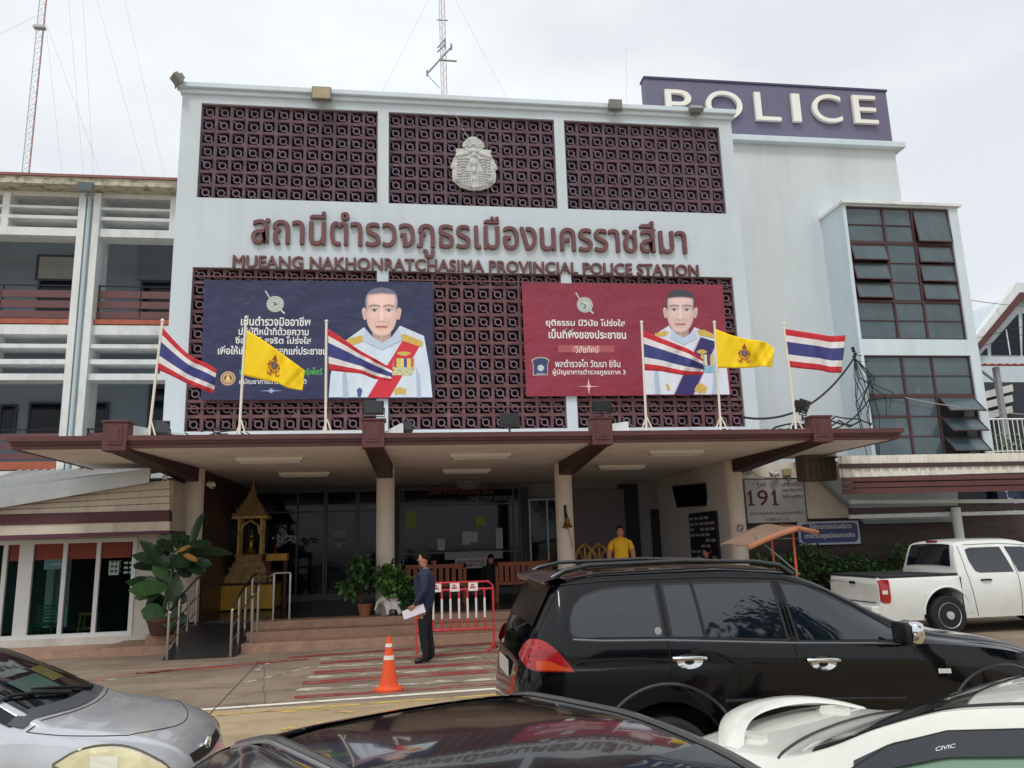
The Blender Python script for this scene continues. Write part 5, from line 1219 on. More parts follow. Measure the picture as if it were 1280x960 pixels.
c = Vector(at(49, 33, 45)); b = MB(); b.box(c.x-w0*.8, c.x+w0*.8, 44.9, 45.25, c.z-.1, c.z+.06); b.build('collar', MW, m1)
GW = 'guy wires of the masts'
for i, (a, e, lb) in enumerate((((56, 20), (80, 240), 'faint guy wire falling close beside the red legged mast'), ((58, 30), (134, 240), 'faint guy wire slanting from the collar of the red legged mast'), ((85, -10), (106, 240), 'faint near vertical guy wire over the office wing, nearer the mast of a pair'), ((103, -10), (118, 240), 'faint near vertical guy wire over the office wing, farther from the mast of a pair'), ((120, -5), (187, 240), 'faint guy wire slanting down left of the parapet corner'), ((155, -5), (210, 240), 'faint guy wire slanting down to the parapet corner'), ((46, 20), (-10, 48), 'faint guy wire leaving the red legged mast away from the station'), ((567, -5), (640, 135), 'faint guy wire from the middle mast down to the right'), ((538, -5), (470, 130), 'faint guy wire from the middle mast down to the left'), ((783, 60), (783, 140), 'faint upright wire beside the parapet floodlight'))):
    cable([at(*a, 44), at(*e, 44)], .009, lb, GW, 4, 'guy_wire', mat('guy_wire_steel', (200, 204, 206), .5))
m2, p, q, w0 = mast('lattice mast with crossed aerials above the middle of the police station roof', (556, 145), (551, -40), 40, 7, 'm', None)
b = MB()
for a, e, r in (((534, 92), (565, 58), .05), ((548, 75), (571, 76.5), .05), ((547, 60), (556, 49), .04), ((547, 65), (556, 56), .04), ((556, 48), (556, 60), .04), ((546, 25), (560, 25.5), .03), ((534, 88), (534, 95), .06), ((564, 55), (564, 62), .06), ((534, 93), (549, 110), .02)): b.tube([at(*a, 39.7), at(*e, 39.7)], r, 6)
b.build('aerials', mat('aerial_grey', (140, 142, 144), .5), m2)

# ================================================================ shrine, altar table
sx, sy = at(318, 700, 21.5)[0], 21.5
GOLD = mat('old_gilt', (222, 186, 112), .4, .25, var=.35, vscale=9, bump=.5, bscale=40); GOLDD = mat('dark_gilt', (188, 154, 108), .45, .2, var=.35, vscale=9, bump=.5, bscale=40)
CLOTH = mat('gold_satin', (206, 156, 44), .42, var=.25, vscale=3, stretch=(5, 5, .6), bump=.3, bscale=6)
pl = thing('altar_table', 'low table under a gold satin cloth below the gilded shrine', 'table', (sx, sy, FL))
b = MB(); b.bbox(sx-1.12, sx+.62, sy-.75, sy+.5, FL+.03, FL+.62, .02); b.build('satin_skirt', CLOTH, pl); b = MB(); b.bbox(sx-1.15, sx+.65, sy-.78, sy+.53, FL+.62, FL+.66, .01); b.build('table_top', mat('dark_wood', (66, 44, 34), .5), pl)
sh = thing('shrine', 'gilded Thai spirit shrine with tiered base and needle spire', 'shrine', (sx-.1, sy, FL+.66))
cx_ = sx-.1; z = FL+.66; b = MB()
for i, (w_, h_) in enumerate(((.60, .09), (.56, .10), (.50, .05), (.46, .10), (.48, .04), (.40, .11), (.36, .04), (.33, .13), (.36, .04))):
    b.bbox(cx_-w_, cx_+w_, sy-w_*.7, sy+w_*.7, z, z+h_, .012); z += h_
    for k in range(9): b.ball((cx_-w_+w_*2*(k+.5)/9, sy-w_*.7, z-h_/2), (w_*.07, .02, h_*.3), 6)
b.build('tiered_base', GOLDD, sh); zb_ = z
b = MB()
for ex in (-1, 1):
    for ey in (-1, 1): b.lathe([(.06, 0), (.04, .05), (.035, .45), (.045, .85), (.06, .9)], (cx_+ex*.28, sy+ey*.2, zb_), 8)
    b.tube([(cx_+ex*.24, sy-.22, zb_+.5), (cx_+ex*.2, sy-.22, zb_+.72), (cx_, sy-.22, zb_+.86)], .03, 6)
b.bbox(cx_-.44, cx_+.44, sy-.36, sy+.36, zb_+.9, zb_+.97, .01); b.build('pavilion', GOLD, sh)
b = MB(); z = zb_+.97
for k in range(5):
    w_ = .40-.075*k; b.lathe([(w_, 0), (w_*.95, .04), (w_*.72, .13)], (cx_, sy, z), 4, sq=True); 
    for e in range(7): b.tube([(cx_-w_+2*w_*e/6, sy-w_, z), (cx_-w_+2*w_*e/6, sy-w_, z+.1)], [.03, .004], 5)
    z += .115
b.lathe([(.1, 0), (.12, .03), (.06, .1), (.07, .13), (.03, .22), (.02, .36), (.004, .62)], (cx_, sy, z), 10); b.build('spire_roof', GOLDD, sh, smooth=30)
b = MB(); b.lathe([(.1, 0), (.14, .05), (.1, .12), (.06, .2), (.09, .34), (.05, .4)], (cx_, sy, zb_), 10); b.ball((cx_, sy, zb_+.46), .07, 10); b.tube([(cx_, sy, zb_+.52), (cx_, sy, zb_+.66)], [.05, .005], 8); b.build('figure', mat('bright_gilt', (190, 150, 70), .3, .8), sh, smooth=40)
fx = at(347, 720, 21.3)[0]; sdt = thing('side_table', 'small carved stand with gold cloth top right of the shrine', 'stand', (fx, 21.2, FL))
b = MB(); b.bbox(fx-.26, fx+.26, 21.0, 21.4, FL+1.18, FL+1.36, .015); b.build('satin_top', CLOTH, sdt)
b = MB()
for ex in (-.2, .2):
    for ey in (21.03, 21.33): b.cyl((fx+ex, ey, FL), (fx+ex, ey, FL+1.18), .035, n=8)
b.box(fx-.22, fx+.22, 21.05, 21.35, FL+.85, FL+.92); b.build('legs', mat('carved_wood', (86, 60, 44), .5), sdt)
vf = thing('vase', 'brass vase with pale flowers on the small carved stand', 'vase', (fx, 21.2, FL+1.36))
b = MB(); b.lathe([(.05, 0), (.07, .03), (.03, .1), (.06, .17), (.05, .2)], (fx-.05, 21.2, FL+1.36), 12); b.build('vase_body', BRASS, vf, smooth=40)
b = MB(); R = random.Random(2)
for k in range(30): a = R.uniform(0, 6.28); r = R.uniform(0, .3); b.ball((fx+.15+r*math.cos(a), 21.2+r*.5*math.sin(a), FL+1.72+R.uniform(-.08, .1)), .035, 6)
for k in range(8): b.tube([(fx-.03, 21.2, FL+1.5), (fx+.15+R.uniform(-.2, .2), 21.2, FL+1.7)], .008, 4)
b.build('flowers', mat('pale_petals', (176, 172, 186), .7), vf)
# gilded chairs near the yellow shirted man
GCH = 'gilded throne chairs inside the hall'
for k, (px, lb) in enumerate(((734, 'gilded carved armchair inside the hall, the one farther from the yellow shirted man'), (752, 'gilded carved armchair inside the hall, right behind the yellow shirted man'))):
    c = at(px, 697, 23.0); ch = thing('armchair', lb, 'chair', (c[0], 23.0, FL), 0, GCH)
    b = MB(); b.bbox(c[0]-.3, c[0]+.3, 22.7, 23.25, FL+.38, FL+.5, .02); b.build('seat', mat('olive_velvet', (84, 84, 50), .8), ch)
    b = MB(); b.tube([(c[0]-.28, 23.2, FL+.45), (c[0]-.3, 23.25, FL+1.0), (c[0]-.15, 23.27, FL+1.25), (c[0], 23.27, FL+1.35), (c[0]+.15, 23.27, FL+1.25), (c[0]+.3, 23.25, FL+1.0), (c[0]+.28, 23.2, FL+.45)], .05, 8); b.tube([(c[0], 23.22, FL+.5), (c[0], 23.25, FL+1.25)], .04, 6)
    for e in (-.15, .15): b.tube([(c[0]+e, 23.22, FL+.55), (c[0]+e*.3, 23.25, FL+.9), (c[0]+e, 23.26, FL+1.15)], .03, 6)
    b.build('backrest', GOLD, ch)
    for e in (-1, 1):
        b = MB(); b.tube([(c[0]+e*.3, 23.2, FL+.75), (c[0]+e*.33, 22.8, FL+.72), (c[0]+e*.32, 22.72, FL+.4)], .035, 6); b.build('armrest', GOLD, ch)
        for y in (22.75, 23.2): b = MB(); b.tube([(c[0]+e*.27, y, FL+.4), (c[0]+e*.29, y, FL)], [.035, .02], 6); b.build('leg', GOLD, ch)

# ================================================================ wooden benches
WOOD = mat('orange_brown_bench_wood', (150, 78, 48), .5, var=.25, vscale=5, stretch=(.6, 6, 6)); 
def bench(label, x0, x1, y, group, face=1):
    f = thing('bench', label, 'bench', ((x0+x1)/2, y, FL), 0, group); h = .98
    b = MB(); b.bbox(x0, x1, y-.05, y+.01, FL+h-.1, FL+h, .008); b.bbox(x0+.06, x1-.06, y-.045, y+.0, FL+.42, FL+.5, .006)
    n = int((x1-x0)/.16)
    for i in range(n): x = x0+.08+(x1-x0-.16)*(i+.5)/n; b.box(x-.05, x+.05, y-.035, y-.01, FL+.5, FL+h-.1)
    b.build('backrest', WOOD, f)
    b = MB()
    for k in range(4): b.bbox(x0+.02, x1-.02, y+.03+k*.13, y+.15+k*.13, FL+.40, FL+.44, .006)
    b.build('seat', WOOD, f)
    for x in (x0, x1-.08):
        b = MB(); b.bbox(x, x+.08, y-.05, y+.03, FL, FL+h-.001, .008); b.build('leg', WOOD, f)
        b = MB(); b.bbox(x, x+.08, y+.48, y+.56, FL, FL+.66, .008); b.build('leg', WOOD, f)
        b = MB(); b.bbox(x-.01, x+.09, y+.031, y+.58, FL+.66, FL+.71, .008); b.build('armrest', WOOD, f)
    return f
GB = 'slatted benches facing the counter'
by = 20.2; bX = lambda px: at(px, 720, by)[0]
bench('slatted brown bench behind the standing man in the navy jacket', bX(503), bX(583), by, GB); bench('slatted brown bench at the third column, half behind the black car', bX(619), bX(690), by, GB)

# counter sign
c = at(589, 704, BY-.55); s1, s2 = xz(569, 710, BY-.55), xz(608, 697, BY-.55)
cs = thing('counter_sign', 'white counter sign with black Thai and English lines under the service window', 'sign', c)
b = MB(); b.box(s1[0], s2[0], BY-.55, BY-.52, s1[1]-.02, s2[1]); b.build('plate', mat('white_acrylic', (196, 196, 194), .4), cs)
b = MB(); hh = s2[1]-s1[1]+.02; writing(b, 'ประชาสัมพันธ์', s1[0]+.05, s2[0]-.05, s1[1]+hh*.42, s2[1]-.02, BY-.551, .004, .015); writing(b, 'INFORMATION', s1[0]+.08, s2[0]-.08, s1[1]+.03, s1[1]+hh*.36, BY-.551, .004, .015); b.build('black_writing', INKD, cs)

# ================================================================ handrails of the ramp
GH = 'stainless handrails of the ramp'
def rail(label, x, name='handrail'):
    f = thing(name, label, 'handrail', (x, 16.2, 0), 0, GH)
    g = lambda y: max(0, min(.47, (y-15.95)*.229)); ys_ = (15.98, 16.65, 17.3, 18.0); b = MB()
    for i, y in enumerate(ys_): b.cyl((x, y, g(y)), (x, y, g(y)+.92-(.0 if i else .08)), .026, n=10)
    build_each(b, 'post', STEEL, f, smooth=50)
    b = MB(); b.tube([(x, 15.98, .86)]+[(x, y, g(y)+.94) for y in ys_[1:]]+[(x, 18.5, FL+.94)], .024, 8); b.tube([(x, 15.98, .5)]+[(x, y, g(y)+.55) for y in ys_[1:]]+[(x, 18.5, FL+.55)], .018, 8); b.tube([(x, 15.98, .25)]+[(x, y, g(y)+.25) for y in ys_[1:]], .014, 8); b.build('bars', STEEL, f, smooth=50); return f
rail('stainless handrail on the cafe side of the dark ramp', -4.27); rail('stainless handrail between the dark ramp and the steps', -3.14)
f = thing('handrail', 'short stainless stair rail standing on the steps, in front of the shrine', 'handrail', (-2.85, 16.6, 0), 0, GH)
b = MB(); 
for x, y, z0 in ((-2.86, 16.5, .17), (-2.86, 17.1, .34), (-2.62, 17.5, FL), (-2.3, 17.6, FL)): b.cyl((x, y, z0), (x, y, z0+.95), .026, n=10)
build_each(b, 'post', STEEL, f, smooth=50); b = MB(); b.tube([(-2.86, 16.35, 1.02), (-2.86, 17.1, 1.29), (-2.62, 17.5, FL+.96), (-2.3, 17.6, FL+.96)], .024, 8); b.build('bars', STEEL, f, smooth=50)

# ================================================================ barricade, cone
BRED, BWHT = mat('barrier_red', (196, 52, 58), .55, var=.12), mat('barrier_white', (226, 222, 218), .5)
fy = 15.3
bx = lambda px: at(px, 780, fy)[0]
br = thing('barricade', 'red and white steel crowd barrier standing in front of the steps', 'barricade', ((bx(520)+bx(618))/2, fy, 0))
xa, xb = bx(520), bx(617); zt_ = at(600, 727, fy)[2]; b = MB()
b.tube([(xa, fy-.25, 0), (xa, fy, .12), (xa, fy, zt_-.08), (xa+.08, fy, zt_), (xb-.08, fy, zt_), (xb, fy, zt_-.08), (xb, fy, .12), (xb, fy+.0, 0)], .02, 8)
z2, z3 = at(600, 736, fy)[2], at(600, 786, fy)[2]
b.tube([(xa, fy, z2), (xb, fy, z2)], .022, 8); b.tube([(xa, fy, z3), (xb, fy, z3)], .022, 8); b.tube([(xb-.15, fy-.3, 0.01), (xb, fy, .1), (xb+.1, fy+.3, .01)], .022, 8); b.build('frame', BRED, br, smooth=50)
for i in range(8):
    x = xa+(xb-xa)*(i+1)/9; b = MB(); zs = [z3, z3+(z2-z3)*.28, z3+(z2-z3)*.78, z2]
    for k in range(3): b.cyl((x, fy, zs[k]), (x, fy, zs[k+1]), .021, n=8, k=k % 2)
    b.build('bar', [BRED, BWHT], br, smooth=50)
for px in (546, 569, 592):
    x = bx(px); b = MB(); b.box(x-.09, x+.09, fy-.03, fy+.03, z2-.03, zt_-.01, 0)
    for k in range(3): a = math.pi/2+k*2.094; b.box(x-.035+.03*math.cos(a), x+.015+.03*math.cos(a), fy-.034, fy-.0305, (z2+zt_)/2-.03+.03*math.sin(a), (z2+zt_)/2+.0+.03*math.sin(a), 1)
    b.build('marker_plate', [BWHT, BRED], br)
c = gz(486, 863); cn = thing('traffic_cone', 'orange traffic cone with two white bands on the worn crossing', 'traffic cone', (c[0], c[1], 0))
CO, CW = mat('cone_orange', (232, 84, 34), .55, var=.08, vscale=6, dirt=(150, 60, 40), damt=.4, dscale=6), mat('cone_white', (226, 220, 212), .5, var=.08)
b = MB(); P = [(.2, .03), (.215, .05), (.17, .09), (.155, .11)]; b.lathe([(.195, .0), (.195, .03), (.165, .045), (.135, .06), (.125, .09)], n=28); b.build('base', CO, cn, local=True, smooth=35)
b = MB(); rr = lambda z: .122-(z-.09)*.112/.72
prof = [.0905, .3, .46, .51, .58, .62, .70, .712]; 
b.lathe([(rr(z), z) for z in (.0905, .2, .35, .55, .68, .70)]+[(.03, .71)], n=28); b.build('cone_body', CO, cn, local=True, smooth=35)
for z0, z1 in ((.405, .46), (.57, .615)): b = MB(); b.lathe([(rr(z0)+.003, z0), (rr(z1)+.003, z1)], n=28); b.build('band', CW, cn, local=True, smooth=35)

# ================================================================ food stall canopy right of the columns
UY = 13.2
us = thing('stall_canopy', 'brown canvas stall canopy on orange poles in front of the wall', 'canopy', at(965, 690, UY))
CAN = mat('brown_canvas', (128, 102, 84), .9, var=.15, vscale=3, bump=.2, bscale=20); CANO = mat('orange_canvas_edge', (172, 112, 82), .85, var=.1, vscale=4); OP = mat('orange_pole', (196, 84, 56), .5)
A_, B_, C_, D_ = at(899, 681, UY-.5), at(935, 681, UY-.6), at(996, 657, UY-.6), at(975, 655, UY+.8); E_ = at(950, 656, UY+.8); F_ = at(1024, 663, UY-.1)
b = MB(); top = []
NN = 12
for i in range(NN+1):
    t = i/NN; p = Vector(A_).lerp(Vector(E_), t)+Vector((0, 0, .015*math.sin(math.pi*t))); q = Vector(B_).lerp(Vector(C_), t)+Vector((0, 0, .02*math.sin(math.pi*t))); top.append([p.lerp(q, j/6)+Vector((0, 0, .02*math.sin(j))) for j in range(7)])
b.grid(top); b.grid([[r[-1] for r in top], [r[-1]+Vector((.0, -.02, -.085)) for r in top]], k=1)
b.add([C_, F_, (F_[0]-.1, F_[1]+.9, F_[2]), D_, (C_[0], C_[1], C_[2]-.08), (F_[0]-.02, F_[1], F_[2]-.08)], [(0, 1, 2, 3), (0, 4, 5, 1)], 1)
o = b.build('canvas', [CAN, CANO], us, smooth=60); o.modifiers.new('thick', 'SOLIDIFY').thickness = .01
b = MB(); c = at(991, 668, UY-.4); b.cyl((c[0], c[1], 0), (c[0], c[1], c[2]+.12), .022, n=8); c2 = at(966, 690, UY+.4); b.cyl((c2[0], c2[1], 0), (c2[0], c2[1], c2[2]+.35), .02, n=8); build_each(b, 'pole', OP, us)
b = MB(); b.tube([at(943, 670, UY-.5), at(1000, 718, UY-.6)], .012, 5); b.tube([at(940, 674, UY), at(1000, 673, UY)], .01, 5); build_each(b, 'cord', mat('grey_cord', (110, 116, 116), .8), us)

# cafe interior furniture seen at the window: stool and cabinet stand just inside the shopfront plane
def stool(label, px, y, h, colr, group):
    c = sz(px, 795); f = thing('stool', label, 'stool', (c[0], y, .12), 0, group); m_ = mat('stool_wood_%d' % colr[0], colr, .5, var=.2, vscale=6)
    b = MB(); b.bbox(-.17, .17, -.17, .17, h-.05, h, .01); b.build('seat', m_, f, local=True)
    for ex in (-1, 1):
        for ey in (-1, 1): b = MB(); b.tube([(ex*.13, ey*.13, h-.05), (ex*.19, ey*.19, 0)], .022, 6); b.build('leg', m_, f, local=True)
    b = MB(); b.box(-.16, .16, -.165, -.145, .28, .31); b.box(-.16, .16, .145, .165, .28, .31); b.build('rung', m_, f, local=True); return f
# ================================================================ vehicles
TYRE = mat('tyre_rubber', (30, 30, 31), .85, bump=.2, bscale=60); ALLOY = mat('wheel_silver', (188, 190, 190), .35, .25, var=.1, vscale=8); SEAM = mat('panel_gap', (8, 8, 9), .7)
CHROME = mat('chrome', (214, 216, 218), .07, 1.); RUBBER = mat('black_rubber', (20, 20, 21), .6); UNDER = mat('underbody', (14, 14, 15), .9)
CARGLASS = mat('tinted_car_glass', (13, 20, 31), .03, spec=1.0); TAILR = mat('tail_lamp_red', (158, 14, 20), .14, coat=.6, var=.35, vscale=14, stretch=(.4, .4, 3)); TAILO = mat('tail_lamp_amber', (196, 74, 30), .15, coat=.6); LAMPC = mat('clear_lamp', (206, 206, 200), .1, coat=.6)
class Shell:
    """a car body as a skin over stations along x; keys: x, w0, wm, zbelt, wb, we, ze, zt"""
    def __init__(s, keys, zb, arches):
        s.k = np.array(keys, float); s.zb = zb; s.ar = arches
    def par(s, x): return [pchip(s.k[:, 0], s.k[:, i], x) for i in range(1, 8)]
    def bot(s, x):
        z = s.zb
        for xc, zc, R in s.ar:
            d = R*R-(x-xc)**2
            if d > 0: z = max(z, zc+math.sqrt(d))
        return z
    def half(s, x):
        w0, wm, zbelt, wb, we, ze, zt = s.par(x); z0 = min(s.bot(x), zbelt-.02)
        f = lambda a, b_, t: a+(b_-a)*t
        zm = max(z0+.01, s.zb+(zbelt-s.zb)*.62); tz = (z0-s.zb)/(zbelt-s.zb+1e-6)
        wz = w0+(wm-w0)*min(1, max(0, (z0-s.zb)/((zbelt-s.zb)*.62+1e-6)))
        pts = [(wz, z0), (f(wz, wm, .75), f(z0, zm, .5)), (wm, zm), (f(wm, wb, .35), f(zm, zbelt, .6)), (wb, zbelt), (f(wb, we, .5)+.012, f(zbelt, ze, .5)), (we, ze), (we-.035, f(ze, zt, .45)), (we-.12, f(ze, zt, .68)), (we*.5, f(ze, zt, .93)), (0, zt)]
        P = np.array(pts); out = []
        n = len(P); sub = 4
        for i in range(n-1):
            p0, p1, p2, p3 = P[max(i-1, 0)], P[i], P[i+1], P[min(i+2, n-1)]
            for q in range(sub):
                t = q/sub; m1, m2 = (p2-p0)*.5, (p3-p1)*.5
                if i == 4: m1 = (p2-p1)
                if i == 3: m2 = (p2-p1)
                out.append((2*t**3-3*t*t+1)*p1+(t**3-2*t*t+t)*m1+(-2*t**3+3*t*t)*p2+(t**3-t*t)*m2)
        out.append(P[-1]); return out
    def build(s, name, mt, parent, step=.06, smooth=38):
        xs = list(np.arange(s.k[0, 0], s.k[-1, 0], step))+[s.k[-1, 0]]+list(s.k[:, 0])
        for xc, zc, R in s.ar:
            r = math.sqrt(max(R*R-(s.zb-zc)**2, 0)); xs += [xc+R*math.sin(a) for a in np.linspace(-1.5, 1.5, 17)]+[xc-r, xc+r, xc-r-.004, xc+r+.004]
        xs = sorted(set(round(float(x), 4) for x in xs if s.k[0, 0] <= x <= s.k[-1, 0])); b = MB(); P = []
        for x in xs:
            h = s.half(x); w, z = h[0]
            row = [(x, w-.30, z-.002), (x, w-.0, z-.002)]+[(x, p[0], p[1]) for p in h]
            P.append([(x, -p[1], p[2]) for p in row]+[(x, p[1], p[2]) for p in reversed(row[:-1])])
        b.grid(P); b.f = [f[::-1] for f in b.f]; W = len(P[0])
        for r, rev in ((0, False), (len(P)-1, True)):
            o = r*W
            for i in range(1, W//2):
                f = (o+i, o+i+1, o+W-2-i, o+W-1-i) if i+1 != W-2-i else (o+i, o+i+1, o+W-1-i)
                b.f.append(f if not rev else f[::-1]); b.m.append(0)
        b.f = [f for f in b.f]; return b.build(name, mt, parent, local=True, smooth=smooth)
    def side(s, x, z, off=0):
        h = s.half(x)[:27]; return float(np.interp(z, [p[1] for p in h], [p[0] for p in h]))+off
    def top(s, x, y):
        h = s.half(x); ys = [p[0] for p in h[20:]][::-1]; zs = [p[1] for p in h[20:]][::-1]; return float(np.interp(abs(y), ys, zs))
    def patch(s, b, up, lo, off=.006, n=24, m=8, sides=(-1, 1), k=0):
        """panel on the side between an upper and a lower outline [(x, z), ...]"""
        for e in sides:
            P = []
            for i in range(n+1):
                t = i/n; a, c = s._ev(up, t), s._ev(lo, t); row = []
                for j in range(m+1):
                    x, z = a[0]+(c[0]-a[0])*j/m, a[1]+(c[1]-a[1])*j/m; row.append((x, e*s.side(x, z, off), z))
                P.append(row)
            o = len(b.f); b.grid(P, k=k)
            if e > 0: b.f[o:] = [f[::-1] for f in b.f[o:]]
        return b
    def _ev(s, pts, t):
        L_ = [0]
        for i in range(1, len(pts)): L_.append(L_[-1]+math.dist(pts[i], pts[i-1]))
        d = t*L_[-1]; return (float(np.interp(d, L_, [p[0] for p in pts])), float(np.interp(d, L_, [p[1] for p in pts])))
    def topatch(s, b, x0, x1, hw, off=.006, n=16, m=20, k=0, bow=0.):
        """panel on the top skin, hw(x) half width; bow bends the x0 / x1 edges"""
        P = []
        for i in range(n+1):
            row = []
            for j in range(m+1):
                u = 2*j/m-1; x = x0+(x1-x0)*i/n; y = hw(x)*u; xx = x-bow*(u*u); xx = min(max(xx, s.k[0, 0]), s.k[-1, 0]); row.append((xx, y, s.top(xx, y)+off))
            P.append(row)
        # push along the slope normal too
        b.grid(P, k=k); return b
    def line(s, b, pts, r=.005, sides=(-1, 1), off=.001, k=0):
        for e in sides:
            P = []
            for (x0, z0), (x1, z1) in zip(pts[:-1], pts[1:]):
                n = max(2, int(math.dist((x0, z0), (x1, z1))/.05))
                P += [(x0+(x1-x0)*i/n, e*s.side(x0+(x1-x0)*i/n, z0+(z1-z0)*i/n, off), z0+(z1-z0)*i/n) for i in range(n)]
            P.append((pts[-1][0], e*s.side(pts[-1][0], pts[-1][1], off), pts[-1][1])); b.tube(P, r, 5, k=k)
        return b
    def arch(s, b, xc, zc, R, r=.018, sides=(-1, 1), off=.004, a0=.0):
        for e in sides:
            P = [(xc+R*math.cos(a), e*s.side(xc+R*math.cos(a), zc+R*math.sin(a), off), zc+R*math.sin(a)) for a in np.linspace(math.pi-a0, a0, 28)]; b.tube(P, r, 6)
def rnd(P, n=2):
    for _ in range(n): P = [P[0]]+[q for i in range(len(P)-1) for q in ((P[i][0]*.75+P[i+1][0]*.25, P[i][1]*.75+P[i+1][1]*.25), (P[i][0]*.25+P[i+1][0]*.75, P[i][1]*.25+P[i+1][1]*.75))]+[P[-1]]
    return P
def wheel(car, x, y, z, R, wd, e, spokes=6, steel=False):
    w = MB(); pr = [(R*.62, -wd/2), (R*.93, -wd/2), (R, -wd/2+.03), (R, wd/2-.03), (R*.93, wd/2), (R*.62, wd/2)]
    w.lathe([(r, h) for r, h in pr], (x, y, z), 32, axis='y'); t = w.build('wheel', TYRE, car, local=True, smooth=35)
    b = MB(); o = y+e*wd/2
    b.lathe([(R*.66, -.012*e), (R*.64, .012*e), (R*.58, .0), (R*.55, -.05*e), (R*.2, -.04*e), (R*.17, .0), (.0, .0)] if not steel else [(R*.66, -.012*e), (R*.64, .012*e), (R*.57, -.02*e), (R*.5, -.05*e), (R*.36, -.015*e), (R*.22, -.02*e), (R*.2, .03*e), (0, .035*e)], (x, o, z), 32, axis='y')
    if steel:
        for i in range(12): a = i*math.pi/6; b.ball((x+R*.43*math.cos(a), o-.018*e, z+R*.43*math.sin(a)), (.03, .02, .03), 6, k=1)
    else:
        for i in range(spokes): a = i*2*math.pi/spokes; b.tube([(x+R*.12*math.cos(a), o+.004*e, z+R*.12*math.sin(a)), (x+R*.6*math.cos(a), o-.004*e, z+R*.6*math.sin(a))], [.05, .03], 6)
    rim = b.build('rim', [ALLOY, BLACKG], t, local=True, smooth=35); rim.parent = t
    return t
def mirror_handle(b, x, z, y, e, k=0): b.ball((x, y, z), (.1, .02, .03), 10, k)

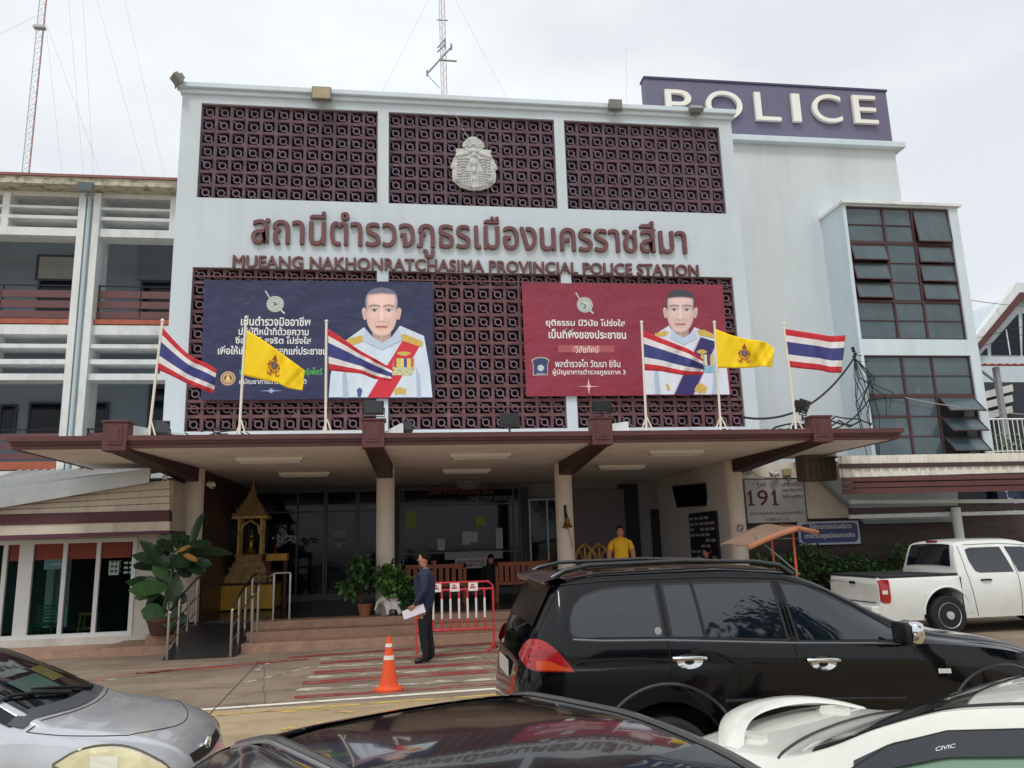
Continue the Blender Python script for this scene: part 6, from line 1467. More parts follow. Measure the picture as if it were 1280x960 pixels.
# ---------------------------------------------------------------- black SUV
def make_suv():
    oy, oz = 6.92, -.15
    car = thing('parked_suv', 'glossy black SUV with roof rails and chrome handles parked across the station entrance', 'car', (3.3, oy, oz))
    K = [(.86, .52, .60, .66, .58, .50, .70, .74), (.90, .68, .76, .86, .74, .64, .93, 1.0), (.96, .78, .85, 1.04, .80, .70, 1.12, 1.18), (1.03, .82, .88, 1.14, .85, .74, 1.24, 1.30), (1.12, .85, .895, 1.19, .87, .745, 1.40, 1.46),
         (1.21, .86, .905, 1.205, .885, .73, 1.53, 1.59), (1.32, .87, .91, 1.2, .89, .71, 1.575, 1.645), (1.6, .88, .915, 1.19, .895, .70, 1.60, 1.685), (2.5, .885, .92, 1.13, .90, .69, 1.60, 1.70), (3.1, .885, .92, 1.09, .90, .68, 1.555, 1.655), (3.35, .885, .92, 1.075, .90, .68, 1.48, 1.58),
         (3.65, .885, .92, 1.055, .9, .69, 1.33, 1.44), (3.95, .885, .92, 1.04, .9, .72, 1.17, 1.28), (4.18, .885, .92, 1.03, .895, .77, 1.09, 1.17), (4.4, .885, .92, 1.01, .885, .78, 1.05, 1.11), (4.9, .88, .915, .94, .87, .74, .975, 1.03), (5.25, .85, .89, .84, .83, .66, .88, .94), (5.45, .79, .83, .74, .77, .6, .78, .83), (5.57, .66, .7, .62, .62, .5, .65, .69)]
    K = [[k[0]-3.3]+list(k[1:3])+[k[3]-oz]+list(k[4:6])+[k[6]-oz, k[7]-oz] for k in K]
    rx, fx = 1.97-3.3, 4.76-3.3
    s = Shell(K, .36, [(rx, .40, .47), (fx, .40, .47)])
    L = lambda pts: [(x-3.3, z-oz) for x, z in pts]
    PAINT = mat('black_car_paint', (8, 9, 14), .09, spec=.15, coat=.45, var=.3, vscale=3, dirt=(40, 40, 42), damt=.10, dscale=2)
    s.build('body', PAINT, car)
    b = MB(); b.box(-2.1, 2.0, -.62, .62, .3, .75); b.build('underbody', UNDER, car, local=True)
    for x in (rx, fx):
        for e in (-1, 1): wheel(car, x, e*.79, .375, .375, .25, e)
    b = MB(); 
    for x in (rx, fx): s.arch(b, x, .43, .565, .013, off=.001, a0=.12)
    build_each(b, 'arch_lip', mat('arch_lip_gloss', (40, 42, 45), .25, coat=.5), car, local=True, smooth=40)
    # dark glass: quarter window, rear door, front door
    def win(nm, up, lo, inner=True):
        up, lo = L(up), L(lo)
        c = [sum(p[0] for p in up+lo)/len(up+lo), sum(p[1] for p in up+lo)/len(up+lo)]
        sh = lambda P: [(c[0]+(x-c[0])*.955, c[1]+(z-c[1])*.92) for x, z in P]
        for e in (-1, 1):
            b = MB(); s.patch(b, up, lo, .004, sides=(e,)); o = b.build(nm, RUBBER, car, local=True, smooth=30)
            b = MB(); s.patch(b, sh(up), sh(lo), .009, sides=(e,)); b.build('glass', CARGLASS, o, local=True, smooth=30)
    win('quarter_window', [(1.26, 1.235), (1.265, 1.33), (1.31, 1.43), (1.40, 1.505), (1.55, 1.545), (1.75, 1.56), (2.0, 1.562)], [(1.275, 1.205), (1.32, 1.19), (1.5, 1.185), (1.8, 1.175), (2.0, 1.17)])
    win('rear_door_window', [(2.035, 1.565), (2.5, 1.565), (2.985, 1.555)], [(2.035, 1.165), (2.5, 1.14), (3.0, 1.105)])
    win('front_door_window', [(3.035, 1.55), (3.25, 1.525), (3.45, 1.43), (3.65, 1.32), (3.85, 1.19), (3.97, 1.09)], [(3.06, 1.10), (3.4, 1.085), (3.7, 1.07), (3.97, 1.055)])
    b = MB(); P = L([(2.295, 1.56), (2.315, 1.155)]); s.line(b, P, .014, off=.008); build_each(b, 'window_divider', RUBBER, car, local=True)
    b = MB(); s.line(b, L([(1.28, 1.19), (1.5, 1.172), (2.0, 1.155), (3.0, 1.09), (3.95, 1.045)]), .010, off=.006); build_each(b, 'belt_moulding', mat('belt_grey', (110, 114, 120), .3, .6), car, local=True)
    b = MB(); s.line(b, L([(2.018, 1.585), (2.015, 1.16), (2.02, 1.0), (2.05, .86), (2.22, .72), (2.38, .50), (2.42, .25)])); s.line(b, L([(3.015, 1.57), (3.03, 1.09), (3.05, .8), (3.05, .25)])); s.line(b, L([(3.98, 1.05), (4.15, .9), (4.2, .6), (4.15, .25)])); s.line(b, L([(1.24, 1.58), (1.6, 1.60), (2.5, 1.60), (3.1, 1.565), (3.45, 1.46), (3.7, 1.325), (4.0, 1.12)]), .008)
    s.line(b, L([(1.08, .78), (1.4, .74), (1.5, .70)])); s.line(b, L([(1.03, 1.22), (1.1, 1.36), (1.2, 1.53)]), .006); build_each(b, 'door_seam', SEAM, car, local=True)
    b = MB(); s.line(b, L([(2.42, .70), (3.0, .685)]), .014, off=.006); s.line(b, L([(3.08, .68), (3.9, .64)]), .014, off=.006); build_each(b, 'side_moulding', PAINT, car, local=True, smooth=60)
    for x, z in ((2.14, 1.0), (3.22, .935)):
        for e in (-1, 1):
            y = e*s.side(x-3.3, z-oz); b = MB(); c = (x-3.3+.03, y, z-oz)
            b.lathe([(.085, .0), (.08, e*.012), (.055, e*.004), (0, -e*.004)], c, 20, axis='y'); b.v = [(c[0]+(v[0]-c[0])*1.3, v[1], c[2]-.005+(v[2]-c[2])*.66) for v in b.v]
            b.tube([(c[0]-.13, y+e*.004, c[2]+.022), (c[0]-.06, y+e*.035, c[2]+.024), (c[0]+.06, y+e*.036, c[2]+.022), (c[0]+.13, y+e*.006, c[2]+.012)], .017, 8); b.build('door_handle', CHROME, car, local=True, smooth=50)
    for e in (-1, 1):
        b = MB(); zt = 1.70-oz; y = e*.60
        b.tube([(1.19-3.3, y, 1.63-oz), (1.3-3.3, y, zt-.015), (1.5-3.3, y, zt+.022), (2.3-3.3, y, zt+.03), (2.9-3.3, y, zt+.004), (3.12-3.3, y, zt-.035), (3.22-3.3, y, 1.59-oz)], [.026, .022, .017, .017, .017, .022, .026], 8); b.build('roof_rail', mat('rail_black', (30, 31, 33), .3, coat=.3), car, local=True, smooth=50)
        b = MB(); s.line(b, L([(1.28, 1.625), (1.6, 1.66), (2.5, 1.675), (3.1, 1.63)]), .009, sides=(e,), off=-.02); b.build('roof_trim', RUBBER, car, local=True)
    b = MB(); P = []
    for j in range(13):
        u = 2*j/12-1; x = 1.30-3.3+.0; tip = 1.02-3.3+.10*u*u; zz_ = 1.672-oz-.05*u*u
        P.append([(x, u*.66, zz_), ((x+tip)/2, u*.66, zz_+.012), (tip, u*.67, zz_-.015), (tip+.01, u*.67, zz_-.04), (x-.03, u*.66, zz_-.075)])
    b.grid(P); b.build('roof_spoiler', mat('spoiler_grey_black', (38, 40, 42), .3, coat=.6), car, local=True, smooth=45)
    b = MB(); s.topatch(b, 1.02-3.3, 1.25-3.3, lambda x: .66-.08*((x+2.28)/.23), .012, n=18); b.v = [(v[0]-.008, v[1], v[2]) for v in b.v]; b.build('rear_window', mat('dusty_rear_glass', (40, 38, 36), .2, var=.2, vscale=3, spec=.6), car, local=True, smooth=40)
    b = MB(); b.tube([(.985-3.3, .1, 1.24-oz), (.97-3.3, .0, 1.20-oz), (1.03-3.3, -.42, 1.29-oz)], .012, 6); b.ball((.955-3.3, .1, 1.2-oz), (.04, .05, .035), 8); b.build('rear_wiper', BLACK, car, local=True)
    for e in (-1, 1):
        b = MB(); s.patch(b, rnd(L([(.905, 1.085), (.96, 1.19), (1.06, 1.2), (1.16, 1.12), (1.27, .985)])), rnd(L([(.905, 1.06), (.94, .985), (1.05, .97), (1.27, .965)])), .007, n=20, m=6, sides=(e,)); b.build('tail_lamp', TAILR, car, local=True, smooth=40)
        b = MB(); s.patch(b, L([(1.0, 1.05), (1.1, 1.045), (1.2, 1.0), (1.25, .985)]), L([(1.0, .985), (1.25, .973)]), .011, n=10, m=3, sides=(e,)); b.build('indicator', TAILO, car, local=True, smooth=40)
        y = e*.93; b = MB(); b.bbox(3.90-3.3, 4.02-3.3, e*1.0-.115, e*1.0+.115, 1.05-oz, 1.225-oz, .045); b.build('door_mirror', CHROME if e < 0 else CHROME, car, local=True, smooth=60)
        b = MB(); b.tube([(3.95-3.3, e*.86, 1.05-oz), (3.95-3.3, e*.95, 1.07-oz)], .04, 6); b.bbox(3.855-3.3, 3.899-3.3, e*1.0-.105, e*1.0+.105, 1.055-oz, 1.22-oz, .02); b.build('mirror_shell', BLACK, car, local=True, smooth=60)
        b = MB(); s.patch(b, L([(4.2, .845), (4.31, .84)]), L([(4.2, .81), (4.31, .805)]), .012, n=4, m=2, sides=(e,)); b.build('side_marker', LAMPC, car, local=True, smooth=60)
    b = MB(); b.box(.862-3.3, .872-3.3, -.26, .26, .86-oz, .98-oz); b.v = [(v[0]+.0, v[1], v[2]) for v in b.v]; b.build('number_plate', mat('plate_white', (190, 190, 186), .5), car, local=True)
    b = MB(); y = -s.side(1.92-3.3, 1.215-oz, .014); b.lathe([(0, -.002), (.028, -.002), (.028, .004)], (1.945-3.3, y, 1.225-oz), 14, axis='y'); b.build('window_sticker', mat('sticker_grey', (160, 164, 168), .5), car, local=True)
    b = MB(); y = -s.side(1.03-3.3, 1.27-oz, .0); b.lathe([(0, -.002), (.03, -.002), (.03, .004)], (1.06-3.3, -.7, 1.245-oz), 12, axis='y'); b.build('rear_sticker', mat('sticker_rose', (200, 150, 150), .5), car, local=True)
    return car
make_suv()

# ---------------------------------------------------------------- white pickup
def make_pickup():
    cx, oy = 11.3, 14.92
    car = thing('parked_pickup', 'white double cab pickup truck parked by the hedge, seen from its tailgate corner', 'pickup truck', (cx, oy, 0))
    K = [(8.86, .80, .84, .98, .82, .78, 1.03, 1.05), (8.90, .84, .88, 1.05, .86, .82, 1.085, 1.10), (9.2, .86, .91, 1.05, .88, .83, 1.09, 1.10), (10.52, .87, .92, 1.06, .89, .83, 1.09, 1.10)]
    BED = [[k[0]-cx]+list(k[1:]) for k in K]
    K2 = [(10.525, .87, .92, 1.06, .89, .80, 1.16, 1.22), (10.57, .87, .92, 1.06, .89, .76, 1.36, 1.44), (10.64, .87, .92, 1.06, .89, .70, 1.60, 1.66), (10.72, .87, .92, 1.06, .89, .66, 1.65, 1.72), (11.2, .87, .92, 1.05, .89, .66, 1.67, 1.76), (11.9, .87, .92, 1.04, .89, .66, 1.66, 1.75), (12.3, .87, .92, 1.03, .89, .66, 1.58, 1.66), (12.9, .87, .92, 1.02, .89, .74, 1.14, 1.2), (13.2, .87, .92, 1.0, .88, .78, 1.05, 1.10), (13.7, .86, .91, .93, .86, .72, .97, 1.02), (13.95, .76, .8, .8, .74, .6, .84, .88), (14.05, .6, .64, .66, .6, .5, .7, .72)]
    CAB = [[k[0]-cx]+list(k[1:]) for k in K2]; wx, wf = 10.2-cx, 13.3-cx
    W = mat('white_car_paint', (226, 228, 224), .25, coat=.7, var=.03, vscale=2, dirt=(170, 164, 150), damt=.25, dscale=2, streak=.5)
    s1 = Shell(BED, .3, [(wx, .40, .48)]); s2 = Shell(CAB, .3, [(wf, .40, .48)])
    bed = s1.build('cargo_bed', W, car); cab = s2.build('cab', W, car)
    b = MB(); b.box(8.93-cx, 10.5-cx, -.74, .74, 1.105, 1.112, 0); b.build('bed_liner', mat('bed_liner_black', (26, 28, 30), .7), bed, local=True)
    b = MB()
    for e in (-1, 1): b.bbox(8.90-cx, 10.5-cx, e*.83-.05, e*.83+.05, 1.085, 1.125, .01)
    b.bbox(8.87-cx, 8.95-cx, -.78, .78, 1.085, 1.125, .01); build_each(b, 'bed_rail', mat('bed_rail_black', (34, 36, 38), .6), bed, local=True)
    b = MB(); b.box(9.0-cx, 13.6-cx, -.6, .6, .3, .7); b.build('underbody', UNDER, car, local=True)
    for x in (wx, wf):
        for e in (-1, 1): wheel(car, x, e*.80, .36, .36, .24, e, steel=True)
    L = lambda pts: [(x-cx, z) for x, z in pts]
    b = MB(); s1.arch(b, wx, .4, .485, .02, off=.0); s2.arch(b, wf, .4, .485, .02, off=.0); build_each(b, 'arch_lip', W, car, local=True, smooth=40)
    for nm, up, lo in (('rear_door_window', [(10.88, 1.18), (10.83, 1.35), (10.84, 1.55), (10.95, 1.585), (11.6, 1.585)], [(10.9, 1.145), (10.98, 1.115), (11.7, 1.11)]), ('front_door_window', [(11.70, 1.585), (12.1, 1.575), (12.3, 1.51), (12.75, 1.14)], [(11.80, 1.11), (12.75, 1.09)])):
        b = MB(); s2.patch(b, L(up), L(lo), .006); build_each(b, nm, CARGLASS, car, local=True, smooth=30)
    b = MB(); s2.topatch(b, 10.533-cx, 10.645-cx, lambda x: .68-.10*((x+cx-10.53)/.11), .004, n=10); b.v = [(v[0]-.012, v[1], v[2]) for v in b.v]; b.build('rear_window', CARGLASS, car, local=True, smooth=40)
    b = MB(); s2.topatch(b, 12.36-cx, 12.88-cx, lambda x: .6+.1*((x+cx-12.36)/.5), .006); b.build('windscreen', CARGLASS, car, local=True, smooth=40)
    b = MB(); s2.line(b, L([(10.72, 1.62), (10.70, 1.1), (10.72, .9), (10.78, .5), (10.82, .32)]), .006); s2.line(b, L([(11.74, 1.6), (11.76, 1.1), (11.74, .32)]), .006); s2.line(b, L([(10.85, 1.64), (11.6, 1.65), (12.2, 1.6)]), .006); s2.line(b, L([(12.72, .95), (12.75, .35)]), .006); build_each(b, 'door_seam', SEAM, car, local=True)
    b = MB()
    for e in (-1, 1): y = e*s2.side(10.53-cx, .8, -.01); b.tube([(10.522-cx, y, .32), (10.522-cx, y+e*.0, 1.06)], .01, 5)
    build_each(b, 'cab_gap', SEAM, car, local=True)
    for x in (11.05, 12.0):
        for e in (-1, 1): y = e*s2.side(x-cx, .99, 0); b = MB(); b.tube([(x-cx-.1, y, .98), (x-cx-.05, y+e*.04, .985), (x-cx+.07, y+e*.04, .985), (x-cx+.12, y, .98)], .018, 8); b.build('door_handle', BLACK, car, local=True, smooth=50)
    for e in (-1, 1):
        b = MB(); s1.patch(b, L([(8.865, 1.03), (8.9, 1.055), (9.06, 1.05)]), L([(8.865, .66), (8.92, .63), (9.02, .63), (9.05, .68)]), .014, n=10, m=8, sides=(e,)); b.build('tail_lamp', TAILR, car, local=True, smooth=40)
        b = MB(); s1.patch(b, L([(8.90, .86), (9.0, .86)]), L([(8.90, .79), (9.0, .79)]), .02, n=4, m=3, sides=(e,)); b.build('reversing_lamp', LAMPC, car, local=True)
        b = MB(); b.ball((12.72-cx, e*1.02, 1.18), (.09, .13, .1), 12); b.tube([(12.72-cx, e*.85, 1.08), (12.72-cx, e*.98, 1.12)], .03, 6); b.build('door_mirror', W, car, local=True, smooth=60)
    b = MB(); b.box(8.845-cx, 8.858-cx, -.1, .1, .95, 1.0); b.build('tailgate_handle', BLACK, car, local=True)
    b = MB(); b.bbox(8.70-cx, 8.88-cx, -.82, .82, .42, .58, .03); b.build('rear_bumper', W, car, local=True)
    b = MB(); b.box(10.66-cx, 10.70-cx, -.16, .16, 1.705, 1.735); b.build('stop_lamp', TAILR, car, local=True)
    b = MB(); b.box(8.838-cx, 8.843-cx, -.75, .75, .62, .64); b.build('tailgate_seam', SEAM, car, local=True)
    return car
make_pickup()

# ---------------------------------------------------------------- silver saloon at the left
def make_silver():
    nx, oy, oz = -1.38, 6.45, -.15
    car = thing('parked_saloon', 'silver saloon car with a yellowed headlamp and leaflets on its dashboard', 'car', (nx-2.15, oy, oz))
    # local x: rear -2.15 .. nose 2.15
    K = [(-2.15, .5, .6, .66, .56, .5, .78, .82), (-2.05, .7, .76, .86, .72, .6, .95, 1.0), (-1.7, .78, .83, .95, .8, .62, 1.02, 1.06), (-1.3, .8, .845, .96, .81, .60, 1.15, 1.2), (-.8, .81, .85, .95, .82, .56, 1.38, 1.43), (-.2, .81, .85, .94, .82, .56, 1.42, 1.47), (.3, .81, .85, .93, .82, .57, 1.37, 1.43), (.75, .81, .85, .93, .82, .60, 1.20, 1.27), (1.15, .81, .85, .925, .82, .66, 1.0, 1.07), (1.3, .81, .85, .91, .81, .69, .955, 1.0), (1.6, .81, .85, .86, .8, .66, .905, .95), (1.85, .79, .835, .8, .77, .6, .845, .885), (2.02, .72, .77, .72, .7, .52, .765, .80), (2.11, .62, .67, .62, .58, .45, .67, .70), (2.17, .48, .54, .52, .46, .36, .56, .58)]
    SIL = mat('silver_car_paint', (196, 199, 204), .25, .35, coat=.8, var=.05, vscale=2, dirt=(120, 120, 118), damt=.2, dscale=3)
    s = Shell(K, .25, [(-1.25, .31, .36), (1.3, .31, .36)])
    s.build('body', SIL, car)
    b = MB(); b.box(-1.9, 1.9, -.55, .55, .2, .6); b.build('underbody', UNDER, car, local=True)
    for x in (-1.25, 1.3):
        for e in (-1, 1): wheel(car, x, e*.72, .30, .30, .2, e)
    b = MB(); s.topatch(b, .36, 1.17, lambda x: .55+.16*((x-.36)/.8), .006, n=18, bow=.10); ws = b.build('windscreen', mat('dark_windscreen', (12, 18, 20), .04, spec=.55), car, local=True, smooth=40)
    b = MB(); s.topatch(b, 1.17, 1.27, lambda x: .70, .007, n=4, bow=.13); b.build('cowl', mat('cowl_grey', (70, 74, 80), .5), car, local=True, smooth=40)
    b = MB()
    for (p, q, e) in (((1.15, -.02, .0), (.93, -.62, 0), 0), ((1.18, .32, 0), (1.0, -.28, 0), 0)):
        P = []
        for i in range(8):
            t = i/7; x, y = p[0]+(q[0]-p[0])*t, p[1]+(q[1]-p[1])*t; P.append((x, y, s.top(x, y)+.028))
        b.tube(P, [.022, .018, .014, .012, .012, .012, .01, .008], 6)
    build_each(b, 'wiper', BLACK, car, local=True)
    # folded sunshade papers lying on the dashboard, seen through the glass
    b = MB(); s.topatch(b, .86, 1.06, lambda x: .22, .009, n=4, m=6); b.v = [(v[0], v[1]-.12, v[2]-.0) for v in b.v]; b.build('dash_leaflet', mat('green_leaflet', (52, 84, 72), .15), ws, local=True)
    b = MB(); s.topatch(b, .80, .98, lambda x: .10, .009, n=4, m=6); b.v = [(v[0], v[1]+.22, v[2]) for v in b.v]; b.build('dash_leaflet', mat('yellow_leaflet', (84, 82, 30), .15), ws, local=True)
    for nm, up, lo in (('front_door_window', [(-.15, 1.33), (.2, 1.33), (.5, 1.22), (.85, 1.03)], [(-.15, .98), (.85, .965)]), ('rear_door_window', [(-1.0, 1.24), (-.7, 1.32), (-.22, 1.335)], [(-1.05, .99), (-.22, .98)])):
        b = MB(); s.patch(b, up, lo, .006); build_each(b, nm, CARGLASS, car, local=True, smooth=30)
    # bonnet shut lines
    b = MB(); P = []
    for i in range(25): u = 2*i/24-1; x = 1.30-.13*u*u; P.append((x, u*.72, s.top(x, u*.72)+.002))
    b.tube(P, .0035, 5)
    P = []
    for i in range(25): u = 2*i/24-1; x = 1.95-.20*u*u; y = u*.60; P.append((x, y, s.top(x, y)+.002))
    b.tube(P, .003, 5)
    for e in (-1, 1):
        P = []
        for i in range(14): t = i/13; x = 1.17+.58*t; y = e*(.72-.12*t**2); P.append((x, y, s.top(x, y)+.002))
        b.tube(P, .003, 5)
    s.line(b, [(.86, 1.0), (.92, .9), (.9, .6), (.85, .27)], .005); build_each(b, 'shut_line', SEAM, car, local=True)
    # lamps
    YL = mat('yellowed_headlamp', (214, 204, 160), .12, coat=1., var=.2, vscale=9, bump=.15, bscale=12)
    for e in (-1, 1):
        b = MB(); s.patch(b, rnd([(1.40, .80), (1.53, .872), (1.72, .862), (1.90, .80), (2.05, .70)]), rnd([(1.40, .785), (1.53, .725), (1.73, .66), (1.93, .62), (2.05, .61)]), .010, n=30, m=10, sides=(e,)); hl = b.build('headlamp', YL, car, local=True, smooth=40)
        b = MB(); s.line(b, rnd([(1.39, .795), (1.53, .878), (1.72, .868), (1.90, .806), (2.06, .70), (2.06, .605), (1.93, .612), (1.73, .652), (1.53, .717), (1.39, .79)]), .008, sides=(e,), off=.008); b.build('lamp_bezel', mat('lamp_bezel_olive', (92, 86, 56), .3, coat=.5), hl, local=True, smooth=40)
        b = MB(); s.patch(b, [(1.60, .825), (1.76, .815)], [(1.62, .70), (1.78, .68)], .014, n=6, m=6, sides=(e,)); b.build('lamp_reflector', mat('lamp_reflector', (226, 222, 200), .08, .7), hl, local=True, smooth=40)
    # nose: grille slots and round badge
    b = MB(); s.topatch(b, 2.118, 2.150, lambda x: .40, .006, n=4, m=20, bow=.02); b.build('grille', BLACKG, car, local=True)
    b = MB(); b.bbox(2.165, 2.182, -.36, .36, .40, .50, .006); b.build('grille', BLACKG, car, local=True)
    b = MB(); b.tube([(2.19-.04*u*u, .44*u, .535) for u in np.linspace(-1, 1, 15)], .014, 6); b.build('grille_bar', CHROME, car, local=True, smooth=60)
    b = MB(); c = (2.125, 0, .685); b.tube([(c[0]+.008*math.sin(a), c[1]+.07*math.cos(a), c[2]+.05*math.sin(a)) for a in np.linspace(0, 6.283, 20)], .01, 6); b.tube([(c[0]+.005, .035*math.cos(a), c[2]+.045*math.sin(a)) for a in np.linspace(0, 6.283, 16)], .008, 6); b.tube([(c[0]+.008, .045*math.cos(a), c[2]+.022+.02*math.sin(a)) for a in np.linspace(0, 6.283, 16)], .007, 6); b.build('badge', CHROME, car, local=True, smooth=60)
    for e in (-1, 1): b = MB(); b.ball((.78, e*.94, 1.0), (.08, .11, .075), 12); b.tube([(.8, e*.8, .95), (.79, e*.9, .97)], .03, 6); b.build('door_mirror', SIL, car, local=True, smooth=60)
    return car
make_silver()

# ---------------------------------------------------------------- saloons in the front bays: shared outline
SALOON = [(-2.25, .5, .6, .62, .56, .5, .76, .80), (-2.18, .72, .78, .86, .74, .62, .96, 1.0), (-1.95, .80, .85, .96, .82, .68, 1.03, 1.07), (-1.5, .82, .875, .97, .84, .68, 1.06, 1.10), (-1.3, .82, .875, .97, .84, .655, 1.12, 1.165), (-1.05, .82, .875, .965, .84, .61, 1.235, 1.285), (-.75, .82, .875, .96, .845, .57, 1.335, 1.385), (-.35, .82, .875, .955, .845, .555, 1.38, 1.435), (.1, .82, .875, .95, .845, .555, 1.375, 1.43), (.45, .82, .875, .945, .845, .565, 1.31, 1.365), (.85, .82, .875, .94, .845, .60, 1.16, 1.215), (1.2, .82, .875, .93, .84, .66, 1.0, 1.05), (1.35, .82, .875, .915, .835, .69, .955, 1.0), (1.75, .81, .865, .85, .81, .64, .89, .93), (2.05, .76, .81, .76, .74, .54, .79, .83), (2.2, .6, .66, .62, .58, .44, .66, .69)]
def saloon_common(car, s, paint, glass, roofline=True):
    b = MB(); b.box(-2.0, 1.95, -.55, .55, .2, .6); b.build('underbody', UNDER, car, local=True)
    for x in (-1.35, 1.35):
        for e in (-1, 1): wheel(car, x, e*.75, .32, .32, .21, e)
    b = MB(); s.topatch(b, .20, 1.18, lambda x: .52+.17*((x-.2)/1.0), .006, n=18, bow=.08); b.build('windscreen', glass, car, local=True, smooth=40)
def make_dark():
    f = Vector((-.475, .88)).normalized(); c0 = Vector((.125, 3.06)); org = c0-f*.02; rz = math.atan2(f.y, f.x)
    car = thing('parked_saloon', 'dusty black saloon whose glossy roof mirrors the banners', 'car', (org.x, org.y, -.15), rz)
    K = [list(k) for k in SALOON]
    for k in K:
        if -1.4 < k[0] < 1.0: k[5] += .075; k[6] += .024; k[7] += .024
    P = mat('dusty_black_paint', (20, 20, 23), .10, spec=.5, coat=1., var=.2, vscale=4, dirt=(84, 80, 76), damt=.28, dscale=2.2, bump=.012, bscale=160)
    # roof reaches further forward on this car: shift the cabin forward
    for k in K:
        if -1.6 < k[0] < 1.2: k[0] += .0
    s = Shell(K, .24, [(-1.35, .33, .38), (1.35, .33, .38)]); s.build('body', P, car); saloon_common(car, s, P, CARGLASS)
    for nm, up, lo in (('front_door_window', [(-.1, 1.33), (.2, 1.325), (.45, 1.26), (.95, 1.02)], [(-.1, 1.0), (.95, .97)]), ('rear_door_window', [(-1.1, 1.14), (-.8, 1.27), (-.5, 1.32), (-.16, 1.335)], [(-1.1, 1.01), (-.16, 1.0)])):
        b = MB(); s.patch(b, up, lo, .006); build_each(b, nm, CARGLASS, car, local=True, smooth=30)
    DR = mat('roof_drip_trim', (64, 62, 60), .35, coat=.4)
    for e in (-1, 1):
        b = MB(); Pp = []
        for i in range(30): x = -1.25+1.75*i/29; y = e*(pchip([k[0] for k in K], [k[5] for k in K], x)-.085); Pp.append((x, y, s.top(x, y)+.004))
        b.tube(Pp, .013, 6); b.build('roof_trim', DR, car, local=True, smooth=50)
        b = MB(); b.tube([(p[0], p[1]+e*.022, s.top(p[0], p[1]+e*.022)+.002) for p in Pp], .006, 5); b.build('roof_bright_trim', mat('bright_trim', (180, 180, 178), .25, .8), car, local=True, smooth=50)
        b = MB(); b.ball((.98, e*.97, 1.0), (.08, .11, .075), 12); b.tube([(1.0, e*.82, .95), (.99, e*.92, .97)], .03, 6); b.build('door_mirror', P, car, local=True, smooth=60)
    b = MB(); s.topatch(b, -1.45, -.8, lambda x: .60-.07*((x+1.45)/.65), .005, n=14, bow=-.05); b.build('rear_window', CARGLASS, car, local=True, smooth=40)
make_dark()
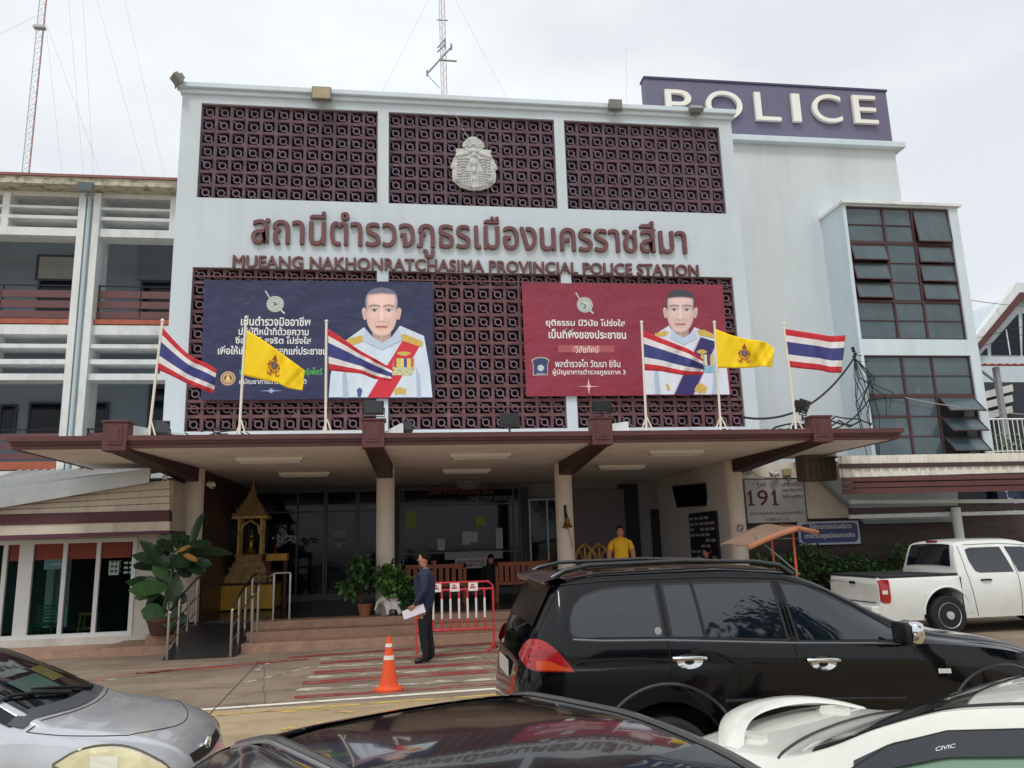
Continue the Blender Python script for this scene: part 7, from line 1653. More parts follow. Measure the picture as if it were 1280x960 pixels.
def make_white():
    f = Vector((.54, -.842)).normalized(); w_ = Vector((-f.y, f.x)); base = Vector((1.67, 3.47))+w_*.74; org = base+f*1.40; rz = math.atan2(f.y, f.x)
    car = thing('parked_saloon', 'cream white saloon with boot spoiler and dark window visors', 'car', (org.x, org.y, -.15), rz)
    W = mat('cream_white_car_paint', (228, 228, 218), .2, coat=.8, var=.03, vscale=2, dirt=(190, 184, 164), damt=.2, dscale=3)
    s = Shell(SALOON, .24, [(-1.35, .33, .38), (1.35, .33, .38)]); s.build('body', W, car); saloon_common(car, s, W, CARGLASS)
    b = MB(); s.topatch(b, -1.42, -.80, lambda x: .635-.12*((x+1.42)/.62), .006, n=18, bow=-.07); b.build('rear_window', mat('dark_rear_glass', (16, 18, 18), .10, spec=.12), car, local=True, smooth=40)
    b = MB()
    for e in (-1, 1):
        P = []
        for i in range(18): x = -.85+1.2*i/17; y = e*(pchip([k[0] for k in SALOON], [k[5] for k in SALOON], x)-.06); P.append((x, y, s.top(x, y)+.003))
        b.tube(P, .008, 5)
        P = []
        for i in range(12): t = i/11; x = -1.5+.06*t*0; y = e*(.66-.66*t); P.append((x+.07*(1-(y/.66)**2)*-1, y, s.top(x, y)+.003))
        b.tube(P, .006, 5)
    build_each(b, 'roof_trim', mat('trim_black', (40, 40, 38), .5), car, local=True, smooth=50)
    # boot spoiler: a bowed wing on two feet
    b = MB(); P = []
    for i in range(29):
        u = 2*i/28-1; x = -2.02+.24*u*u; y = u*.64+.02; z = 1.135-.085*abs(u)**3.2
        ch = .15-.02*u*u; P.append([(x-ch*.5, y, z), (x-ch*.2, y, z+.022), (x+ch*.3, y, z+.018), (x+ch*.6, y, z-.006), (x+ch*.3, y, z-.022), (x-ch*.3, y, z-.018), (x-ch*.5, y, z)])
    b.grid(P); b.f = [q[::-1] for q in b.f]; n_ = len(P[0])
    b.add([p for p in P[0]], [tuple(range(n_-1))]); b.add([p for p in P[-1]], [tuple(range(n_-2, -1, -1))])
    for e in (-1, 1): b.prism([(-1.9, 1.03), (-1.72, 1.03), (-1.72, 1.10), (-1.86, 1.10)], e*.42-.03, e*.42+.03)
    b.build('boot_spoiler', W, car, local=True, smooth=40)
    GG = mat('greenish_side_glass', (120, 150, 128), .08, spec=.6)
    VIS = mat('smoked_visor', (22, 26, 34), .08, spec=.6, coat=.5)
    for nm, up, lo in (('rear_door_window', [(-1.12, 1.11), (-.98, 1.19), (-.76, 1.265), (-.45, 1.315), (-.12, 1.33)], [(-1.12, 1.02), (-.12, 1.0)]), ('front_door_window', [(-.06, 1.33), (.2, 1.32), (.45, 1.26), (.95, 1.02)], [(-.06, 1.0), (.95, .97)])):
        b = MB(); s.patch(b, up, lo, .006); build_each(b, nm, GG, car, local=True, smooth=30)
        lo2 = [(x+(0.04 if i == 0 else 0), z-.055) for i, (x, z) in enumerate(up)]
        b = MB(); s.patch(b, [(x, z+.03) for x, z in up], lo2, .022, n=24, m=6); v = build_each(b, 'wind_visor', VIS, car, local=True, smooth=30)[0]
        if nm[0] == 'r':
            me = text_mesh('CIVIC', .03); V = np.array([q.co[:] for q in me.vertices]); a, c = V.min(0), V.max(0); b = MB()
            pts = []
            for q in V:
                x = -.80+(q[0]-a[0])/(c[0]-a[0])*.07; z = 1.222+(q[0]-a[0])/(c[0]-a[0])*.022+(q[1]-a[1])/(c[1]-a[1])*.014; pts.append((x, -s.side(x, z, .0245), z))
            b.add(pts, [tuple(p.vertices) for p in me.polygons]); b.build('visor_lettering', mat('visor_white', (200, 200, 200), .5), v, local=True); bpy.data.meshes.remove(me)
    b = MB(); s.line(b, [(-1.13, 1.10), (-.99, 1.205), (-.77, 1.285), (-.46, 1.335), (.2, 1.345), (.47, 1.28), (.97, 1.03)], .01, off=.012); s.line(b, [(-.09, 1.33), (-.09, 1.0)], .022, off=.006); build_each(b, 'window_seal', RUBBER, car, local=True, smooth=50)
    for e in (-1, 1):
        b = MB(); b.ball((.98, e*.97, 1.0), (.08, .11, .075), 12); b.tube([(1.0, e*.82, .95), (.99, e*.92, .97)], .03, 6); b.build('door_mirror', W, car, local=True, smooth=60)
        b = MB(); s.patch(b, [(-2.22, .86), (-2.05, .93), (-1.8, .90)], [(-2.22, .74), (-1.85, .76)], .01, n=10, m=5, sides=(e,)); b.build('tail_lamp', TAILR, car, local=True, smooth=40)
    b = MB(); s.line(b, [(-.1, 1.34), (-.08, .95), (-.12, .5), (-.2, .27)], .005); build_each(b, 'door_seam', SEAM, car, local=True)
make_white()
# ================================================================ people
SKINM = mat('tan_skin', (176, 122, 96), .6, var=.05, vscale=12); HAIRM = mat('black_hair', (14, 13, 14), .75, spec=.15, bump=.4, bscale=90); SHOE = mat('black_leather_shoe', (16, 16, 18), .3)
def skinned(name, J, E, paint, mats, parent, sub=2):
    """grows one continuous figure over the joints J {key: (xyz, r)} and bones E, faces get the slot paint(centre)"""
    me = bpy.data.meshes.new(name); keys = list(J); ix = {k: i for i, k in enumerate(keys)}
    me.from_pydata([J[k][0] for k in keys], [(ix[a], ix[c]) for a, c in E], [])
    bm = bmesh.new(); bm.from_mesh(me); ly = bm.verts.layers.skin.verify(); bm.verts.ensure_lookup_table()
    for k in keys:
        r = J[k][1]; s = bm.verts[ix[k]][ly]; s.radius = r if isinstance(r, tuple) else (r, r); s.use_root = (k == 'pelvis')
    bm.to_mesh(me); bm.free()
    o = bpy.data.objects.new(name, me); COL.objects.link(o)
    m = o.modifiers.new('skin', 'SKIN'); m.use_smooth_shade = True; m.branch_smoothing = .4
    m = o.modifiers.new('sub', 'SUBSURF'); m.levels = sub; m.render_levels = sub
    bpy.context.view_layer.update()
    g = bpy.data.meshes.new_from_object(o.evaluated_get(bpy.context.evaluated_depsgraph_get()))
    bpy.data.objects.remove(o); bpy.data.meshes.remove(me)
    g.name = name; g.materials.clear()
    for x in mats: g.materials.append(x)
    for p in g.polygons: p.material_index = paint(p.center); p.use_smooth = True
    o = bpy.data.objects.new(name, g); COL.objects.link(o); o.parent = parent; WM[o.name] = WM[parent.name].copy(); return o
def person(label, loc, rz, H, arms, legs, shirt, trousers, torso=None, lean=0., head_turn=0., group=None, hem=.92, sleeve=0., build=1.):
    """local x is forward, y is left. arms / legs: {'l': [...], 'r': [...]} joint positions for a 1.75 m figure"""
    q = H/1.75; P = thing('person', label, 'person', loc, rz, group); t = torso or (0, 0, 0)      # torso: shift of hips
    hz = .93+t[2]
    def T(x, y, z):      # torso point leaning forward about the hips
        return ((t[0]+x*math.cos(lean)+z*math.sin(lean))*q, (t[1]+y)*q, (hz+z*math.cos(lean)-x*math.sin(lean))*q)
    S = lambda p: tuple(v*q for v in p); b_ = build
    J = {'pelvis': (T(0, 0, 0), (.17*q*b_, .165*q*b_)), 'waist': (T(0, 0, .16), (.175*q*b_, .165*q*b_)), 'chest': (T(.01, 0, .36), (.195*q*b_, .17*q*b_)), 'collar': (T(0, 0, .50), (.135*q*b_, .12*q*b_)),
         'neck': (T(.01, 0, .555), .066*q), 'jaw': (T(.035, 0, .62), (.075*q, .085*q)), 'face': (T(.025, 0, .685), (.088*q, .105*q)), 'brow': (T(.015, 0, .73), (.086*q, .104*q)), 'crown': (T(.005, 0, .77), (.06*q, .075*q)),
         'nose': (T(.127, 0, .665), .014*q), 'nose_root': (T(.095, 0, .685), .013*q)}
    E = [('pelvis', 'waist'), ('waist', 'chest'), ('chest', 'collar'), ('collar', 'neck'), ('neck', 'jaw'), ('jaw', 'face'), ('face', 'brow'), ('brow', 'crown'), ('face', 'nose_root'), ('nose_root', 'nose')]
    hands = []
    for e, s in (('l', 1), ('r', -1)):
        sh = T(0, s*.165*b_, .47); J['sh'+e] = (sh, .082*q*b_); E.append(('collar', 'sh'+e))
        el, wr = arms[e]; el, wr = (T(*el), T(*wr)); J['el'+e] = (el, .060*q*b_); J['wr'+e] = (wr, .036*q); E += [('sh'+e, 'el'+e), ('el'+e, 'wr'+e)]
        d = (Vector(wr)-Vector(el)).normalized(); side = Vector((1, 0, 0)); side = (side-d*side.dot(d)); side = side.normalized() if side.length > .2 else Vector((0, 0, 1)); pn = d.cross(side)
        pal = Vector(wr)+d*.05*q; kn = Vector(wr)+d*.085*q; J['pa'+e] = (pal[:], (.030*q, .018*q)); E.append(('wr'+e, 'pa'+e))
        for i in range(4):
            o = side*(.030-.020*i)*q; ln = (.066, .075, .07, .055)[i]*q; a = kn+o; c = a+d*ln*.5+pn*s*.006*q; f = c+d*ln*.42+pn*s*.016*q
            J['k%d%s' % (i, e)] = (a[:], .0095*q); J['m%d%s' % (i, e)] = (c[:], .0085*q); J['t%d%s' % (i, e)] = (f[:], .007*q); E += [('pa'+e, 'k%d%s' % (i, e)), ('k%d%s' % (i, e), 'm%d%s' % (i, e)), ('m%d%s' % (i, e), 't%d%s' % (i, e))]
        th = Vector(wr)+d*.03*q+side*.032*q; J['h0'+e] = (th[:], .011*q); J['h1'+e] = ((th+d*.035*q+side*.016*q)[:], .0095*q); J['h2'+e] = ((th+d*.06*q+side*.02*q)[:], .008*q); E += [('pa'+e, 'h0'+e), ('h0'+e, 'h1'+e), ('h1'+e, 'h2'+e)]
        hands.append((Vector(wr), d))
        hp = T(0, s*.085, -.04); kn_, an, toe = [S(p) for p in legs[e]]
        J['hp'+e] = (hp, (.125*q, .125*q)); J['kn'+e] = (kn_, .083*q); J['an'+e] = (an, .062*q); J['ft'+e] = (((an[0]+toe[0])/2, (an[1]+toe[1])/2, toe[2]+.008*q), (.045*q, .04*q)); J['to'+e] = (toe, (.04*q, .026*q)); E += [('pelvis', 'hp'+e), ('hp'+e, 'kn'+e), ('kn'+e, 'an'+e), ('an'+e, 'ft'+e), ('ft'+e, 'to'+e)]
    neckz = T(.01, 0, .545); el_ = {e: Vector(J['el'+e][0]) for e in 'lr'}; sh_ = {e: Vector(J['sh'+e][0]) for e in 'lr'}
    up = (Vector(T(0, 0, 1))-Vector(T(0, 0, 0))).normalized(); hip = Vector(T(0, 0, 0)); nk = (Vector(neckz)-hip).dot(up)
    def paint(c):
        c = Vector(c); h = (c-hip).dot(up)
        for w, d in hands:
            if (c-w).dot(d) > -.015*q and (c-w).length < .24*q: return 0
        if sleeve:      # short sleeves: forearm skin
            for e in 'lr':
                d = Vector(J['wr'+e][0])-el_[e]; k = (c-el_[e]).dot(d)/d.length_squared; d2 = el_[e]-sh_[e]; k2 = (c-sh_[e]).dot(d2)/d2.length_squared
                if ((c-(el_[e]+d*min(max(k, 0), 1))).length < .075*q and -.05 < k < 1.3) or ((c-(sh_[e]+d2*min(max(k2, 0), 1))).length < .075*q and sleeve < k2 < 1.2): return 0
        if h > nk: return 0
        for e in 'lr':
            for a, b2 in (('sh', 'el'), ('el', 'wr')):
                A_, B_ = Vector(J[a+e][0]), Vector(J[b2+e][0]); k = min(max((c-A_).dot(B_-A_)/(B_-A_).length_squared, 0), 1)
                if k > .15 and (c-(A_+(B_-A_)*k)).length < .085*q: return 1
        if h > (hem-.93)*q: return 1
        for e in 'lr':
            if (c-Vector(J['ft'+e][0])).length < .15*q and c.z < J['an'+e][0][2]-.012*q: return 3
        return 2
    skinned('body', J, E, paint, [SKINM, shirt, trousers, SHOE], P)
    # hair cap, ears and eyes follow the head
    b = MB(); c = Vector(T(.005, 0, .717)); R_ = Matrix.Rotation(lean, 3, 'Y'); vs = []; n = 20; m = 9
    PP = []
    for i in range(m+1):
        th = math.pi*.62*i/m; row = []
        for j in range(n+1):
            a = 2*math.pi*j/n; cut = .40*max(0, math.cos(a))**1.2; t_ = min(th, math.pi*(.62-cut)); v = Vector((.108*math.sin(t_)*math.cos(a)-.006, .087*math.sin(t_)*math.sin(a), .104*math.cos(t_)+.002))*q; row.append(c+R_ @ v)
        PP.append(row)
    b.grid(PP); b.build('hair', HAIRM, P, local=True, smooth=70)
    for s in (-1, 1):
        b = MB(); b.ball(T(.0, s*.083, .67), (.016*q, .009*q, .026*q), 8); b.build('ear', SKINM, P, local=True, smooth=70)
        b = MB(); b.ball(T(.096, s*.032, .70), (.008*q, .012*q, .007*q), 8); b.tube([T(.102, s*.015, .722), T(.097, s*.05, .72)], .005*q, 5); b.build('eye', HAIRM, P, local=True, smooth=70)
    b = MB(); b.tube([T(.10, -.022, .62), T(.105, 0, .62), T(.10, .022, .62)], .005*q, 5); b.build('mouth', mat('lips', (120, 70, 64), .6), P, local=True)
    return P, T, q, J
NAVY = mat('navy_jacket', (32, 40, 66), .8, var=.12, vscale=6, bump=.35, bscale=9); BLKT = mat('black_trousers', (18, 18, 22), .85, var=.1, vscale=6, bump=.3, bscale=8)
c = gz(532, 828)
pm, T, q, J = person('man in navy jacket and black trousers standing sideways beside the cone, holding a white paper', (c[0], c[1], 0), math.pi-.12, 1.84,
    {'l': [(-.02, .26, .20), (.16, .235, -.03)], 'r': [(-.02, -.26, .2), (.10, -.22, -.05)]},
    {'l': [(.03, .09, .50), (-.02, .10, .08), (.17, .115, .035)], 'r': [(-.03, -.09, .50), (-.10, -.09, .08), (.08, -.10, .035)]}, NAVY, BLKT, hem=.84, build=1.22)
b = MB(); w_ = Vector(J['pal'][0]); kx = Vector((.11, 0, -.05)); 
a = Vector((.95, 0, -.30)).normalized(); up = Vector((.30, 0, .95)).normalized(); o = w_+Vector((-.03, -.012, -.055))
bm = MB(); pts = [o+a*u*.19*1.0+up*v*.07 for u, v in ((-1, -1), (1, -1), (1, 1), (-1, 1))]
b.add([p[:] for p in pts]+[(p+Vector((0, .012, 0)))[:] for p in pts], [(3, 2, 1, 0), (4, 5, 6, 7), (0, 1, 5, 4), (1, 2, 6, 5), (2, 3, 7, 6), (3, 0, 4, 7)])
M_ = WM[pm.name]; b.v = [(M_ @ Vector(v))[:] for v in b.v]; o_ = b.build('paper', mat('folded_paper', (226, 220, 228), .7)); own_origin(o_, M_ @ o); tag(o_, 'white folded paper held in the hand of the man in navy jacket', 'paper')
b = MB(); b.tube([T(.09, 0, .49), T(.165, 0, .36), T(.168, 0, .16), T(.155, 0, -.04)], .007, 5); b.build('zip', mat('dark_zip', (16, 18, 26), .5), pm, local=True)
b = MB(); b.lathe([(.096, .0), (.076, .05)], T(.012, 0, .51), 18); b.build('collar', NAVY, pm, local=True, smooth=50)
YS = mat('yellow_polo_shirt', (230, 178, 34), .85, var=.06, vscale=6, bump=.3, bscale=9); GRT = mat('dark_grey_trousers', (34, 34, 38), .85)
stand = {'l': [(.02, .09, .50), (-.02, .10, .08), (.13, .115, .035)], 'r': [(.02, -.09, .50), (-.02, -.10, .08), (.13, -.115, .035)]}
c = at(777, 700, 17.7)
py, T, q, J = person('man in yellow polo shirt standing at the top of the steps facing out', (c[0], 17.7, FL), math.radians(-98), 1.76, {'l': [(-.02, .27, .20), (.09, .25, -.03)], 'r': [(-.04, -.27, .20), (.03, -.27, -.05)]}, stand, YS, GRT, sleeve=.62, build=1.12)
b = MB(); b.lathe([(.094, .0), (.074, .045)], T(.012, 0, .51), 18); b.build('collar', YS, py, local=True, smooth=50)
b = MB(); b.box(T(.13, .09, .38)[0], T(.14, .09, .38)[0], T(0, .07, 0)[1], T(0, .11, 0)[1], T(0, 0, .37)[2], T(0, 0, .41)[2]); b.build('chest_badge', mat('badge_orange', (180, 90, 40), .6), py, local=True)
DKS = mat('dark_shirt', (28, 28, 34), .85, var=.1, vscale=6)
sit = {'l': [(.44, .12, .50), (.42, .12, .08), (.57, .13, .035)], 'r': [(.44, -.12, .50), (.42, -.12, .08), (.57, -.13, .035)]}
GS = 'people sitting inside the entrance'
c = at(612, 700, 20.62)
person('person in dark shirt sitting hunched on the bench behind the navy jacket man', (c[0], 20.45, FL-.02), math.radians(80), 1.66, {'l': [(.14, .25, .22), (.30, .10, .2)], 'r': [(.14, -.25, .22), (.30, -.1, .2)]}, sit, DKS, BLKT, torso=(0, 0, -.44), lean=.3, group=GS)
c = at(545, 706, 20.62)
person('dark figure sitting on the bench half hidden behind the navy jacket man', (c[0]-.05, 20.45, FL-.02), math.radians(95), 1.62, {'l': [(.05, .25, .22), (.24, .15, .05)], 'r': [(.05, -.25, .22), (.24, -.15, .05)]}, sit, DKS, BLKT, torso=(0, 0, -.44), lean=.1, group=GS)
c = at(915, 690, 18.9)
person('person in dark clothes sitting in profile beside the notice board', (7.55, 19.0, FL-.02), math.radians(185), 1.62, {'l': [(.06, .25, .22), (.26, .16, .05)], 'r': [(.06, -.25, .22), (.26, -.16, .05)]}, sit, DKS, BLKT, torso=(0, 0, -.44), lean=.08, group=GS)
f = thing('bench', 'low dark seat under the person beside the notice board', 'bench', (7.6, 19.0, FL))
b = MB(); b.bbox(7.35, 7.85, 18.75, 19.25, FL+.36, FL+.41, .01); b.build('seat', mat('dark_seat', (40, 38, 40), .6), f)
for x in (7.38, 7.79):
    for y in (18.78, 19.2): b = MB(); b.box(x, x+.04, y, y+.04, FL, FL+.3595); b.build('leg', ALU_D, f)
# ================================================================ plants
def leafmat(name, rgb, rough=.5):
    m = mat(name, rgb, rough, var=.35, vscale=9, spec=.4); return m
LG1, LG2, LG3 = leafmat('leaf_green', (56, 92, 44)), leafmat('leaf_dark_green', (34, 62, 36)), leafmat('leaf_light_green', (92, 128, 58))
def leaf(b, p, d, n, L_, W_, k=0, bend=.25):
    """a pointed leaf from p along d, n is its upper side"""
    d = Vector(d).normalized(); n = Vector(n); n = (n-d*n.dot(d)).normalized(); s = d.cross(n); p = Vector(p); V = []
    for t, w in ((0, .06), (.2, .74), (.5, 1.0), (.8, .82), (1, .06)):
        c = p+d*L_*t-n*bend*L_*t*t; V += [c-s*W_*w/2+n*.10*W_*w, c, c+s*W_*w/2+n*.10*W_*w]
    b.add([v[:] for v in V], [(3*i+j, 3*i+j+1, 3*i+j+4, 3*i+j+3) for i in range(4) for j in range(2)], k)
def leaf_lo(b, p, d, n, L_, W_, k=0):
    d = Vector(d).normalized(); n = Vector(n); n = (n-d*n.dot(d)).normalized(); s = d.cross(n); p = Vector(p)
    b.add([p[:], (p+d*L_*.5+s*W_*.5)[:], (p+d*L_)[:], (p+d*L_*.5-s*W_*.5)[:]], [(0, 1, 2, 3)], k)
def rnd_dir(R, up=0.): 
    v = Vector((R.gauss(0, 1), R.gauss(0, 1), R.gauss(0, 1)+up)); return v.normalized()
# --- big leafed pot plant by the cafe
PYY = 17.0
pc = at(203, 785, PYY)
pt = thing('potted_plant', 'tall pot plant with big dark paddle leaves on the side steps by the cafe', 'potted plant', (pc[0], PYY, .36))
POT = mat('dark_terracotta_pot', (92, 60, 50), .8, var=.15, vscale=6)
b = MB(); b.lathe([(.2, .0), (.22, .02), (.29, .26), (.31, .28), (.31, .33), (.27, .33), (.26, .27), (0, .27)], (pc[0], PYY, .36), 24); b.build('pot', POT, pt, smooth=40)
LV = [(165, 694, 215, 702, 22), (212, 735, 150, 720, 26), (212, 735, 162, 735, 22), (200, 705, 262, 690, 20), (225, 690, 292, 687, 20), (238, 690, 250, 640, 20), (240, 680, 222, 668, 18), (205, 700, 205, 660, 20), (215, 712, 175, 672, 18), (206, 745, 180, 768, 20), (210, 752, 226, 724, 20), (212, 758, 224, 745, 16), (205, 770, 177, 762, 22), (208, 772, 190, 783, 20), (215, 770, 226, 758, 18), (213, 768, 232, 776, 18), (198, 742, 186, 750, 18), (226, 706, 260, 702, 18), (232, 700, 236, 674, 18), (218, 690, 196, 674, 18), (210, 722, 190, 706, 20), (240, 700, 268, 706, 16), (214, 700, 240, 706, 18), (204, 760, 192, 742, 18), (206, 735, 168, 745, 20), (215, 676, 188, 694, 18), (222, 716, 200, 735, 24), (206, 712, 160, 700, 24), (228, 700, 262, 716, 22), (232, 690, 214, 660, 20), (220, 700, 240, 720, 22), (200, 742, 178, 756, 22), (216, 746, 236, 752, 18), (196, 724, 176, 738, 22), (226, 684, 270, 676, 22), (218, 694, 200, 712, 22), (206, 770, 216, 785, 20), (210, 765, 194, 770, 18)]
R = random.Random(4); bl_ = MB(); bs = MB()
stem = [(pc[0], PYY, .6), (pc[0]+.05, PYY, 1.1), (pc[0]+.15, PYY+.03, 1.7), (pc[0]+.28, PYY, 2.15)]; bs.tube(stem, [.03, .026, .02, .012], 7)
stem2 = [(pc[0]-.03, PYY, .6), (pc[0]+.03, PYY-.05, 1.0), (pc[0]+.12, PYY-.08, 1.4), (pc[0]+.16, PYY-.05, 1.95)]; bs.tube(stem2, [.03, .024, .018, .01], 7)
for i, (x0, y0, x1, y1, wpx) in enumerate(LV):
    o = R.uniform(-.4, .25); a = Vector(at(x0, y0, PYY+o*.3)); c = Vector(at(x1, y1, PYY+o)); d = c-a; 
    leaf(bl_, a, d, (R.uniform(-.7, .7), -1, .9+R.uniform(-.5, .6)), d.length*R.uniform(.85, 1.05), wpx/62*R.uniform(.75, 1.1), 0 if R.random() < .8 else 1, .12)
    bs.tube([(pc[0]+.1, PYY, max(.65, a.z-.15)), a[:]], .009, 5)
bl_.build('leaf_spray', [mat('paddle_leaf_green', (40, 68, 44), .28, var=.3, vscale=4, spec=.5), LG1], pt, smooth=50); bs.build('stem', mat('green_stem', (74, 96, 48), .7), pt, smooth=50)
b = MB(); p = at(229, 693, PYY-.3); leaf(b, p, (1, 0, -.4), (0, -1, .5), .3, .12, 0); leaf(b, (p[0]-.1, p[1], p[2]+.05), (.8, 0, .5), (0, -1, .5), .25, .1, 0); b.build('yellowed_leaf', mat('yellowed_leaf', (170, 120, 50), .6), pt)
# --- cluster of pot plants at the second column
def bush(label, name, c, rx, ry, rz_, n, Lf, mats, cat='potted plant', seed=1, parent_pot=None, group=None, clumps=14):
    R = random.Random(seed); f = thing(name, label, cat, (c[0], c[1], parent_pot[0] if parent_pot else c[2]-rz_), 0, group); b = MB(); bs = MB(); C_ = []
    for k in range(clumps):
        v = rnd_dir(R, .2); r = R.uniform(.35, .95); C_.append(Vector((c[0]+rx*v.x*r, c[1]+ry*v.y*r, c[2]+rz_*v.z*r)))
    base = Vector((c[0], c[1], (parent_pot[0]+.2) if parent_pot else c[2]-rz_))
    for q in C_:
        m_ = (base+q)/2+Vector((R.uniform(-.05, .05), 0, .05)); bs.tube([base[:], m_[:], q[:]], [.012, .009, .005], 5)
        for i in range(n//clumps):
            v = rnd_dir(R); p = q+Vector((v.x*rx*.42, v.y*ry*.42, v.z*rz_*.36))*R.uniform(.3, 1); d = (v+Vector((0, 0, -.25))+rnd_dir(R)*.6).normalized()
            leaf(b, p, d, (R.uniform(-.5, .5), -.5, 1), Lf*R.uniform(.6, 1.15), Lf*.55*R.uniform(.7, 1.1), R.choice((0, 0, 1, 1, 2)), .2)
    b.build('foliage', mats, f, smooth=60); bs.build('stems', mat('brown_stem', (70, 58, 40), .8), f); return f
GPL = 'pot plants at the second column'
LM = [LG1, LG2, LG3]
f = bush('leafy green pot plant in an orange terracotta pot on the steps', 'potted_plant', at(452, 722, 17.75), .42, .3, .42, 520, .15, LM, seed=3, parent_pot=(FL,), group=GPL)
p = at(456, 768, 17.75); b = MB(); b.lathe([(.11, .0), (.15, .2), (.165, .21), (.165, .25), (.14, .25), (0, .22)], (p[0], 17.75, FL), 20); b.build('pot', mat('orange_terracotta', (150, 92, 62), .8, var=.15), f, smooth=40)
f = bush('broad leaved bright green pot plant directly in front of the second column', 'potted_plant', at(489, 728, 17.7), .34, .25, .36, 460, .17, [LG1, LG3, LG2], seed=5, parent_pot=(FL,), group=GPL)
p = at(482, 768, 17.7); b = MB(); b.lathe([(.1, .0), (.14, .18), (.15, .22), (.12, .22), (0, .2)], (p[0], 17.7, FL), 20); b.build('pot', mat('grey_pot', (150, 148, 140), .8, var=.15), f, smooth=40)
f = bush('dark trailing plant in a green wire basket beside the white statue', 'potted_plant', at(508, 752, 17.6), .24, .2, .24, 360, .12, [LG2, LG1, LG2], seed=8, parent_pot=(FL,), group=GPL)
p = at(505, 768, 17.6); b = MB()
for i in range(14): a = i*.4488; b.tube([(p[0]+.12*math.cos(a), 17.6+.12*math.sin(a), FL), (p[0]+.19*math.cos(a), 17.6+.19*math.sin(a), FL+.24)], .008, 5)
for r, z in ((.12, .01), (.155, .12), (.19, .24)): b.tube([(p[0]+r*math.cos(i*.3142), 17.6+r*math.sin(i*.3142), FL+z) for i in range(21)], .01, 5)
b.build('basket', mat('green_wire', (50, 84, 66), .5), f)
b = MB(); b.lathe([(.11, .01), (.17, .22), (0, .2)], (p[0], 17.6, FL), 16); b.build('liner', mat('dark_liner', (38, 40, 32), .9), f)
# white elephant figure planter
p = at(494, 772, 17.55); ws = thing('elephant_statue', 'small white glazed animal planter statue among the pot plants', 'statue', (p[0], 17.55, FL-.005))
WG = mat('white_glaze', (214, 212, 206), .3, var=.08, vscale=14, coat=.4); z0 = FL-.005
J = {'pelvis': ((0, 0, .22), (.10, .11)), 'chest': ((-.15, 0, .23), (.10, .11)), 'neck': ((-.24, 0, .30), (.07, .08)), 'head': ((-.29, 0, .36), (.075, .08)), 'trunk1': ((-.37, -.01, .30), .035), 'trunk2': ((-.40, -.02, .2), .026), 'trunk3': ((-.43, -.03, .12), .018), 'rump': ((.1, 0, .21), (.09, .1)), 'tail': ((.19, 0, .2), .015), 'tail2': ((.22, 0, .12), .01)}
E = [('pelvis', 'chest'), ('chest', 'neck'), ('neck', 'head'), ('head', 'trunk1'), ('trunk1', 'trunk2'), ('trunk2', 'trunk3'), ('pelvis', 'rump'), ('rump', 'tail'), ('tail', 'tail2')]
for k, (x, y) in enumerate(((-.16, .07), (-.16, -.07), (.09, .07), (.09, -.07))): J['h%d' % k] = ((x, y, .14), .045); J['f%d' % k] = ((x, y, .02), .042); E += [('chest' if k < 2 else 'rump', 'h%d' % k), ('h%d' % k, 'f%d' % k)]
for e in (-1, 1): J['e%d' % e] = ((-.26, e*.12, .36), (.02, .06)); J['g%d' % e] = ((-.24, e*.15, .30), (.015, .05)); E += [('head', 'e%d' % e), ('e%d' % e, 'g%d' % e)]
skinned('body', J, E, lambda c: 0, [WG], ws)
b = MB(); b.lathe([(.08, .0), (.11, .06), (.1, .06), (.07, .02)], (-.02, 0, .30), 16); b.build('planter_cup', WG, ws, local=True, smooth=50)
b = MB(); R = random.Random(12)
for i in range(26): leaf(b, (R.uniform(-.05, .03), R.uniform(-.04, .04), .33), (R.gauss(0, 1), R.gauss(0, 1), 1.2), (0, -1, .6), .14, .05, 0)
b.build('sprig', LG3, ws, local=True)
# --- hedge at the annex wall
def leafwall(name, label, cat, x0, x1, y0, y1, z0, ztop, n, Lf, seed, mats):
    R = random.Random(seed); f = thing(name, label, cat, ((x0+x1)/2, (y0+y1)/2, z0)); b = MB()
    for i in range(n):
        x = R.uniform(x0, x1); zt_ = ztop(x)*(1-.12*R.random()); z = z0+(zt_-z0)*R.random()**.75; y = y0+(y1-y0)*R.random()**1.6+.10*math.sin(x*5)*math.sin(z*6)
        v = Vector((R.gauss(0, .7), -abs(R.gauss(.5, .5)), R.gauss(-.1, .6))); leaf_lo(b, (x, y, z), v, (R.gauss(0, .4), -.6, 1), Lf*R.uniform(.6, 1.3), Lf*.55, R.choice((0, 0, 1, 1, 2)))
    b.build('foliage', mats, f)
    b = MB()
    for i in range(int((x1-x0)/.25)): x = x0+.12+i*.25; b.tube([(x, (y0+y1)/2, z0), (x+R.uniform(-.1, .1), (y0+y1)/2+.1, z0+(ztop(x)-z0)*.8)], [.02, .008], 5)
    b.build('stems', mat('hedge_stem', (64, 54, 40), .9), f); return f
leafwall('hedge', 'dark green hedge along the brown wall behind the parked white pickup', 'hedge', 8.5, 14.6, 17.9, 18.55, 0, lambda x: 1.55+.18*math.sin(x*2.1)+.1*math.sin(x*5.3), 5200, .13, 21, [LG1, LG2, LG3])
leafwall('shrub', 'green shrub mass behind the white terrace railing', 'shrub', 16.9, 21.0, 23.5, 24.6, 3.2, lambda x: 5.2+.2*math.sin(x*2.3), 1500, .2, 22, [LG1, LG2, LG3])
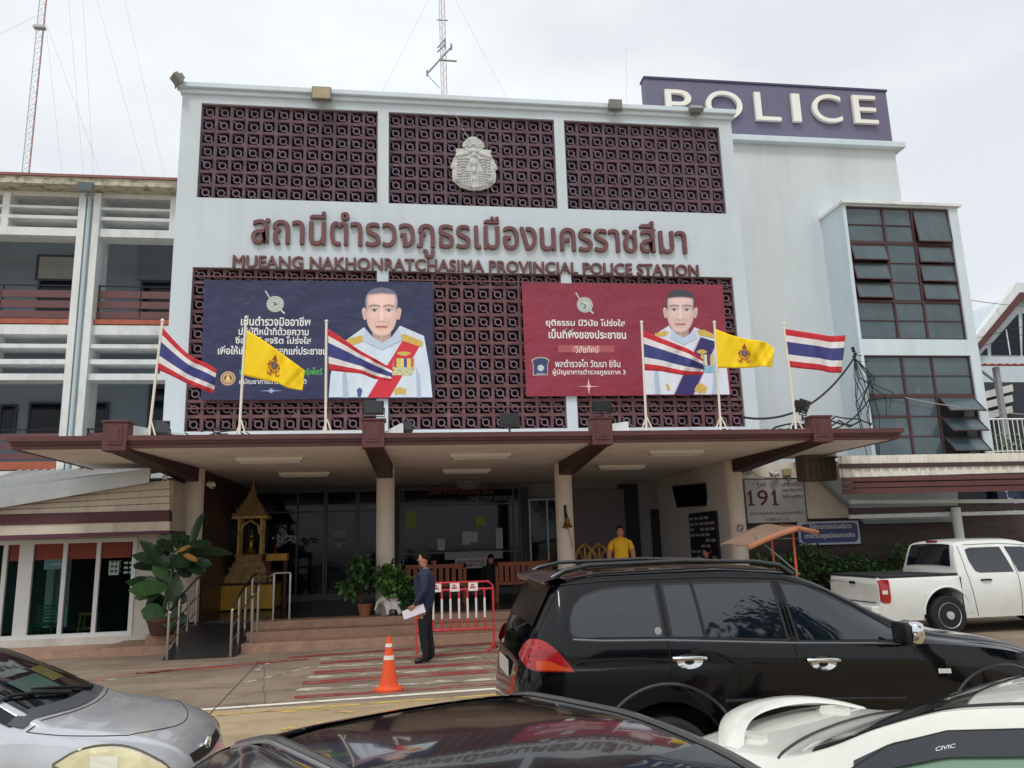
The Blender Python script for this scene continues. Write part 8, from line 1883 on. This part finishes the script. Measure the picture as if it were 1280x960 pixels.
# --- street trees on the near side of the road, behind the viewer: they show in the car glass
def tree(label, x, y, H, cr, seed, group):
    R = random.Random(seed); f = thing('street_tree', label, 'tree', (x, y, -.15), 0, group); b = MB()
    b.tube([(x, y, -.15), (x+.1, y, H*.25), (x-.1, y+.1, H*.5)], [.28, .22, .16], 10); C_ = []
    for k in range(16):
        v = rnd_dir(R, .3); q = Vector((x+v.x*cr*R.uniform(.4, 1), y+v.y*cr*R.uniform(.4, 1), H*.68+v.z*H*.26*R.uniform(.4, 1))); C_.append(q); b.tube([(x-.1, y+.1, H*.45), ((x+q.x)/2, (y+q.y)/2, (H*.5+q.z)/2+.3), q[:]], [.1, .06, .02], 6)
    b.build('trunk', mat('tree_bark', (84, 72, 60), .95, var=.3, vscale=6, bump=.5), f, smooth=50); b = MB()
    for q in C_:
        for i in range(170):
            v = rnd_dir(R); p = q+v*cr*.42*R.uniform(.3, 1); leaf_lo(b, p, rnd_dir(R)+Vector((0, 0, -.3)), rnd_dir(R)+Vector((0, 0, .8)), .34*R.uniform(.6, 1.2), .2, R.choice((0, 0, 1, 2)))
    b.build('crown', [LG1, LG2, LG3], f); return f
tree('leafy roadside tree reflected in the front door window of the black SUV', 9.9, -1.6, 9.6, 3.0, 31, 'roadside trees across the lane')
tree('leafy roadside tree reflected in the bonnet end of the black SUV', 16.5, -3.5, 9.5, 3.2, 32, 'roadside trees across the lane')
# --- cafe stool and table behind the glass are shown on the near side of the blinds
stool('yellow wooden stool behind the middle cafe window', 101, 18.72, .62, (186, 140, 66), 'cafe furniture')
f = thing('cafe_chair', 'pale green slatted chair behind the left cafe window', 'chair', (sz(45, 795)[0]-.02, 18.75, .12), 0, 'cafe furniture')
b = MB()
for i in range(6): b.box(-.2, .2, -.01, .01, .42+i*.07, .46+i*.07)
b.build('backrest', mat('mint_chair', (120, 158, 140), .5), f, local=True)
b = MB(); b.bbox(-.22, .22, -.2, .2, .38, .41, .008); b.build('seat', MATS['mint_chair'], f, local=True)
for ex in (-.2, .2):
    for ey in (-.18, .18): b = MB(); b.cyl((ex, ey, 0), (ex, ey, .38 if ey < 0 else .85), .018, n=8); b.build('leg', MATS['mint_chair'], f, local=True)
